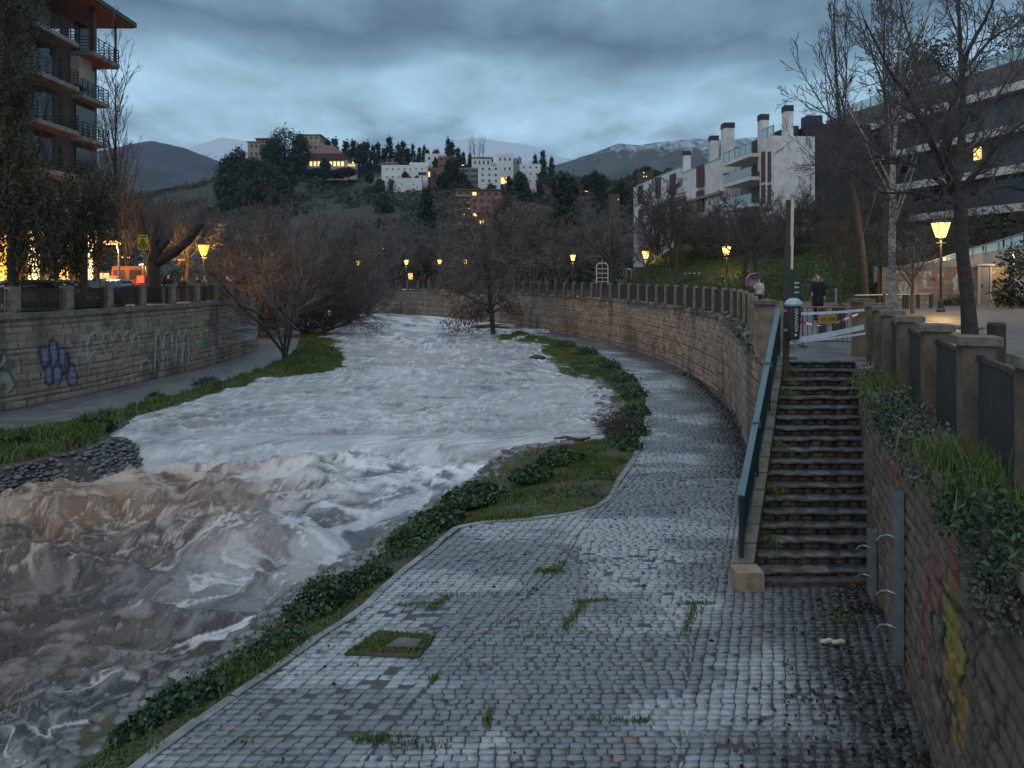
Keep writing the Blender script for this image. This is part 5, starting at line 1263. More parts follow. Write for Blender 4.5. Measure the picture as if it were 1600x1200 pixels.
tree('birch_tree', 'thin grey birch behind the waiting person', 'tree', tuple(ground(1375, 50, 3.3)), 'upright', 1.7, 4.1, M['bark'], M['twigdark'])
lamp_tree = tree('young_tree', 'thin trunked young tree with a trunk coloured as if lantern lit', 'tree', tuple(ground(1426, 36.5, 3.2)), 'spread', .62, 1.0, M['lobbywall'], M['twig'])  # ochre trunk material puts the lantern's light into the bark colour
tree('slope_tree', 'dark slender tree on the grass slope right of the waiting person', 'tree', tuple(ground(1313, 44, 3.4)), 'spread2', .75, .3, M['bark'], M['twigdark'])
tree('slope_tree', 'thin grey tree close beside the dark slender one on the slope', 'tree', tuple(ground(1327, 50, 4.2)), 'spread', .8, 2.3, M['bark'], M['twigdark'])
for i, (px, d, z, k, sc, lab) in enumerate(((1163, 58, 3.4, 'spread', 1.25, 'bare tree behind the lantern in front of the white apartments'), (1060, 66, 3.6, 'spread2', 1.3, 'tall bare tree before the brown shutters of the white apartments'), (1030, 75, 3.4, 'spread2', 1.5, 'tall bare tree at the far end of the white apartments'), (1180, 54, 3.6, 'spread', .95, 'bare tree left of the umbrella carrier on the slope'), (1110, 72, 4.5, 'spread', 1.25, 'bare tree between the two lanterns below the apartments'))):
    tree('bare_tree', lab, 'tree', tuple(ground(px, d, z)), k, sc, i * 1.3, M['bark'], M['twigdark'])
# thicket of bare shrubs on the slope below the apartments
rng = random.Random(41); gt = 'bare shrubs of the thicket below the apartments'
for i in range(24):
    px = 1030 + i * 17 + rng.uniform(-8, 8); d0_ = 52 + max(0, 1320 - px) * .03; off = rng.uniform(8, 17); d = d0_ + off; z = 3.3 + off * .36
    tree('bare_shrub', 'bare grey shrub in the thicket on the slope below the apartments', 'shrub', tuple(ground(px, d, z)), 'thicket', rng.uniform(.55, .95), rng.uniform(0, 6), M['bark'], M['twigdark'], gt)
for i, px in enumerate((1440, 1490, 1555, 1600, 1650)):
    tree('bare_shrub', 'bare grey shrub behind the graffiti wall by the ramp', 'shrub', tuple(ground(px, 54 + i % 2 * 3, 5.2)), 'thicket', 1.0, i * 1.1, M['bark'], M['twigdark'], 'bare shrubs behind the ramp')
bush('evergreen_bush', 'dark evergreen bush at the right edge in front of the graffiti wall', 'bush', ground(1612, 43, 4.6), (1.6, 1.6, 2.2), 90, 26, .12, M['leafdark'], 300, hang=.1)
bush('evergreen_bush', 'dark evergreen hedge bush above the ramp railing', 'bush', ground(1560, 58, 6.8), (4.5, 2.5, 2.6), 130, 26, .16, M['leafdark'], 301)
for i, (px, py) in enumerate(((1493, 478), (1575, 486), (1600, 484))): bush('weed_clump', 'green weed clump growing at the foot of the graffiti wall', 'weeds', ground(px, 46.2, 3.2), (.8, .3, .6), 30, 14, .07, M['leafivy'], 310 + i, 'weeds at the graffiti wall')

# ---- river tree with dry brown leaves
def rivertree():
    base = G(771, 533, -.6); base.z = -.7
    T, C_, L = tree_meshes(17, 11.4, .24, [dict(segs=8, up=.0, tip=.12, wig=.4), dict(n=32, ang=68, len=.55, up=.035, start=.22, segs=5, thick=.5, taper=.7), dict(n=10, ang=45, len=.42, up=-.02, segs=4, start=.12), dict(n=7, ang=42, len=.42, up=-.04, segs=3, start=.12), dict(n=3, ang=40, len=.5, segs=2, start=.2)], 2, .013, leaf=(.42, 1, .07, .04))
    t = thing('river_tree', 'lone tree with dry brown leaves standing in the flooded river', 'tree', tuple(base)); t.scale = (1.0,) * 3
    obj('trunk', T, M['bark'], t, sm=True); c = obj('crown', C_, M['twig'], t)
    obj('dry_leaves', leafmesh('dry_leaves', L, .10, 5, .5, .5), M['leafbrown'], c)
    # limbs drooping to the water with hanging leaves
    rng = random.Random(4); r = np.random.default_rng(4); items = []; cs = []
    for k in range(14):
        a = PI + rng.uniform(-1.0, .8) if k < 10 else rng.uniform(-.6, .6); L0 = rng.uniform(2.2, 5.2) if k < 10 else rng.uniform(1.5, 3.4); p = Vector((0, 0, rng.uniform(2.2, 3.2))); pts = []
        for s in range(9):
            f = s / 8; pts.append(Vector((math.cos(a) * L0 * f, math.sin(a) * L0 * f * .6, p.z + .9 * math.sin(f * 2.2) - 1.9 * f * f * (1 if k < 10 else .6))))
        items.append((pts, [.05 * (1 - .8 * s / 8) for s in range(9)]))
        for s in range(3, 9):
            n = 24; cs.append(np.array(pts[s])[None] + r.normal(0, 1, (n, 3)) * np.array((.38, .35, .3)) - np.array((0, 0, .28)))
    obj('low_limbs', tubes_mesh('low_limbs', items), M['bark'], t); obj('hanging_leaves', leafmesh('hanging_leaves', np.concatenate(cs), .12, 6, .35, .8), M['leafbrown'], t)
rivertree()

# ---- left bank trees
tree('multi_stem_tree', 'multi stemmed bare tree fanning up from the left grass bank', 'tree', tuple(G(446, 562, -.05)), 'multi', 1.2, .4, M['bark'], M['twig'])
tree('leaning_tree', 'dark bare tree behind the multi stemmed one on the left bank', 'tree', tuple(G(481, 524, -.05)), 'thicket', 1.6, 1.2, M['bark'], M['twigdark'])
gl_ = 'bare trees crowding the far left bank'
rng = random.Random(6)
for i, (px, d, sc, k) in enumerate(((520, 72, 1.5, 'thicket'), (545, 80, 1.6, 'thicket'), (505, 66, 1.35, 'thicket'), (560, 90, 1.5, 'thicket'), (575, 96, 1.3, 'thicket'), (535, 92, 1.8, 'multi'), (500, 86, 1.9, 'multi'), (470, 78, 1.8, 'multi'), (440, 84, 1.9, 'multi'), (410, 74, 1.6, 'thicket'), (430, 70, 1.5, 'multi'), (395, 66, 1.3, 'thicket'), (375, 80, 1.6, 'multi'), (350, 74, 1.4, 'multi'))):
    tree('bare_tree', 'brown bare tree in the tangle along the far left bank', 'tree', tuple(ground(px, d, .1 if px > 450 else .3)), k, sc, i * 1.9, M['bark'], M['twig' if i % 2 else 'twigdark'], gl_)
tree('poplar_tree', 'tall bare poplar beside the balcony apartment block', 'tree', tuple(ground(182, 52, 3.3)), 'poplar', 1.05, 0, M['bark'], M['twig'])
tree('poplar_tree', 'second bare poplar just right of the tallest one', 'tree', tuple(ground(200, 60, 3.2)), 'poplar', .98, 1.4, M['bark'], M['twig'])
tree('leaning_tree', 'slender bare tree leaning right above the street lamp', 'tree', tuple(ground(205, 50, 3.3)), 'upright', .92, 2.2, M['bark'], M['twig']).rotation_euler = (0, .3, 2.2)
tree('street_tree', 'bare street tree behind the yellow warning sign', 'tree', tuple(ground(235, 58, 3.3)), 'spread2', 1.15, .7, M['bark'], M['twig'])
tree('street_tree', 'bare street tree right of the pollarded trunk', 'tree', tuple(ground(292, 64, 3.2)), 'spread', 1.2, 2.4, M['bark'], M['twig'])
tree('street_tree', 'bare street tree lit orange by the lantern', 'tree', tuple(ground(345, 78, 3)), 'spread', 1.2, 4.4, M['bark'], M['twig'])
tree('street_tree', 'bare street tree left of the street lamp', 'tree', tuple(ground(150, 56, 3.3)), 'spread2', 1.2, 5.4, M['bark'], M['twig'])
def pollard():
    d = 43; base = ground(243, d, 3.4); q = lambda px, py, dd=0: P(px, py, d + dd) - base; t = thing('pollarded_tree', 'dark pollarded tree with one thick limb stretching to the right', 'tree', tuple(base)); mb = MB()
    mb.tube([q(242, 480), q(241, 450), q(240, 425), q(238, 408)], [.42, .36, .33, .36], 10)
    mb.tube([q(240, 412), q(258, 402, .2), q(275, 392, .3), q(292, 378, .2), q(303, 366, .1), q(308, 357), q(314, 348)], [.34, .3, .27, .22, .2, .22, .2], 9)
    mb.tube([q(238, 412), q(243, 392), q(240, 378), q(246, 372)], [.34, .3, .27, .3], 9); mb.tube([q(243, 395), q(255, 384), q(262, 374)], [.2, .18, .22], 8)
    obj('trunk', mb, M['bark'], t, sm=True); items = []; rng = random.Random(3)
    for (px, py), n in (((246, 372), 70), ((262, 374), 40), ((314, 350), 46), ((300, 368), 24), ((285, 385), 16)):
        c = q(px, py)
        for k in range(n):
            a = rng.uniform(0, 6.28); s = abs(rng.gauss(0, .35)); L = rng.uniform(1.2, 3.0); dv = Vector((math.cos(a) * s, math.sin(a) * s, 1)).normalized(); p = c + Vector((rng.uniform(-.25, .25), rng.uniform(-.25, .25), 0)); items.append(([p, p + dv * L * .5 + Vector((math.cos(a), math.sin(a), 0)) * .05, p + dv * L], [.016, .011, .006]))
    obj('crown', tubes_mesh('crown', items), M['twig'], t)
pollard()
def weeping(name, label, px, d, zb, lean, parts, seed, rtrunk=.3, strands=900, m_trunk=None):
    """evergreen with hanging leaf strands; parts: (px, py, rx_px, ry_px, rdepth) lobes of the crown"""
    base = ground(px, d, zb); t = thing(name, label, 'tree', tuple(base)); rng = np.random.default_rng(seed); r = random.Random(seed)
    lob = [(P(a, b, d + e) - base, ax / F * d, by / F * d, dp) for a, b, ax, by, dp, e in parts]
    top = max(l[0].z for l in lob); mb = MB(); tp = [Vector((0, 0, -.1)), Vector((lean * .2, 0, 2.2)), Vector((lean * .6, .1, 5)), Vector((lean, 0, top))]; sm, _ = resample(tp, .7); n = len(sm)
    mb.tube([Vector(p) for p in sm], [rtrunk * (1 - .75 * k / (n - 1)) for k in range(n)], 9)
    for c, ax, bz, dp in lob:
        s = Vector(sm[min(n - 1, max(0, int((c.z - bz) / max(top, 1) * n)))]); mb.tube([s, s.lerp(c, .5) + Vector((0, 0, .3)), c + Vector((0, 0, bz * .3))], [rtrunk * .4, rtrunk * .25, rtrunk * .1], 6)
    obj('trunk', mb, m_trunk or M['bark'], t, sm=True)
    C_ = []; tot = sum(l[1] * l[2] for l in lob)
    for c, ax, bz, dp in lob:
        k = int(strands * ax * bz / tot)
        for j in range(k):
            v = rng.normal(size=3); v /= np.linalg.norm(v); v *= rng.uniform(.2, 1.0) ** .45; p = np.array(c) + v * np.array((ax, dp, bz)); L = rng.uniform(.5, 1.7) * (.6 + .6 * (v[2] < 0)); m_ = int(12 * L) + 5
            s = np.linspace(0, 1, m_)[:, None]; C_.append(p[None] + s * np.array((rng.normal(0, .16), rng.normal(0, .16), -L))[None] + rng.normal(0, .05, (m_, 3)))
    C_ = np.concatenate(C_); obj('crown', leafmesh('crown', C_, .095, seed, .28, .6), M['leafweep'], t); return t
weeping('weeping_evergreen', 'big dark weeping evergreen hanging over the street fence at the left edge', 22, 31, 3.4, -.3, ((8, 60, 40, 110, 1.8, 0), (-20, 180, 55, 120, 2.0, 0), (18, 250, 45, 80, 2.0, -.5), (60, 325, 60, 55, 2.0, 0), (10, 340, 60, 60, 2, 0), (15, -30, 45, 60, 1.6, 0), (60, 378, 30, 22, 1.2, 0)), 5, .22, 1900)
weeping('weeping_evergreen', 'dark weeping evergreen with a trunk coloured as if lit orange behind the street fence', 131, 34, 3.4, .1, ((120, 300, 45, 55, 1.8, 0), (140, 340, 42, 50, 1.6, 0), (95, 340, 40, 50, 1.6, .4), (160, 300, 24, 40, 1.2, 0), (88, 372, 26, 26, 1.1, 0), (122, 378, 24, 24, 1.1, 0)), 6, .21, 720, M['lobbywall'])  # ochre in place of bark: orange street light put into the trunk colour
tree('street_tree', 'grey trunked bare tree between the two weeping evergreens', 'tree', tuple(ground(90, 37, 3.4)), 'spread2', .95, .2, M['bark'], M['twig'])
# sword leaved plant at the left edge
def yucca():
    c = ground(18, 30, 3.75); t = thing('spiky_plant', 'spiky leaved plant poking over the street fence at the left edge', 'plant', tuple(c)); rng = random.Random(2); mb = MB()
    for k in range(70):
        a = rng.uniform(0, 6.28); e = rng.uniform(.1, 1.3); L = rng.uniform(.6, 1.0); dv = Vector((math.cos(a) * math.cos(e), math.sin(a) * math.cos(e), math.sin(e))); s = Vector((-math.sin(a), math.cos(a), 0)) * .035; p = Vector((0, 0, .3))
        mb.add([p - s, p + s, p + dv * L * .6 + s * .8, p + dv * L * .6 - s * .8, p + dv * L - Vector((0, 0, .12))], [(0, 1, 2, 3), (3, 2, 4)])
    obj('leaves', mb, M['leafivy'], t); mb = MB(); mb.tube([(0, 0, -.4), (0, 0, .35)], [.1, .08], 7); obj('stem', mb, M['bark'], t)
yucca()

# ---- trees behind the far fence and across the park
gb = 'bare trees of the thicket behind the far promenade fence'; rng = random.Random(77)
for i in range(38):
    px = 585 + (i % 22) * 20 + rng.uniform(-9, 9); d = (112 + rng.uniform(0, 26)) if i < 22 else rng.uniform(142, 200); px = px if px < 1010 else px - 40
    if px > 820 and i < 22: d = rng.uniform(95, 115)
    tree('bare_tree', 'brown bare tree in the thicket behind the far promenade fence', 'tree', tuple(ground(px, d, 3.0)), ('spread', 'spread2', 'multi', 'spread')[i % 4], rng.uniform(1.1, 1.75) * (1 if d < 140 else 1.45), rng.uniform(0, 6), M['bark'], M['twig'], gb)
for i in range(16):
    px = 335 + i * 17 + rng.uniform(-8, 8); d = rng.uniform(115, 185); tree('bare_tree', 'brown bare tree beyond the left bank under the hill', 'tree', tuple(ground(px, d, 2.9)), ('spread', 'multi', 'spread2')[i % 3], rng.uniform(1.2, 1.8), rng.uniform(0, 6), M['bark'], M['twig'], 'bare trees under the hill beyond the left bank')
def crown_tree(name, label, loc, h, rx, seed, m, n_cl, per, leaf, spread=.12, base_f=.15, point=1.0, group=None, cat='tree'):
    """evergreen: tapered trunk, crown of leaf clumps filling a spindle or an oval"""
    t = thing(name, label, cat, tuple(loc), group); rng = np.random.default_rng(seed)
    f = rng.uniform(0, 1, n_cl) ** .85; prof = np.where(f < .25, .55 + .45 * f / .25, (1 - ((f - .25) / .75) ** (1.6 if point > .5 else 3)) ** (point if point > .5 else .5)); a = rng.uniform(0, 2 * PI, n_cl); q = rng.uniform(.3, 1, n_cl) ** .5 * (.85 + .35 * rng.random(n_cl))
    c = np.stack([np.cos(a) * prof * rx * q, np.sin(a) * prof * rx * q, h * (base_f + (1 - base_f) * f)], 1)
    Cc = np.repeat(c, per, 0) + rng.normal(0, 1, (n_cl * per, 3)) * np.array((rx * spread * 1.5, rx * spread * 1.5, rx * spread * 1.8))
    obj('crown', leafmesh('crown', Cc, leaf, seed, .55), m, t); mb = MB(); mb.tube([(0, 0, -.5), (0, 0, h * .4), (0, 0, h * .9)], [rx * .13, rx * .09, rx * .03], 7); obj('trunk', mb, M['bark'], t); return t
for i, (px, d, h, rx, m, lab) in enumerate(((840, 150, 15, 4.2, 'leafolive', 'yellow green leafed tree left of the dark conifer behind the far fence'), (862, 145, 13, 3.6, 'leafolive', 'second yellow green tree beside the dark conifer'), (815, 170, 17, 4.5, 'leafolive', 'pale olive tree below the white hillside houses'), (905, 130, 12, 4.5, 'leafdark', 'dark green tree behind the small lantern on the promenade'), (940, 140, 12.5, 4.5, 'leafdark', 'dark green tree left of the white apartments'), (785, 175, 15, 3.5, 'leafbrown', 'russet tree in front of the brick apartment tower'))):
    crown_tree('leafy_tree', lab, ground(px, d, 2.9), h, rx, 400 + i, M[m], 130, 26, .26, .1, .2, .4)
crown_tree('conifer_tree', 'dark pointed conifer among the yellow green trees', ground(880, 138, 2.9), 20, 2.6, 420, M['leafpine'], 170, 24, .24, .14, .1, 1.0)
crown_tree('cypress_tree', 'tall dark cypress standing alone below the white houses', ground(667, 150, 2.9), 19, 2.6, 421, M['leafpine'], 190, 26, .24, .12, .06, .9)
crown_tree('conifer_tree', 'broad dark conifer rising behind the dark apartments', ground(1440, 84, 9), 21, 4.2, 422, M['leafpine'], 230, 30, .22, .13, .1, .45)
crown_tree('conifer_tree', 'dark tree mass at the top right corner behind the apartments', ground(1600, 84, 12), 17, 6, 423, M['leafpine'], 260, 30, .22, .11, .1, .4)
# ================= hill, mountains
_cx = [-900, 0, 150, 220, 300, 345, 370, 400, 440, 480, 520, 570, 600, 700, 760, 850, 950, 1050, 1200, 1700, 2600]
_cy = [345, 335, 315, 300, 288, 272, 258, 246, 242, 248, 262, 262, 256, 255, 258, 268, 280, 292, 300, 300, 320]
D0, D1 = 205.0, 430.0
def hill_z(x, d):
    x = np.asarray(x, float); d = np.asarray(d, float)
    px = CX + F * x / np.maximum(d, 60); cy = np.interp(px, _cx, _cy); zc = HC + (HY - cy) / F * D1
    t = np.clip((d - D0) / (D1 - D0), 0, 1.25); s = np.where(t < 1, t ** 1.04, 1)
    z = 2.5 + (zc - 2.5) * s
    gully = (fbm(x * .018, d * .006, 4, 80) - .5) * 13 + (fbm(x * .06, d * .05, 4, 81) - .5) * 5
    return z + gully * np.sin(np.clip(t * 1.35, 0, 1) * PI) ** .8 - 1.5
def hill_hit(px, py, dmin=D0):
    d = np.arange(dmin, 470, .5); x = (px - CX) / F * d; zr = HC - (py - HY) / F * d; k = np.where(hill_z(x, d) >= zr)[0]
    dd = d[k[0]] if len(k) else 425.0
    p = P(px, py, dd); return Vector((p.x, p.y, float(hill_z(p.x, dd))))
xs = np.linspace(-420, 420, 340); ds = np.linspace(D0 - 4, 520, 170); X, Y = np.meshgrid(xs, ds)
V = np.stack([X.ravel(), Y.ravel(), hill_z(X.ravel(), Y.ravel())], 1)
M['hill'] = mat('scrubby_hillside', (.02, .025, .016), .95, (.036, .035, .024), .05, 0, stain=(.012, .016, .011), sscale=.05)
o = obj('hill', mesh_np('hill', V, grid_faces(170, 340)), M['hill'], sm=True); tag(o, kind='structure')
rng = np.random.default_rng(90); n = 17000; x = rng.uniform(-230, 160, n); d = rng.uniform(D0, 440, n); k = (fbm(x * .03, d * .02, 4, 84) > .34) & (CX + F * x / d > 100); x, d = x[k], d[k]
c = np.stack([x, d, hill_z(x, d) + .5], 1); s = rng.uniform(.6, 1.5, len(c)); Cc = np.repeat(c, 14, 0) + rng.normal(0, 1, (len(c) * 14, 3)) * np.repeat(s, 14)[:, None] * np.array((1.1, 1.1, .7))
o = obj('hillside_scrub', leafmesh('hillside_scrub', Cc, .48, 7, .6), M['scrub']); tag(o, kind='stuff')
def mountains(name, d, prof, depth, seed, m, rough):
    px = np.array([p[0] for p in prof], float); py = np.array([p[1] for p in prof], float); q = np.linspace(px[0], px[-1], 260); yy = np.interp(q, px, py); r = np.linspace(0, 1, 60); rows = []
    for t in r:
        dd = d - depth * (1 - t); x = (q - CX) / F * d; zc = HC + (HY - yy) / F * d; prf = t ** .8
        z = 2 + zc * prf + rough * zc.max() * (fbm(x * 6 / d * 3, t * 6 + x * 0, 5, seed) - .5) * np.sin(t * PI * .5 + .6); rows.append(np.stack([x, np.full_like(x, dd), z], 1))
    for t in (.5, 0): rows.append(np.stack([x, np.full_like(x, d + depth * (1 - t)), (2 + zc * t)], 1))
    V = np.concatenate(rows); o = obj(name, mesh_np(name, V, grid_faces(len(rows), 260)), m, sm=True); tag(o, kind='structure')
def mk_mtn(name, c, c2, snow):
    m, nt, b = newmat(name); g = N(nt, 'ShaderNodeNewGeometry'); sp = N(nt, 'ShaderNodeSeparateXYZ'); nt.links.new(g.outputs['Position'], sp.inputs[0])
    nz = noise(nt, .012, 8, .65); n2 = noise(nt, .05, 6, .7, mapping=(1, .5, .35))
    base = mixc(nt, rampf(nt, nz, .4, .6), c, c2)
    if snow:
        ad = N(nt, 'ShaderNodeMath', operation='MULTIPLY_ADD'); nt.links.new(n2, ad.inputs[0]); ad.inputs[1].default_value = snow[2]; nt.links.new(sp.outputs[2], ad.inputs[2])
        base = mixc(nt, rampf(nt, ad.outputs[0], snow[0], snow[1]), base, (.42, .47, .53))
    nt.links.new(base, b.inputs['Base Color']); b.inputs['Roughness'].default_value = .95; return m
mountains('near_mountain', 1300, [(-500, 330), (-100, 250), (100, 240), (170, 238), (205, 229), (240, 226), (290, 236), (330, 252), (380, 268), (450, 300), (560, 330), (900, 335)], 500, 5, mk_mtn('mountain_scrub', (.04, .05, .06), (.022, .03, .038), None), .07)  # slight blue of distance haze put into the scrub colour
mountains('snowy_mountains', 2600, [(-700, 300), (100, 262), (250, 250), (310, 228), (345, 218), (400, 222), (470, 235), (560, 236), (640, 236), (700, 222), (740, 215), (780, 222), (840, 232), (880, 246), (960, 262), (1200, 280), (2200, 330)], 700, 6, mk_mtn('snowy_mountain_rock', (.05, .055, .06), (.035, .04, .045), (430, 560, 330)), .05)
mountains('blue_mountains', 1900, [(600, 330), (800, 275), (880, 255), (930, 236), (965, 225), (1000, 230), (1040, 223), (1090, 219), (1150, 214), (1250, 215), (1400, 250), (1700, 290), (2400, 340)], 600, 9, mk_mtn('mountain_rock', (.05, .06, .058), (.03, .037, .036), (415, 505, 250)), .06)

# ================= buildings
def box_at(mb, c, ax, ay, w_, d_, z0, z1):
    """box from front-left corner c along unit ax (width) and ay (depth)"""
    c = Vector((c.x, c.y, 0)); q = [c, c + ax * w_, c + ax * w_ + ay * d_, c + ay * d_]
    lo = [p + Vector((0, 0, z0)) for p in q]; hi = [p + Vector((0, 0, z1)) for p in q]
    mb.add(lo + hi, [(0, 3, 2, 1), (4, 5, 6, 7), (0, 1, 5, 4), (1, 2, 6, 5), (2, 3, 7, 6), (3, 0, 4, 7)])
def house(name, label, px0, px1, pyt, pyb, d, dp, m, wins=(), lit=(), roof=None, skew=0.0, cat='house', extra=None, win_m=None, pit=0.0):
    """block whose front spans the given frame; wins: fractions (u0,u1,v0,v1) of the front"""
    a, b = P(px0, pyb, d), P(px1, pyb, d); z0, z1 = a.z, HC - (pyt - HY) / F * d; w_ = (b - a).length; ax = Vector((math.cos(skew), math.sin(skew), 0)); ay = Vector((-math.sin(skew), math.cos(skew), 0))
    t = thing(name, label, cat, (a.x, a.y, z0)); mb = MB(); box_at(mb, a, ax, ay, w_, dp, z0 - 6, z1); obj('wall', mb, m, t, world=True)
    for i, (u0, u1, v0, v1) in enumerate(wins):
        mb = MB(); box_at(mb, a + ax * w_ * u0 - ay * .08, ax, ay, w_ * (u1 - u0), .16, z0 + (z1 - z0) * v0, z0 + (z1 - z0) * v1); obj('window', mb, M['warmwin'] if i in lit else (win_m or M['glass']), t, world=True)
    if roof is not None:
        mb = MB(); c = Vector((a.x, a.y, 0)) - ax * .6 - ay * .6; W, D = w_ + 1.2, dp + 1.2; q = [c, c + ax * W, c + ax * W + ay * D, c + ay * D]; lo = [p + Vector((0, 0, z1)) for p in q]; cc = c + ax * W / 2 + ay * D / 2 + Vector((0, 0, z1 + pit))
        if pit: mb.add(lo + [p + Vector((0, 0, .35)) for p in lo] + [cc], [(0, 3, 2, 1), (0, 1, 5, 4), (1, 2, 6, 5), (2, 3, 7, 6), (3, 0, 4, 7), (4, 5, 8), (5, 6, 8), (6, 7, 8), (7, 4, 8)])
        else: mb.add(lo + [p + Vector((0, 0, .4)) for p in lo], [(0, 3, 2, 1), (4, 5, 6, 7), (0, 1, 5, 4), (1, 2, 6, 5), (2, 3, 7, 6), (3, 0, 4, 7)])
        obj('roof', mb, roof, t, world=True)
    return t, a, ax, ay, w_, z0, z1
def gridw(nx, ny, fw=.5, fh=.5, m=.06, vb=.1):
    rg = random.Random(nx * 31 + ny * 7 + int(fw * 100)); J = lambda: rg.uniform(-.03, .03)
    return [((i + .5 - fw / 2 + J()) / nx * (1 - 2 * m) + m, (i + .5 + fw / 2) / nx * (1 - 2 * m) + m, vb + (j + .5 - fh / 2) / ny * (1 - vb), vb + (j + .5 + fh / 2) / ny * (1 - vb)) for j in range(ny) for i in range(nx)]
DH = 400
house('hill_house', 'flat topped tan block on the hill left of the big pine', 387, 428, 222, 262, DH + 10, 16, M['tanstone'], gridw(5, 3, .4, .35), roof=M['tanstone'])
house('hill_house', 'raised upper storey on the tan block left of the big pine', 400, 428, 217, 224, DH + 14, 10, M['brick'], gridw(4, 1, .4, .5), roof=M['brick'])
house('hill_house', 'stepped tan stone building right of the big pine', 465, 500, 211, 262, DH + 16, 16, M['tanstone'], gridw(4, 5, .45, .3), roof=M['tanstone'])
house('hill_house', 'lower tan wing below the stepped stone building', 472, 506, 224, 264, DH + 4, 10, M['tanstone'], gridw(4, 3, .4, .35))
t, a, ax, ay, w_, z0, z1 = house('pavilion', 'lit pavilion with a maroon pyramid roof on the hilltop', 479, 542, 250, 263, DH - 14, 18, M['cream'], gridw(9, 1, .6, .6), lit=(0, 1, 2, 4, 5, 6, 7, 8), cat='pavilion')
mb = MB(); box_at(mb, a - ax * 1.0 - ay * 1, ax, ay, w_ * .98, 20, z1, z1 + 3.2); obj('upper_band', mb, mat('maroon_band', (.06, .025, .028), .7), t, world=True)
mb = MB(); c = a + ax * w_ * .46 + ay * 9; c.z = 0; R = 10.5; q = [c + ax * sx_ * R * .9 + ay * sy_ * R * .9 + Vector((0, 0, z1 + 3.2)) for sx_, sy_ in ((-1, -1), (1, -1), (1, 1), (-1, 1))]; tp = [c + ax * sx_ * 2.2 + ay * sy_ * 2.2 + Vector((0, 0, z1 + 8.6)) for sx_, sy_ in ((-1, -1), (1, -1), (1, 1), (-1, 1))]
mb.add(q + tp, [(0, 1, 5, 4), (1, 2, 6, 5), (2, 3, 7, 6), (3, 0, 4, 7), (4, 5, 6, 7)]); obj('roof', mb, M['redroof'], t, world=True)
for px in (551, 580): 
    p = hill_hit(px, 262); t = thing('hill_lamp', 'lit lamp on the hilltop right of the pavilion' if px < 560 else 'lit lamp between the pavilion and the white houses', 'lamp', tuple(p)); mb = MB(); mb.tube([(0, 0, -1), (0, 0, 4.2)], .12, 5); obj('post', mb, M['iron'], t); mb = MB(); mb.lathe([(.2, 4.2), (.7, 4.6), (.7, 5.2), (.2, 5.5)], k=8); obj('lamp_glass', mb, M['lampyel'], t)
p = hill_hit(555, 262, 350)
house('terrace_wall', 'row of lit terrace windows beside the pavilion', 535, 556, 255, 262, DH - 12, 4, M['cream'], gridw(6, 1, .5, .5), lit=range(6), cat='terrace')
house('white_house', 'big white house with a stepped upper storey on the hill', 596, 668, 258, 300, 352, 14, M['white'], gridw(7, 3, .22, .2) + [(.8, .98, .62, .74)])
house('white_house', 'white upper storey with dark windows above the big white house', 640, 670, 254, 274, 360, 10, M['white'], gridw(4, 1, .6, .35))
house('white_house', 'long white garden wall house at the foot of the big white house', 597, 659, 278, 301, 346, 4, M['white'], gridw(3, 1, .1, .12))
house('tan_house', 'tan gabled house behind the big white house', 596, 622, 256, 276, 366, 8, M['tanstone'], gridw(3, 1, .3, .4), roof=M['roof'], pit=1.5)
house('tan_house', 'narrow tan end wall left of the white garden wall', 586, 597, 277, 293, 350, 5, M['tanstone'])
house('brick_house', 'red brick house with a lit window between the white houses', 660, 714, 262, 294, 356, 12, M['brick'], [(.1, .22, .55, .8), (.3, .4, .5, .85), (.55, .68, .6, .8), (.78, .9, .3, .5)] + gridw(6, 1, .3, .2), lit=(0,))
house('brick_house', 'dark red upper house behind the round tree', 684, 712, 244, 266, 372, 10, M['brick'], gridw(3, 2, .5, .4))
house('white_house', 'small white house far up the hill left of the thin poplars', 664, 696, 240, 256, 405, 10, M['white'], gridw(3, 1, .3, .3))
house('grey_house', 'grey balconied house left of the tall white house', 716, 752, 262, 292, 352, 10, M['greywall'], gridw(2, 3, .8, .4))
house('white_house', 'tall white house with small dark windows right of the grey one', 747, 782, 259, 290, 346, 12, M['white'], gridw(3, 3, .3, .35))
house('white_house', 'white house with a tiled hip roof above the tall white one', 737, 768, 247, 262, 372, 12, M['white'], gridw(4, 1, .35, .4), roof=M['roof'], pit=1.6)
house('white_house', 'pale stepped house with a warm lit terrace', 776, 802, 241, 292, 365, 12, M['white'], gridw(3, 3, .3, .3) + [(.1, .9, .1, .28)], lit=(9,))
house('grey_house', 'pale grey flat roofed house behind the lit terrace', 782, 815, 247, 262, 392, 12, M['greywall'], gridw(4, 1, .4, .4))
house('white_house', 'cream white house at the right end of the hill row', 812, 845, 256, 292, 362, 12, M['white'], gridw(3, 3, .25, .25))
bl, a, ax, ay, w_, z0, z1 = house('brick_tower', 'orange brick apartment tower below the white houses', 711, 783, 297, 352, 262, 12, M['orangebrick'], gridw(6, 5, .5, .45, .03, .0), lit=(3, 8, 26), roof=M['roof'], cat='apartment block', skew=.06)
for v in range(5): mb = MB(); box_at(mb, a + ax * w_ * .02 - ay * .9, ax, ay, w_ * .3, .9, z0 + (z1 - z0) * (v / 5 + .01), z0 + (z1 - z0) * (v / 5 + .07)); obj('balcony', mb, M['slab'], bl, world=True)
pb_ = crown_tree('slope_evergreen', 'dark evergreen in front of the dim houses on the right slope', P(868, 300, 322) - Vector((0, 0, 2.5)), 7, 2.4, 570, M['leafdark'], 90, 20, .36, .13, .12, .4, 'dark evergreens before the dim houses')
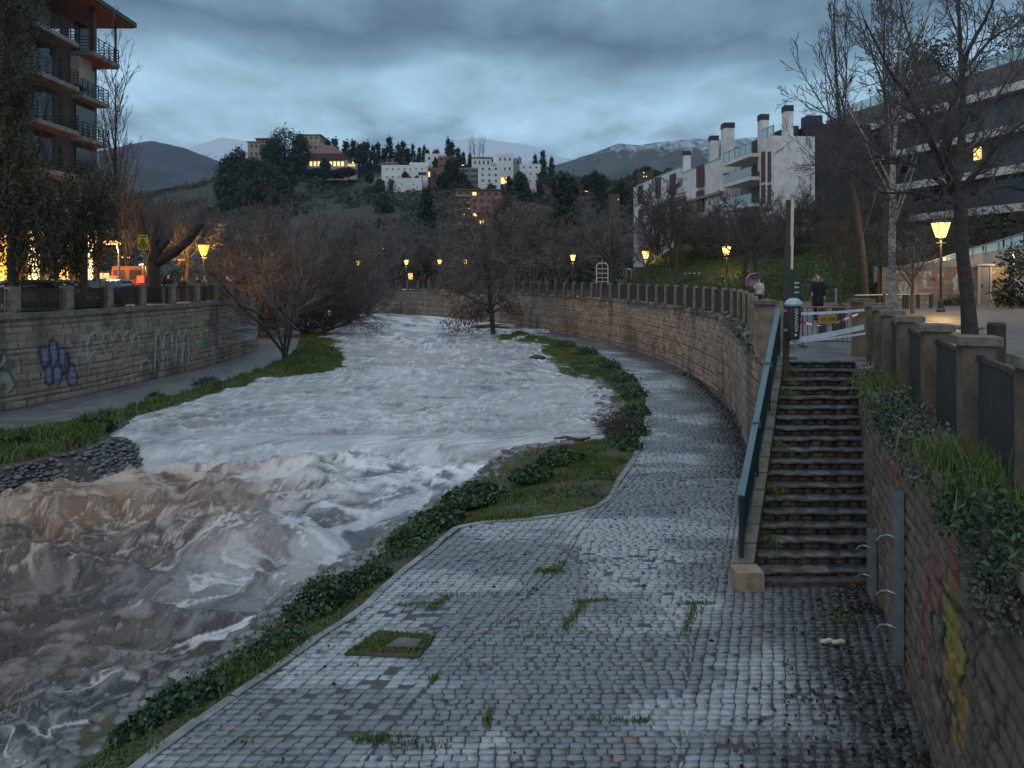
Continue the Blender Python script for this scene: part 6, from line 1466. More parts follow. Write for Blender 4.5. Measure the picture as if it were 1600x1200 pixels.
for i, (px, py, w__) in enumerate(((930, 280, 30), (985, 286, 34), (900, 304, 28), (960, 308, 26), (1010, 272, 36), (1045, 276, 34), (880, 282, 24))):
    for k in range(3): dup(pb_, P(px - 14 + k * 13, py + 12, 322) - Vector((0, 0, 2.5)), k * 2.0 + i, .95 + .2 * (k % 2))
    house('dim_house', ('dim brown house with small lights left on the far right slope', 'dim brown house behind the bare trees with warm windows', 'dim low house behind the dark conifer', 'dim low house with one light behind the bare trees', 'dim long house high on the right slope', 'dim house beside the far end of the white apartments', 'dim house just right of the cream white house')[i], px - w__ / 3, px + w__ / 3, py - 5, py + 8, 330 - i * 4, 10, (mat('dim_wall_%d' % i, (.075, .05, .042), .9), M['darkbrick'])[i % 2], gridw(5, 2, .3, .3), lit=((1, 3, 8), (2, 6, 7), (3,), (4,), (1, 2, 6), (3, 8), (2,))[i])
# trees on the ridge
rng = random.Random(15); gcy = 'dark cypresses along the hilltop ridge'
proto = None
for i, (px, pyt, pyb) in enumerate([(513, 219, 262), (523, 217, 262), (541, 221, 262), (552, 220, 262), (561, 226, 262), (573, 222, 262), (583, 228, 262), (590, 224, 265), (608, 215, 258), (622, 226, 258), (630, 222, 258), (637, 232, 258), (645, 226, 258), (655, 231, 258), (663, 228, 256), (668, 234, 256), (678, 236, 258), (700, 217, 255), (706, 222, 255), (716, 232, 257), (724, 238, 258), (735, 246, 262), (683, 234, 262), (812, 246, 266), (836, 242, 268), (848, 236, 272), (862, 246, 276), (734, 240, 260), (599, 232, 258), (566, 224, 262), (805, 250, 268)]):
    d = 418 + rng.uniform(-6, 8); p = P(px, pyb, d); h = (pyb - pyt) / F * d + 1.5
    if proto is None:
        proto = crown_tree('cypress_tree', 'dark cypress in the row along the hilltop ridge', p - Vector((0, 0, 1.5)), 10, 1.35, 500, M['leafpine'], 90, 14, .34, .16, .03, .8, gcy); o = proto; o.scale = (h / 10 * .9, h / 10 * .9, h / 10)
    else: o = dup(proto, p - Vector((0, 0, 1.5)), rng.uniform(0, 6), (h / 10 * rng.uniform(.75, 1.35), h / 10 * rng.uniform(.75, 1.35), h / 10))
for i, (px, pyt, pyb, rpx, d, lab) in enumerate(((445, 204, 268, 24, 385, 'big dark pine crowning the left hilltop'), (425, 222, 275, 16, 380, 'dark pine leaning on the big hilltop pine from the left'), (468, 214, 270, 14, 384, 'dark pine to the right of the big hilltop pine'), (372, 235, 285, 16, 372, 'dark pine clump on the hill shoulder by the tan block'), (356, 248, 290, 14, 368, 'dark pine lower on the left shoulder of the hill'), (395, 252, 300, 18, 350, 'dark pine below the flat topped tan block'), (420, 262, 310, 20, 340, 'dark pine below the big hilltop pine'), (360, 275, 320, 20, 335, 'dark pine low on the left slope of the hill'), (508, 250, 276, 7, 378, 'small round tree in front of the pavilion'), (706, 250, 276, 10, 345, 'round dark tree in front of the brick houses'), (385, 290, 330, 18, 320, 'dark pine at the left foot of the hill'), (600, 310, 340, 14, 310, 'dark tree clump on the slope under the white garden wall'))):
    p = P(px, pyb, d); crown_tree('pine_tree', lab, p - Vector((0, 0, 2)), (pyb - pyt) / F * d + 2, rpx / F * d, 520 + i, M['leafpine'], 150, 22, .5, .12, .12, .4)
ghb = 'dark garden trees among the hill houses'; rng = random.Random(19); pb = None
for i in range(34):
    px = rng.uniform(575, 860); py = rng.uniform(262, 300) if i % 3 else rng.uniform(285, 312); d = 338 + (300 - py) * 1.2; p = P(px, py, d); s_ = rng.uniform(.6, 1.25)
    if pb is None: pb = crown_tree('garden_tree', 'dark garden tree among the houses on the hill', p - Vector((0, 0, 2)), 6.5, 2.1, 560, M['leafpine'], 90, 20, .36, .13, .12, .4, ghb)
    else: dup(pb, p - Vector((0, 0, 2)), rng.uniform(0, 6), s_)
for i in range(16):
    px = 482 + i * 4.6 + rng.uniform(-1, 1); py = 268 + rng.uniform(-2, 5); d = 372; dup(pb, P(px, py, d) - Vector((0, 0, 2.5)), rng.uniform(0, 6), (.9, .9, rng.uniform(.45, .7)), 'dark garden bush below the lit pavilion', 'dark garden bushes below the pavilion')
for i in range(16):
    px = rng.uniform(345, 460); py = rng.uniform(275, 330); p = hill_hit(px, py); dup(pb, p - Vector((0, 0, 1.5)), rng.uniform(0, 6), rng.uniform(.8, 1.6), 'dark tree on the wooded left shoulder of the hill', 'dark trees on the left shoulder of the hill')
gpp = 'thin bare poplars on the ridge'
for i, px in enumerate((736, 742, 748, 754)): tree('poplar_tree', 'thin bare poplar in the clump on the ridge above the white houses', 'tree', tuple(P(px, 258, 412)), 'poplar', .85 + .05 * (i % 2), i * 1.7, M['bark'], M['twig'], gpp)

# ---- white apartments on the right terrace
def white_apartments():
    t = thing('white_apartments', 'white stepped apartment building with tall chimneys and brown shutters', 'apartment block', (25.5, 75, 9))
    ax = Vector((-.117, 1, 0)).normalized(); ay = Vector((ax.y, -ax.x, 0))       # along the facade, then into the building
    c0 = Vector((25.2, 74, 0)); zb = 6.5
    def at(px):       # distance along the facade seen at a pixel column
        k = (px - CX) / F; return (c0.x - k * c0.y) / (k * ax.y - ax.x)
    def zt(px, py): s = at(px); return HC + (HY - py) / F * (c0.y + ax.y * s)
    # wing nearest us: plain white end wall
    def blk(nm, s0, s1, z0, z1, off, dp, m, par=t): mb = MB(); box_at(mb, c0 + ax * s0 + ay * off, ax, ay, s1 - s0, dp, z0, z1); return obj(nm, mb, m, par, world=True)
    blk('end_wing', 0, at(1187), zb, zt(1208, 212), 0, 4.2, M['white'])
    blk('dark_rear_wing', .5, 14, zb, zt(1208, 190), 4.3, 6, M['charcoal'])
    S = [1150, 1100, 1060, 1030, 990]; tops = [262, 262, 275, 290, 300]
    blk('recessed_wing', at(1187) + .02, at(1128), zb, zt(1140, 250), 2.2, 7, M['greywall'])
    blk('facade_wing', at(1128), at(1062), zb, zt(1100, 258), .3, 8, M['white'])
    blk('facade_wing', at(1062) + .03, at(1022), zb, zt(1040, 272), .1, 8, M['white'])
    blk('facade_wing', at(1022) + .03, at(990), zb, zt(1000, 289), 0, 8, M['white'])
    for px0, px1, yt, yb in ((1205, 1200, 236, 284), (1196, 1190, 236, 284), (1205, 1200, 288, 318), (1196, 1190, 288, 318)):
        s0, s1 = at(px0), at(px1); blk('shutter', s0, s1, zt(px0, yb), zt(px0, yt), -.06, .1, M['brownpanel'])
    for px0, px1, yt, yb in ((1098, 1088, 256, 290), (1098, 1088, 296, 330), (1055, 1046, 270, 302), (1032, 1024, 276, 308), (1055, 1046, 308, 345), (1032, 1024, 316, 350), (1005, 997, 288, 318), (1005, 997, 326, 352)):
        s0, s1 = at(px0), at(px1); blk('shutter', s0, s1, zt(px0, yb), zt(px0, yt), -.02, .14 if px0 > 1062 else .1, M['brownpanel']); 
    for px0, px1, y in ((1070, 1022, 308), (1022, 990, 346), (1128, 1062, 300)):
        s0, s1 = at(px0), at(px1); blk('floor_band', s0, s1, zt(px0, y + 2), zt(px0, y - 2), -.25, .5, M['slab'])
    # balconies in the recess
    for y, in ((255,), (290,), (330,)):
        s0, s1 = at(1186), at(1142); z = zt(1165, y - 8); b = blk('balcony', s0, s1, z - .35, z, -.9, 3.2, M['white'])
        if y > 255: mb = MB(); box_at(mb, c0 + ax * s0 - ay * .86, ax, ay, s1 - s0, .05, z, z + 1.0); obj('glass_rail', mb, M['railglass'], b, world=True)
        s0, s1 = at(1180), at(1158); mb = MB(); box_at(mb, c0 + ax * s0 + ay * 2.1, ax, ay, s1 - s0, .1, z + .1, z + 2.3); obj('window', mb, M['glass'], t, world=True)
    # roof terrace: glass balustrades, chimneys, dark set-back floor
    for px0, px1, y, off in ((1207, 1188, 213, .1), (1186, 1142, 240, -.8), (1128, 1062, 258, .4), (1062, 1022, 272, .2), (1022, 992, 289, .1)):
        s0, s1 = at(px0), at(px1); z = zt(px0, y) if px0 != 1186 else zt(1165, 247); mb = MB(); box_at(mb, c0 + ax * s0 + ay * off, ax, ay, s1 - s0, .04, z, z + 1.05); g = obj('glass_balustrade', mb, M['railglass'], t, world=True)
        mb = MB(); n = max(2, int((s1 - s0) / 1.4))
        for k in range(n + 1): box_at(mb, c0 + ax * (s0 + (s1 - s0 - .05) * k / n) + ay * (off - .03), ax, ay, .05, .1, z, z + 1.1)
        mb.bar(c0 + ax * s0 + ay * off + Vector((0, 0, z + 1.08)), c0 + ax * s1 + ay * off + Vector((0, 0, z + 1.08)), .06, .05); obj('balustrade_frame', mb, M['steel'], g, world=True)
    for pxl, pxr, yt, yb, s in ((1224, 1237, 163, 212, .6), (1186, 1199, 177, 250, 2.5), (1129, 1145, 191, 256, 11.5), (1109, 1121, 211, 262, 17), (1068, 1078, 235, 275, 29)):
        d = c0.y + ax.y * s; w_ = (pxr - pxl) / F * d; p = P((pxl + pxr) / 2, HY, d + .8); z0, z1 = HC + (HY - yb) / F * d - 1, HC + (HY - yt) / F * d
        mb = MB(); mb.box((p.x, p.y, (z0 + z1 - .6) / 2), (w_, w_ * 1.2, z1 - z0 - .6)); ch = obj('chimney', mb, M['white'], t, world=True); mb = MB(); mb.box((p.x, p.y, z1 - .3), (w_ * 1.08, w_ * 1.25, .6)); obj('chimney_cowl', mb, M['charcoal'], ch, world=True)
    blk('roof_storey', 3, 12, zt(1208, 212) - .5, zt(1208, 186), 3.2, .9, M['charcoal']); blk('roof_storey', at(1128) - 4, at(1062), zt(1100, 262), zt(1100, 236), 5, 5, M['charcoal'])
    mb = MB(); p = c0 + ax * 4 + ay * 6 + Vector((0, 0, zt(1208, 190))); mb.box(p + Vector((0, 0, .7)), (1.6, 1.6, 1.4)); obj('roof_vent', mb, M['charcoal'], t, world=True)
white_apartments()
M['paleband'] = mat('pale_floor_band', (.52, .5, .48), .8, (.42, .41, .4), .6)
M['greyglass'] = mat('grey_balcony_glass', (.05, .056, .06), .2, (.04, .046, .05), 1)
def dark_apartments():
    t = thing('dark_apartments', 'long dark apartment building with pale floor bands on the far right', 'apartment block', (36, 85, 9))
    c0 = Vector((41.5, 60, 0)); c1 = Vector((35.6, 86, 0)); ax = (c1 - c0).normalized(); ay = Vector((ax.y, -ax.x, 0)); L = (c1 - c0).length
    def blk(nm, s0, s1, z0, z1, off, dp, m, par=t): mb = MB(); box_at(mb, c0 + ax * s0 + ay * off, ax, ay, s1 - s0, dp, z0, z1); return obj(nm, mb, m, par, world=True)
    S0 = -16
    blk('wall', S0, L, 6, 20.6, 0, 12, M['darkclad']); blk('parapet', S0, L, 20.6, 22.4, -.5, 12.4, M['darkclad'])
    for z in (19.9, 16.6, 13.3, 10.2): blk('floor_band', S0, L + .3, z, z + .65, -.85, .9, M['paleband'])
    rng = random.Random(8)
    for z in (17.3, 14.0, 10.9):
        s = S0 + .6
        while s < L - 2:
            wd = rng.choice((1.1, 1.4, 2.4, .8)); wn = blk('window', s, s + wd, z + (.0 if wd > 1.2 else .7), z + 2.1, -.04, .12, M['warmwin'] if (z == 14.0 and 3.6 < s < 6.2) else M['glass'])
            s += wd + rng.uniform(1.0, 2.2)
        mb = MB(); box_at(mb, c0 + ax * (S0 + 3) - ay * .8, ax, ay, L - S0 - 8, .04, z - .05, z + .9); obj('glass_rail', mb, M['greyglass'], t, world=True)
    for s in (L - .6,): blk('pier', s, s + .5, 10.2, 20.5, -.8, .75, M['white'])
    mb = MB(); z = 22.4; box_at(mb, c0 + ax * S0 - ay * .3, ax, ay, L - S0, .04, z, z + 1.0); obj('glass_balustrade', mb, M['railglass'], t, world=True)
    mb = MB()
    for k in range(31): box_at(mb, c0 + ax * (S0 + (L - S0 - .06) * k / 30) - ay * .35, ax, ay, .06, .12, z, z + 1.05)
    obj('balustrade_posts', mb, M['steel'], t, world=True)
    for s in (3, 16): mb = MB(); p = c0 + ax * s + ay * 3 + Vector((0, 0, 24)); mb.box(p, (1.6, 1.6, 3.6)); obj('chimney', mb, M['darkbrick'], t, world=True)
    mb = MB(); 
    for k in range(5): p = c0 + ax * (-2 + k * 1.2) + ay * .6; mb.bar(p + Vector((0, 0, 24.6)), p + ay * 3.4 + Vector((0, 0, 24.6)), .12, .1); mb.bar(p + Vector((0, 0, 22.4)), p + Vector((0, 0, 24.6)), .1, .1)
    mb.bar(c0 + ax * -2 + ay * .6 + Vector((0, 0, 24.68)), c0 + ax * 2.8 + ay * .6 + Vector((0, 0, 24.68)), .1, .1); obj('pergola', mb, M['steel'], t, world=True)
    # plinth wall below
    blk('plinth', S0, L + 2, 3, 7.6, -3.0, 2, M['concrete'])
dark_apartments()

# ---- terrain rising behind the promenade
tl = [(9.0, 66, 3.2), (12, 61, 3.24), (17, 56, 3.24), (22, 52, 3.24), (25.5, 49, 3.24), (29.5, 49.5, 3.24)]
rows = [tl]; 
for off, dz in ((3, 1.25), (7, 2.6), (12, 3.9), (20, 6.0), (30, 7.2), (60, 10.0), (130, 16)):
    rows.append([(p[0] + off * .5, p[1] + off * .9, 3.24 + dz) for p in tl])
V = np.array([p for r in rows for p in r]); 
M['lawn'] = mat('grass_slope', (.035, .055, .014), .95, (.025, .04, .012), 1.2, .5)
sh = sheet('grass_slope', rows, M['lawn']); 
rng = np.random.default_rng(66); n = 26000; u = rng.uniform(0, 4.99, n); v = rng.uniform(0, 3.2, n); ui, vi = u.astype(int), v.astype(int); fu, fv = (u - ui)[:, None], (v - vi)[:, None]; R = np.array(rows)
gp = R[vi, ui] * (1 - fu) * (1 - fv) + R[vi, ui + 1] * fu * (1 - fv) + R[vi + 1, ui] * (1 - fu) * fv + R[vi + 1, ui + 1] * fu * fv
o = obj('slope_grass', blademesh('slope_grass', gp, .16, 3, .04, .7), M['lawngrass']); tag(o, kind='stuff')
sheet('right_terrace', [[(20, 58, 3.2), (29, 49.6, 3.2), (80, 44, 3.4)], [(26, 62, 6.2), (33, 54.5, 7.2), (80, 50, 7.4)], [(30, 72, 8), (40, 62, 8), (90, 60, 8)], [(40, 150, 16), (90, 130, 18), (160, 120, 20)]], M['moss'])

# ---- balcony apartment block on the left
def balcony_block():
    t = thing('balcony_block', 'brown apartment block with wooden soffits and iron balconies at the left', 'apartment block', (-30, 55, 3.5))
    X0 = -30.0
    def z(y, d): return HC + (HY - y) / F * d
    mb = MB(); mb.box((X0 - 7, 42, 12.2), (14, 27, 17.6)); obj('wall', mb, M['darkbrick'], t, world=True)
    fl = [20.2, 17.3, 14.4, 11.5]
    # roof with deep orange soffit
    mb = MB(); mb.box((X0 - 6, 42.3, 23.55), (16.5, 29, .35)); rf = obj('roof', mb, M['charcoal'], t, world=True)
    mb = MB(); mb.box((X0 - 6, 42.3, 23.33), (16.2, 28.7, .1)); obj('soffit', mb, M['woodsoffit'], rf, world=True)
    mb = MB(); mb.box((X0 - 8, 41, 22.2), (12, 24, 2.4)); obj('top_storey', mb, M['darkbrick'], t, world=True)
    for k, zf in enumerate(fl):
        for (y0, y1, dx) in ((52.2, 55.6, 1.6 if k == 0 else .85), (46.2, 50.6, 1.5), (38, 43, 1.5)):
            mb = MB(); mb.box((X0 + dx / 2, (y0 + y1) / 2, zf), (dx, y1 - y0, .28)); b = obj('balcony', mb, M['slab'], t, world=True)
            if y0 > 50 and k == 0: mb = MB(); mb.box((X0 + dx / 2, (y0 + y1) / 2, zf - .19), (dx - .1, y1 - y0 - .1, .08)); obj('soffit', mb, M['woodsoffit'], b, world=True)
            mb = MB(); xr = X0 + dx - .06
            for h in (1.02, .8, .6, .4, .2): mb.bar((xr, y0, zf + h + .12), (xr, y1, zf + h + .12), .04, .035 if h < 1 else .05); mb.bar((X0, y0 + .05, zf + h + .12), (xr, y0 + .05, zf + h + .12), .04, .035); mb.bar((X0, y1 - .05, zf + h + .12), (xr, y1 - .05, zf + h + .12), .04, .035)
            n = 5
            for j in range(n + 1): mb.box((xr, y0 + .05 + (y1 - y0 - .1) * j / n, zf + .65), (.05, .06, 1.0))
            obj('railing', mb, M['iron'], b, world=True)
            mb = MB(); mb.box((X0 + .03, (y0 + y1) / 2, zf + 1.3), (.1, (y1 - y0) * .7, 2.2)); obj('window', mb, M['glass'], t, world=True)
        mb = MB(); mb.box((X0 + .04, 51.4, zf + 1.2), (.1, .9, 1.9)); obj('shutter', mb, M['brownpanel'], t, world=True)
    for y in (52.4, 55.4): mb = MB(); mb.box((X0 + 1.4, y, 21.8), (.12 if y > 55 else .35, .12 if y > 55 else .35, 3.1)); obj('roof_post', mb, M['darkbrick'], t, world=True)
    mb = MB(); mb.box((X0 + .3, 53, 19), (.6, 1.6, 2.0)); obj('awning', mb, M['cream'], t, world=True)
    # lit ground floor of piers and glass
    mb = MB(); mb.box((X0 + .9, 40, 8.1), (2.2, 31, .5)); obj('canopy', mb, M['slab'], t, world=True)
    y = 27.5; k = 0
    while y < 55:
        mb = MB(); mb.box((X0 + .35, y, 5.8), (.7, .8, 4.8)); obj('pier', mb, M['lobbywall'], t, world=True)
        mb = MB(); mb.box((X0 - .02, y + 1.55, 5.6), (.1, 2.2, 3.9)); obj('shop_window', mb, (M['palewin'], M['amberwin'], M['palewin'], M['amberwin'])[k % 4], t, world=True)
        if k % 2 == 0: mb = MB(); mb.box((X0 + .2, y + 1.55, 7.65), (.12, 2.2, .5)); obj('fascia', mb, M['amberwin'], t, world=True)
        y += 3.1; k += 1
balcony_block()
# ================= lamps
def glow(loc, w_, c, r=.12):
    l = bpy.data.lights.new('lamp_light', 'POINT'); l.energy = w_; l.color = c; l.shadow_soft_size = r; o = bpy.data.objects.new('lamp_light', l); COL.objects.link(o); o.location = loc
def lantern_post(label, loc, h, power=0, c=(1, .6, .2), gm='lampyel', group=None, sc=1.0):
    """cast iron post with a flared base and a four sided tapered lantern"""
    t = thing('lantern_post', label, 'street lamp', tuple(loc), group); mb = MB()
    mb.lathe([(.2, -.1), (.2, .12), (.15, .2), (.13, .55), (.09, .65), (.065, .8), (.055, h * .6), (.045, h - .55), (.08, h - .5), (.04, h - .44), (.05, h - .4)], k=10); mb.box((0, 0, h * .83), (.5, .035, .035)); obj('post', mb, M['iron'], t)
    a, b, g = .13 * sc, .24 * sc, .52 * sc; z0 = h - .4
    mb = MB(); mb.box((0, 0, z0 + g / 2), (a * 2, a * 2, g), taper=b / a); obj('lamp_glass', mb, M[gm], t)
    mb = MB(); mb.box((0, 0, z0 - .02), (a * 2.3, a * 2.3, .04)); mb.box((0, 0, z0 + g + .1 * sc), (b * 2.3, b * 2.3, .2 * sc), taper=.35); mb.tube([(0, 0, z0 + g + .2 * sc), (0, 0, z0 + g + .34 * sc)], .025, 6)
    for sx_ in (-1, 1):
        for sy_ in (-1, 1): mb.bar((sx_ * a * 1.03, sy_ * a * 1.03, z0), (sx_ * b * 1.03, sy_ * b * 1.03, z0 + g), .025, .025)
    obj('lantern_frame', mb, M['iron'], t)
    if power: glow(Vector(loc) + Vector((0, 0, z0 - .12)), power, c, .25)
    return t
lantern_post('nearest lit lantern post in front of the graffiti wall', ground(1470, 38, 3.22), 4.15, 800, sc=1.3)
lantern_post('lit lantern post below the white apartments, right of the brightest park lantern', ground(1135, 62, 3.22), 3.95, 220, sc=1.2)
lantern_post('brightest park lantern, between the climbing frame and the exercise posts', ground(1009, 74, 3.22), 3.95, 420, sc=1.3)
lantern_post('small lit lantern post with a crossbar left of the climbing frame', ground(895, 88, 3.22), 4.0, 300, sc=1.2)
for px, d, lab in ((727, 108, 'lit lantern seen through the crown of the lone river tree'), (687, 112, 'lit lantern just left of the lone river tree crown'), (635, 113, 'lit lantern above the far bend of the wall'), (560, 118, 'lit lantern at the edge of the left bank trees')):
    lantern_post(lab, ground(px, d, 3.1), 4.05, 300 if px in (635, 727) else 0, sc=1.25)
t = lantern_post('lit lantern among the orange lit trees beyond the street fence', ground(318, 62, 3.2), 4.0, 2600, (1, .45, .09), 'lampwarm', sc=1.4)
def street_lamp(label, foot, head, power, c=(1, .5, .12), gm='lampwarm', group=None, hl=.55):
    t = thing('street_lamp', label, 'street lamp', tuple(foot), group); f, h = Vector(foot), Vector(head); d = Vector((h.x - f.x, h.y - f.y, 0)); k = d.length; d = d.normalized() if k > .01 else Vector((1, 0, 0)); mb = MB()
    mb.tube([f + Vector((0, 0, -.1)), f + Vector((0, 0, h.z - f.z - .5)), f.lerp(h, .3) + Vector((0, 0, (h.z - f.z) * .7 + .05)), h - d * .2 + Vector((0, 0, .08))], [.085, .06, .05, .035], 8); obj('post', mb, M['steel'], t, world=True)
    mb = MB(); mb.bar(h - d * hl / 2 + Vector((0, 0, .1)), h + d * hl / 2 + Vector((0, 0, .05)), hl * .45, .1); hd = obj('lamp_head', mb, M['steel'], t, world=True)
    mb = MB(); mb.bar(h - d * hl * .42, h + d * hl * .42 - Vector((0, 0, .02)), hl * .4, .12); obj('lamp_glass', mb, M[gm], hd, world=True)
    if power: glow(h - Vector((0, 0, .3)), power, c, .2)
street_lamp('lit street lamp with an arched arm left of the yellow sign', ground(186, 46, 3.4), P(175, 380, 46), 750, hl=1.0)
street_lamp('lit street lamp hidden in the foliage before the lit shops', ground(110, 43, 3.4), P(93, 362, 43), 420, hl=1.1)
street_lamp('small lit lamp at the left fork of the pollarded tree', ground(238, 60, 3.3), P(234, 400, 60), 500, hl=.5)
street_lamp('lit lamp beyond the pollarded tree limb', ground(196, 75, 3.3), P(197, 402, 75), 0, hl=.8); street_lamp('small pale lit lamp above the red tail lights', ground(222, 80, 3.3), P(221, 413, 80), 0, gm='lampwhite', hl=.5)
gw = 'white street lamps in the distance beyond the bend'
for px, py, d in ((570, 390, 205), (600, 388.5, 210), (615, 386, 200), (634, 390, 215), (655, 388, 195), (585, 391, 220)): street_lamp('distant white street lamp in the row beyond the bend', ground(px + 2, d, 2.7), P(px, py, d), 0, gm='lampwhite', group=gw, hl=.9)
street_lamp('lone white lamp above the lantern left of the river tree', ground(686, 190, 2.7), P(684, 399, 190), 0, gm='lampwhite', hl=.6)
for px, py, d, lab in ((725, 335, 255, 'lit lamp glowing at the foot of the orange brick tower'), (731, 326, 256, 'pale lamp on the front of the orange brick tower'), (786, 286, 340, 'lit lamp below the tall white house'), (723, 258, 352, 'lit lamp beside the round dark tree on the hill'), (916, 299, 300, 'lit lamp on the dark right slope behind the bare trees')): street_lamp(lab, P(px + 3, py + 14, d), P(px, py, d), 0, gm='lampyel', hl=1.3)
# floodlight masts and dome
for px, lab in ((349, 'tall floodlight mast beside the white dome'), (342, 'shorter floodlight mast left of the tall one')):
    f = ground(px, 175, 2.7); t = thing('floodlight_mast', lab, 'floodlight mast', tuple(f)); top = P(px, 353 if px > 345 else 361, 175); mb = MB(); mb.tube([f, Vector((f.x, f.y, top.z))], [.18, .1], 6); obj('mast', mb, M['steel'], t, world=True)
    for r in range(2):
        mb = MB(); mb.bar(Vector((f.x - 1.1, f.y, top.z - r * .9)), Vector((f.x + 1.1, f.y, top.z - r * .9)), .1, .1)
        for k in range(4): mb.box((f.x - .9 + k * .6, f.y - .1, top.z - r * .9 + .2), (.4, .2, .4))
        obj('lamp_row', mb, M['lettering'], t, world=True)
f = ground(356, 178, 5.2); t = thing('white_dome', 'small white dome roof beyond the street trees', 'dome', tuple(f)); mb = MB(); mb.lathe([(1.9, 0), (1.85, .6), (1.6, 1.2), (1.1, 1.7), (.5, 1.95), (.05, 2.0)], (0, 0, 2.2), 14); obj('dome', mb, M['lettering'], t); mb = MB(); mb.lathe([(1.9, -2.6), (1.9, 2.2)], k=14); obj('drum', mb, M['greywall'], t)

# ================= people
def person(name, label, loc, rz, h, coat, legs, hairm, coat_len=.62, hood=False, arm=None, group=None):
    """one continuous body grown from a skeleton; coat, trousers, shoes and hair over it"""
    t = thing(name, label, 'person', tuple(loc), group, rz, h / 1.74); V = []; E = []; R = []
    def v(p, r, par=None):
        V.append(p); R.append(r)
        if par is not None: E.append((par, len(V) - 1))
        return len(V) - 1
    pel = v((0, 0, .96), .125); sp = v((0, .01, 1.14), .115, pel); ch = v((0, .01, 1.34), .135, sp); nk = v((0, 0, 1.49), .055, ch); hd = v((0, -.015, 1.57), .07, nk); h2 = v((0, -.015, 1.66), .078, hd); v((0, -.005, 1.72), .05, h2); v((0, -.105, 1.605), .012, v((0, -.075, 1.61), .02, hd))
    for s in (-1, 1):
        sh = v((s * .17, .01, 1.42), .06, ch); bend = arm if (arm and s < 0) else None
        el = v((s * .24, .03, 1.16) if not bend else (s * .27, .0, 1.18), .042, sh); wr = v((s * .25, -.04, .93) if not bend else bend, .028, el)
        wx, wy, wz = V[wr]; pm = v((wx, wy - .025, wz - .06), .033, wr)
        for k in range(4):
            a = v((wx + (k - 1.5) * .019, wy - .03, wz - .105 - .004 * (k in (1, 2))), .0095, pm); v((wx + (k - 1.5) * .018, wy - .055, wz - .145 - .008 * (k in (1, 2))), .008, a)
        a = v((wx - s * .04, wy - .045, wz - .075), .011, pm); v((wx - s * .045, wy - .07, wz - .1), .009, a)
        hp = v((s * .09, 0, .9), .095, pel); kn = v((s * .1, -.01, .5), .06, hp); an = v((s * .1, .02, .1), .042, kn); v((s * .11, -.13, .04), .035, an)
    me = bpy.data.meshes.new('body'); me.from_pydata(V, E, []); o = bpy.data.objects.new('body', me); COL.objects.link(o)
    md = o.modifiers.new('skin', 'SKIN'); sv = me.skin_vertices[0].data
    for i, r in enumerate(R): sv[i].radius = (r, r); sv[i].use_root = (i == 0)
    o.modifiers.new('sub', 'SUBSURF').levels = 1
    dg = bpy.context.evaluated_depsgraph_get(); me2 = bpy.data.meshes.new_from_object(o.evaluated_get(dg)); bpy.data.objects.remove(o)
    me2.materials.clear(); obj('body', me2, M['skin'], t, sm=True)
    mb = MB(); z0 = 1.46 - coat_len * 1.35
    mb.lathe([(.215, z0), (.205, z0 + .2), (.185, 1.02), (.19, 1.15), (.215, 1.32), (.2, 1.42), (.12, 1.48), (.075, 1.52)], (0, .01, 0), 16, 1.05, .78)
    for s in (-1, 1):
        b = arm if (arm and s < 0) else (s * .25, -.04, .93); e = (s * .24, .03, 1.16) if not (arm and s < 0) else (s * .27, .0, 1.18)
        mb.tube([(s * .14, .01, 1.43), (s * .2, .01, 1.38), e, Vector(e).lerp(Vector(b), .95)], [.085, .085, .07, .052], 9)
    obj('coat', mb, coat, t, sm=True)
    mb = MB()
    for s in (-1, 1): mb.tube([(s * .085, 0, .95), (s * .1, -.01, .5), (s * .1, .02, .09)], [.115, .08, .065], 9)
    obj('trousers', mb, legs, t, sm=True)
    for s in (-1, 1): mb = MB(); mb.tube([(s * .1, .06, .05), (s * .105, -.04, .055), (s * .11, -.17, .04)], [.045, .055, .035], 8); obj('shoe', mb, M['blackcoat'], t, sm=True)
    mb = MB(); mb.lathe([(.06, 1.56), (.105, 1.6), (.112, 1.67), (.09, 1.735), (.04, 1.765)], (0, .052, 0), 12, .9, .82); obj('hair', mb, hairm, t, sm=True)
    mb = MB()
    for s in (-1, 1): mb.lathe([(.004, -.006), (.011, 0), (.004, .006)], (s * .03, -.088, 1.635), 6)
    obj('eyes', mb, M['blackcoat'], t)
    if hood:
        mb = MB(); rng = random.Random(1); pts = []
        for k in range(19): a = PI * (-.15 + 1.3 * k / 18); pts.append((math.cos(a) * .15, -.03 + rng.uniform(-.012, .012), 1.56 + math.sin(a) * .03 - abs(math.cos(a)) * .015 + .04))
        mb.tube(pts, [.04 + rng.uniform(-.008, .014) for _ in pts], 8)
        for s in (-1, 1): mb.tube([(s * .15, -.03, 1.6), (s * .14, -.05, 1.53), (s * .08, -.09, 1.47)], [.05, .055, .045], 8)
        mb.lathe([(.1, 1.44), (.17, 1.5), (.16, 1.58), (.1, 1.64)], (0, .12, 0), 12); obj('fur_hood', mb, M['fur'], t, sm=True)
    return t
pl_ = ground(1278, 31, 3.25)
person('person', 'person in a black coat with fur hood holding a stick behind the barrier', pl_, .1, 1.8, M['blackcoat'], M['darkcloth'], M['hair'], .68, True, (-.31, -.12, 1.08))
t = thing('walking_stick', 'thin walking stick held in the hand of the person in black', 'walking stick', tuple(pl_ + Vector((-.36, -.2, 0)))); mb = MB(); mb.tube([(0, 0, 0), (0, .02, 1.05)], .012, 6); obj('shaft', mb, M['steel'], t); mb = MB(); mb.tube([(0, .02, 1.05), (0, 0, 1.1), (0, -.07, 1.1)], .016, 6); obj('handle', mb, M['wood'], t)
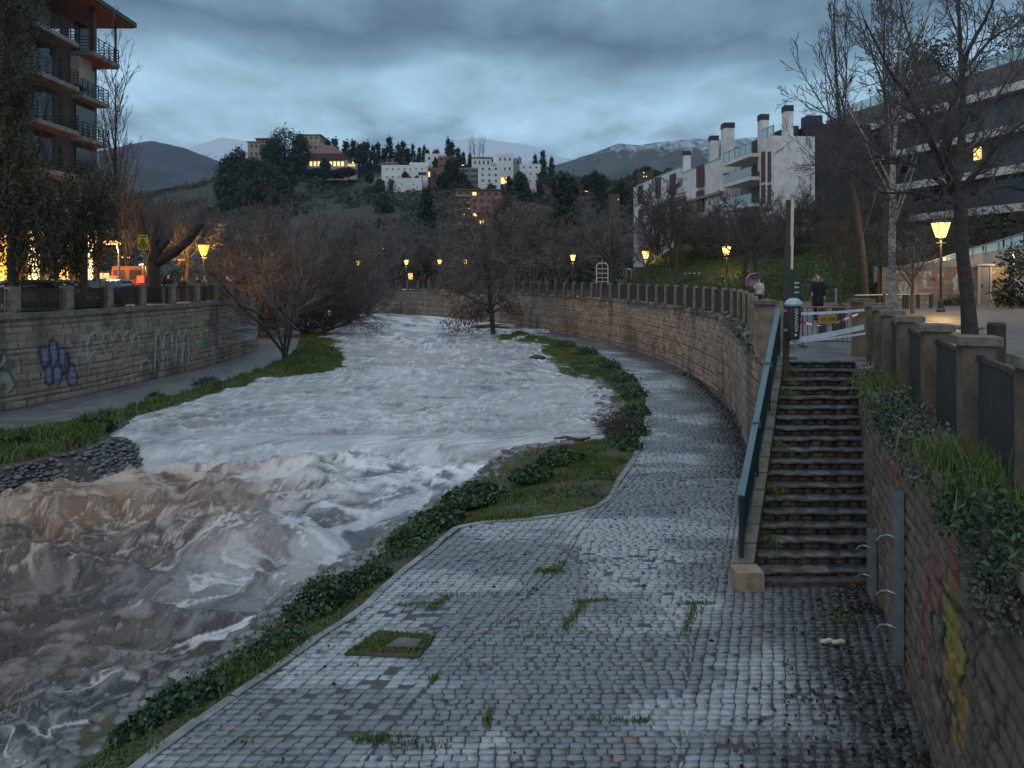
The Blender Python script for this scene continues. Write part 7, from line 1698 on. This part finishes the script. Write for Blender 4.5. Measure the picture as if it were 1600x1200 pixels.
pl2 = ground(1186, 43, 3.25); person('person', 'person with dark hair and a pale jacket under a lilac umbrella', pl2, -.3, 1.62, M['palecloth'], M['darkcloth'], M['darkhair'], .5, False, (-.2, -.2, 1.18))
uc = pl2 + Vector((-.3, .1, 1.55)); t = thing('umbrella', 'open lilac umbrella resting on the shoulder of the person in the pale jacket', 'umbrella', tuple(uc)); mb = MB(); n = 8; ax_ = Vector((-.25, .75, .62)).normalized(); u_ = ax_.cross(Vector((0, 0, 1))).normalized(); w_ = ax_.cross(u_)
rings = [[ax_ * .3], ]; vs = [ax_ * .3]; fs = []
for r, hgt_ in ((.2, .27), (.38, .17), (.52, 0)):
    for k in range(16): rr = r * (1 if k % 2 == 0 or r < .3 else .94); vs.append(u_ * rr * math.cos(PI * k / 8) + w_ * rr * math.sin(PI * k / 8) + ax_ * hgt_)
for k in range(16):
    fs.append((0, 1 + k, 1 + (k + 1) % 16))
    for r in range(2): fs.append((1 + r * 16 + k, 17 + r * 16 + k, 17 + r * 16 + (k + 1) % 16, 1 + r * 16 + (k + 1) % 16))
mb.add(vs, fs); o = obj('canopy', mb, M['umbrella'], t, sm=True); sd_ = o.modifiers.new('cloth', 'SOLIDIFY'); sd_.thickness = .006
mb = MB(); mb.tube([ax_ * .36, ax_ * -.55], .01, 6); mb.tube([ax_ * -.55, ax_ * -.62 + Vector((0, 0, -.03))], .018, 6); obj('shaft', mb, M['steel'], t)
for i, (px, lab, c, hh) in enumerate(((263, 'dark clothed person standing behind the street fence right of the pollarded trunk', 'blackcoat', 1.75), (285, 'dark clothed person walking between the pollarded tree and the pair', 'blackcoat', 1.62), (309, 'left one of the pair talking under the orange lantern', 'blackcoat', 1.66), (320, 'right one of the pair under the orange lantern, in a grey jacket', 'greywall', 1.72))):
    person('person', lab, ground(px, 50 + i * .6, 3.35), .6 - .5 * i, hh, M[c], M['darkcloth'], M['darkhair'] if i != 3 else M['hair'], .5)

# ================= cars on the street
def car(label, loc, rz, body, lit=False, van=False):
    t = thing('parked_car' if not lit else 'delivery_van', label, 'car' if not van else 'van', tuple(loc), None, rz); L, W = (4.2, .86) if not van else (5.0, .98)
    if not van: low = [(-L / 2, .36, .74), (-L / 2 + .12, .26, .92), (-1.2, .24, .96), (.7, .24, .93), (1.6, .25, .84), (L / 2 - .1, .28, .68), (L / 2, .36, .6)]
    else: low = [(-L / 2, .34, 1.1), (-L / 2 + .05, .28, 1.15), (1.3, .28, 1.15), (2.1, .3, .95), (L / 2, .36, .8)]
    def lofted(secs, wf):
        mb = MB(); n = len(secs); vs = []
        for x, z0, z1 in secs:
            w0 = W * wf(x, 0); w1 = W * wf(x, 1); vs += [(x, -w0 * .93, z0), (x, -w0, z0 + (z1 - z0) * .4), (x, -w1, z1), (x, w1, z1), (x, w0, z0 + (z1 - z0) * .4), (x, w0 * .93, z0)]
        fs = [(i * 6 + j, i * 6 + (j + 1) % 6, (i + 1) * 6 + (j + 1) % 6, (i + 1) * 6 + j) for i in range(n - 1) for j in range(6)]; fs += [tuple(range(6))[::-1], tuple((n - 1) * 6 + j for j in range(6))]
        return mb.add(vs, fs)
    obj('body', lofted(low, lambda x, k: (1 if abs(x) < L / 2 - .2 else .9) * (1 - .04 * k)), body, t, sm=False)
    cab = [(-1.95, .93, .95), (-1.55, .93, 1.36), (-.9, .93, 1.45), (.2, .93, 1.44), (1.05, .92, .94)] if not van else [(-2.48, 1.14, 2.15), (-2.3, 1.14, 2.25), (1.0, 1.14, 2.25), (1.4, 1.14, 2.0), (2.0, .98, 1.05)]
    cb = obj('cabin', lofted(cab, lambda x, k: .93 if k == 0 else (.78 if not van else .86)), body, t)
    mb = MB()
    if not van:
        for s in (-1, 1): mb.prism([(-1.45, s * .765, 1.0), (-1.2, s * .71, 1.34), (.15, s * .71, 1.34), (.8, s * .765, 1.0)], (0, s * .03, 0))
        mb.prism([(-1.93, -.62, 1.0), (-1.93, .62, 1.0), (-1.62, .55, 1.3), (-1.62, -.55, 1.3)], (-.03, 0, .01)); mb.prism([(1.02, -.66, .99), (1.02, .66, .99), (.36, .58, 1.36), (.36, -.58, 1.36)], (.03, 0, .03))
    else:
        for s in (-.45, .45): mb.prism([(-2.49, s - .32, 1.45), (-2.49, s + .32, 1.45), (-2.47, s + .32, 2.0), (-2.47, s - .32, 2.0)], (-.02, 0, 0))
        mb.prism([(1.95, -.75, 1.12), (1.95, .75, 1.12), (1.42, .7, 1.9), (1.42, -.7, 1.9)], (.04, 0, .02))
    obj('windows', mb, M['glass'], cb)
    for x in (-1.3, 1.3) if not van else (-1.5, 1.6):
        for s in (-1, 1):
            mb = MB(); mb.lathe([(.2, -.1), (.31, -.1), (.32, 0), (.31, .1), (.2, .1)], k=16); mb.v = [(x + a, s * (W - .08) + c, .32 + b) for a, b, c in mb.v]; wh = obj('wheel', mb, M['tyre'], t)
            mb = MB(); mb.lathe([(.2, -.09), (.2, .09)], k=12); mb.v = [(x + a, s * (W - .06) + c, .32 + b) for a, b, c in mb.v]; obj('rim', mb, M['rim'], wh)
    for s in (-1, 1):
        mb = MB(); mb.box((-L / 2 - .01, s * (W - .2), .78 if not van else 1.42), (.06, .24, .15) if not van else (.1, .42, .42)); obj('tail_light', mb, M['tail'] if lit else M['tailoff'], t)
        mb = MB(); mb.box((L / 2 - .02, s * (W - .24), .62), (.06, .3, .12)); obj('headlight', mb, M['headl'], t)
    mb = MB(); mb.box((-L / 2 - .02, 0, .58), (.03, .5, .11)); obj('number_plate', mb, M['lettering'], t)
    return t
def paint(n, c): return mat(n, c, .22, c, 1, spec=.6)
car('dark parked car at the left end behind the street fence', ground(62, 33.5, 3.42), .25, paint('black_car_paint', (.012, .012, .014)))
car('silver blue parked car between the two weeping evergreens', ground(106, 37, 3.42), .3, paint('silver_car_paint', (.25, .3, .36)))
car('blue grey hatchback parked right of the orange coloured trunk', ground(178, 38, 3.42), 1.75, paint('blue_car_paint', (.04, .05, .1)))
van_ = ground(211, 50, 3.4); glow(van_ + Vector((-.1, -2.9, 1.4)), 170, (1, .03, .02), .2); car('white van seen from behind with lit red tail lights', van_, 1.85, paint('pale_van_paint', (.1, .05, .045)), True, True)
# signs
def sign():
    f = ground(225, 40, 3.4); t = thing('warning_sign', 'yellow warning board with a black triangle above a round sign on one post', 'sign', tuple(f)); d = 40; s = d / F
    mb = MB(); mb.tube([f, Vector((f.x, f.y, P(225, 368, d).z))], .03, 8); obj('post', mb, M['steel'], t, world=True)
    c = P(224, 379, d); mb = MB(); mb.box(c + Vector((0, -.05, 0)), (16 * s, .025, 23 * s)); b = obj('board', mb, M['yellow'], t, world=True)
    y = -.07; tri_ = [c + Vector((-6.4 * s, y, -5.5 * s)), c + Vector((6.4 * s, y, -5.5 * s)), c + Vector((0, y, 6 * s))]; mb = MB()
    for a, e in zip(tri_, tri_[1:] + tri_[:1]): mb.bar(a, e, .014, .05)
    mb.tube([c + Vector((0, y, -1.2 * s)), c + Vector((0, y, 1.8 * s))], .035, 6); mb.tube([c + Vector((-.05, y, -4 * s)), c + Vector((0, y, -1.2 * s))], .025, 6); mb.tube([c + Vector((.07, y, -4 * s)), c + Vector((0, y, -1.2 * s))], .025, 6); obj('pictogram', mb, M['blackpaint'], b, world=True)
    mb = MB(); 
    for yy, n in ((9, 7), (-8.5, 6)):
        for k in range(n): mb.box(c + Vector(((k - n / 2 + .5) * 1.9 * s, y, yy * s)), (.045, .012, .06))
    obj('text_rows', mb, M['blackpaint'], b, world=True)
    c = P(224, 397, d); mb = MB(); mb.lathe([(.19, -.015), (.19, .015)], k=20); mb.v = [(c.x + a, c.y - .05 + q, c.z + e) for a, e, q in mb.v]; r = obj('round_plate', mb, M['lettering'], t, world=True)
    mb = MB(); pts = [c + Vector((math.cos(2 * PI * k / 20) * .165, -.075, math.sin(2 * PI * k / 20) * .165)) for k in range(21)]; mb.tube(pts, .022, 6, False); obj('red_ring', mb, M['darkred'], r, world=True); mb = MB(); mb.bar(c + Vector((-.1, -.075, .06)), c + Vector((.1, -.075, -.06)), .012, .05); mb.bar(c + Vector((.02, -.075, -.06)), c + Vector((.09, -.075, .04)), .012, .04); obj('pictogram', mb, M['blackpaint'], r, world=True)
sign()

# ================= park furniture on the promenade
def climbing_frame():
    d = 84; f = ground(941, d, 3.2); t = thing('climbing_frame', 'pale arched ladder climbing frame behind the promenade fence', 'climbing frame', tuple(f)); z = lambda y: HC + (HY - y) / F * d; xl, xr = P(932, 0, d).x, P(950, 0, d).x
    mb = MB(); mb.tube([(xl, d, 3.2), (xl, d, z(416)), (xl + .2, d, z(411.5)), (xr - .2, d, z(411.5)), (xr, d, z(416)), (xr, d, 3.2)], .06, 8); obj('arch', mb, M['lettering'], t, world=True)
    mb = MB(); mb.tube([((xl + xr) / 2, d, 3.2), ((xl + xr) / 2, d, z(406))], .06, 8); obj('centre_post', mb, M['steel'], t, world=True)
    for y in (420, 427, 434, 440): mb = MB(); mb.tube([(xl, d, z(y)), (xr, d, z(y))], .045, 6); obj('rung', mb, M['lettering'], t, world=True)
climbing_frame()
def posts(name, label, pxs, d, ytop, m, w_=.14, bars=()):
    f = ground(pxs[0], d, 3.2); t = thing(name, label, 'exercise frame', tuple(f)); zt_ = HC + (HY - ytop) / F * d
    for px in pxs: p = ground(px, d, 3.2); mb = MB(); mb.box((p.x, p.y, (3.2 + zt_) / 2), (w_, w_, zt_ - 3.2)); obj('post', mb, m, t, world=True)
    a, b = ground(pxs[0], d, 0), ground(pxs[-1], d, 0)
    for y in bars: z = HC + (HY - y) / F * d; mb = MB(); mb.tube([(a.x, a.y, z), (b.x, b.y, z)], .035, 6); obj('bar', mb, M['lettering'], t, world=True)
posts('exercise_station', 'short pair of dark exercise posts left of the brightest lantern', (979, 986), 76, 419, M['iron'], .2, (420,))
posts('exercise_station', 'row of five dark exercise posts on the lawn', (1067, 1074, 1081, 1089, 1096), 63, 426, M['iron'], .17, (427,))
posts('exercise_station', 'dark ladder bars between the cream pole and the person in black', (1229, 1250), 34, 441, M['iron'], .1, (442, 449, 457))
posts('exercise_post', 'thin bent pale post right of the person in black', (1305, 1307), 36, 452, M['steel'], .05, (452,))
def rail_row():
    d0, d1 = 39.5, 43; a, b = ground(1332, d0, 3.22), ground(1458, d1, 3.22); t = thing('low_rail', 'low pale rail on black posts in front of the lawn', 'rail', tuple(a))
    for f in (0, .16, .31, .36, .62, .66, .8, .97): p = a.lerp(b, f); mb = MB(); mb.box(p + Vector((0, 0, .42)), (.14, .14, .88)); obj('post', mb, M['iron'], t, world=True)
    for f0, f1 in ((0.02, .34), (.38, .96)): mb = MB(); mb.bar(a.lerp(b, f0) + Vector((0, -.08, .82)), a.lerp(b, f1) + Vector((0, -.08, .82)), .06, .05); obj('rail', mb, M['lettering'], t, world=True)
rail_row()
t = thing('wooden_bollard', 'thick dark wooden bollard behind the near fence', 'bollard', tuple(ground(1557, 13.6, 3.1))); mb = MB(); mb.box((0, 0, .52), (.21, .21, 1.06)); obj('post', mb, M['wood'], t); mb = MB(); mb.box((0, 0, 1.06), (.225, .225, .05), taper=.8); obj('top', mb, M['wood'], t)
for px, d, lab in ((1285, 22.5, 'dark bollard just behind the barrier on the left'), (1306, 24, 'dark bollard behind the ochre sign board'), (1316, 24.5, 'dark bollard touching the one behind the sign board')): mb = MB(); mb.box((0, 0, .45), (.16, .16, .9)); mb.box((0, 0, .925), (.17, .17, .05), taper=.7); o = obj('bollard', mb, M['iron'], loc=ground(px, d, 3.15)); tag(o, lab, 'bollard')
# graffiti wall with its door, lit by the lantern, and the ramp above
def gwall():
    a, b = ground(1378, 47.5, 3.2), ground(1640, 47.5, 3.2); q = np.stack([np.linspace(a.x, b.x, 320), np.linspace(a.y, b.y, 320), np.zeros(320)], 1); s = np.linspace(0, b.x - a.x, 320)
    def paintG(s_, h, c):
        rng = np.random.default_rng(4)
        for i in range(46):
            x = rng.uniform(.2, 6.8) if i < 34 else rng.uniform(7.6, 10); y = rng.uniform(3.5, 5.2); pts = [(x, y)]
            for k in range(5): x += rng.uniform(-.25, .3); y = min(5.3, max(3.3, y + rng.uniform(-.6, .6))); pts.append((x, y))
            c = stroke(s_, h, c, pts, rng.uniform(.04, .12), ((.5, .3, .3), (.35, .1, .12), (.5, .48, .45), (.03, .03, .03), (.4, .2, .25))[i % 5], .7)
        for k in range(4): c = stroke(s_, h, c, [(8.2 + k * .32, 3.9), (8.25 + k * .32, 4.9), (8.45 + k * .32, 4.9), (8.42 + k * .32, 4.1)], .07, (.5, .48, .42), .85)
        return c
    t = thing('graffiti_wall', 'wall with red and white graffiti behind the nearest lantern post', 'wall', tuple(a)); me, _ = wall_mesh('masonry', q, s, np.full(320, 3.0), np.full(320, 5.6), -1, .05, 51, [(.26, .19, .12), (.2, .15, .1), (.3, .22, .15)], (.12, .09, .06), paintG, ch=.3, bl=.6, rough=.5); obj('masonry', me, MW, t, world=True)
    mb = MB(); p = ground(1538, 47.3, 0); mb.box((p.x, p.y, 4.4), (.62, .1, 2.5)); obj('door', mb, M['greywall'], t, world=True); mb = MB(); mb.box((p.x - .36, p.y - .02, 4.4), (.1, .14, 2.55)); mb.box((p.x + .36, p.y - .02, 4.4), (.1, .14, 2.55)); mb.box((p.x, p.y - .02, 5.72), (1.1, .3, .1)); obj('door_frame', mb, M['cream'], t, world=True)
    # ramp above
    r0, r1 = P(1440, 412, 50), P(1600, 366, 50); rp = thing('ramp', 'concrete ramp with a metal railing climbing to the right above the graffiti wall', 'ramp', tuple(r0)); mb = MB(); z = lambda v_: v_.z
    mb.prism([(r0.x - 2, 50, 4.6), (r0.x - 2, 50, 5.7), (r0.x, 50, 5.75), (r1.x, 50, r1.z - .75), (r1.x, 50, 4.6)], (0, 2.4, 0)); obj('slab', mb, M['concrete'], rp, world=True)
    mb = MB(); mb.bar(r0 + Vector((0, -.05, 0)), r1 + Vector((0, -.05, .1)), .08, .07); obj('hand_rail', mb, M['steel'], rp, world=True)
    for k in range(9): f = k / 8; p = r0.lerp(r1, f); zb = 5.7 + (r1.z - .75 - 5.7) * f; mb = MB(); mb.box((p.x, 49.95, (zb + p.z) / 2), (.08, .06, p.z - zb + .1)); obj('rail_post', mb, M['steel'], rp, world=True)
    for k in range(5): f0 = k / 5; a_, b_ = r0.lerp(r1, f0 + .01), r0.lerp(r1, f0 + .19); za, zb = 5.75 + (r1.z - .75 - 5.7) * f0, 5.75 + (r1.z - .75 - 5.7) * (f0 + .2); mb = MB(); mb.add([(a_.x, 49.98, za), (b_.x, 49.98, zb), (b_.x, 49.98, b_.z), (a_.x, 49.98, a_.z), (a_.x, 50, za), (b_.x, 50, zb), (b_.x, 50, b_.z), (a_.x, 50, a_.z)], [(0, 1, 2, 3), (7, 6, 5, 4), (0, 4, 5, 1), (2, 6, 7, 3)]); obj('mesh_panel', mb, M['railglass'], rp, world=True)
    street_lamp('small lit wall lamp at the right end of the graffiti wall', ground(1584, 46.6, 3.2), P(1581, 393, 46.4), 120, (1, .7, .3), 'lampyel', hl=.25)
gwall()
def puddle():
    for i, (px, py, rx, ry) in enumerate(((1490, 516, 1.1, .5), (1478, 524, 1.3, .6), (1488, 531, .8, .45))):
        c = G(px, py, 3.1); rng = np.random.default_rng(i); n = 26; a = np.linspace(0, 2 * PI, n, endpoint=False); r = 1 + .35 * (fbm(np.cos(a) * 1.5 + i * 9, np.sin(a) * 1.5, 3, 6) - .5) * 2; mb = MB(); z = float(pz(c.y)) + .006
        mb.add([(c.x + math.cos(t_) * rx * q, c.y + math.sin(t_) * ry * q * 2, z) for t_, q in zip(a, r)], [tuple(range(n))]); o = obj('puddle', mb, M['puddle']); tag(o, kind='structure')
M['puddle'] = mat('puddle_water', (.03, .03, .03), .04, (.025, .025, .025), 1)
puddle()
# small lit houses beyond the trees at the bend and on the left
for px0, px1, y0, y1, d, lab in ((636, 646, 424, 441, 150, 'small lit kiosk under the lantern beyond the bend'), (352, 372, 428, 444, 95, 'low amber lit building behind the street lamp on the left'), (155, 172, 424, 440, 72, 'amber lit shop front beyond the hatchback')):
    house('lit_building', lab, px0, px1, y0, y1, d, 4, M['orangebrick'], gridw(3, 1, .7, .6), lit=(0, 1, 2), cat='building')
# ================= the air
def haze():
    mb = MB(); mb.box((0, 1750, 272), (8600, 3900, 552)); m = bpy.data.materials.new('thin_evening_haze'); m.use_nodes = True; nt = m.node_tree
    nt.nodes.remove(nt.nodes['Principled BSDF']); v = N(nt, 'ShaderNodeVolumePrincipled'); v.inputs['Color'].default_value = (.55, .72, .9, 1); v.inputs['Density'].default_value = .00008; v.inputs['Anisotropy'].default_value = .2
    nt.links.new(v.outputs[0], nt.nodes['Material Output'].inputs['Volume']); m.cycles.homogeneous_volume = True
    o = obj('haze', mb, m); tag(o, kind='stuff')
haze()
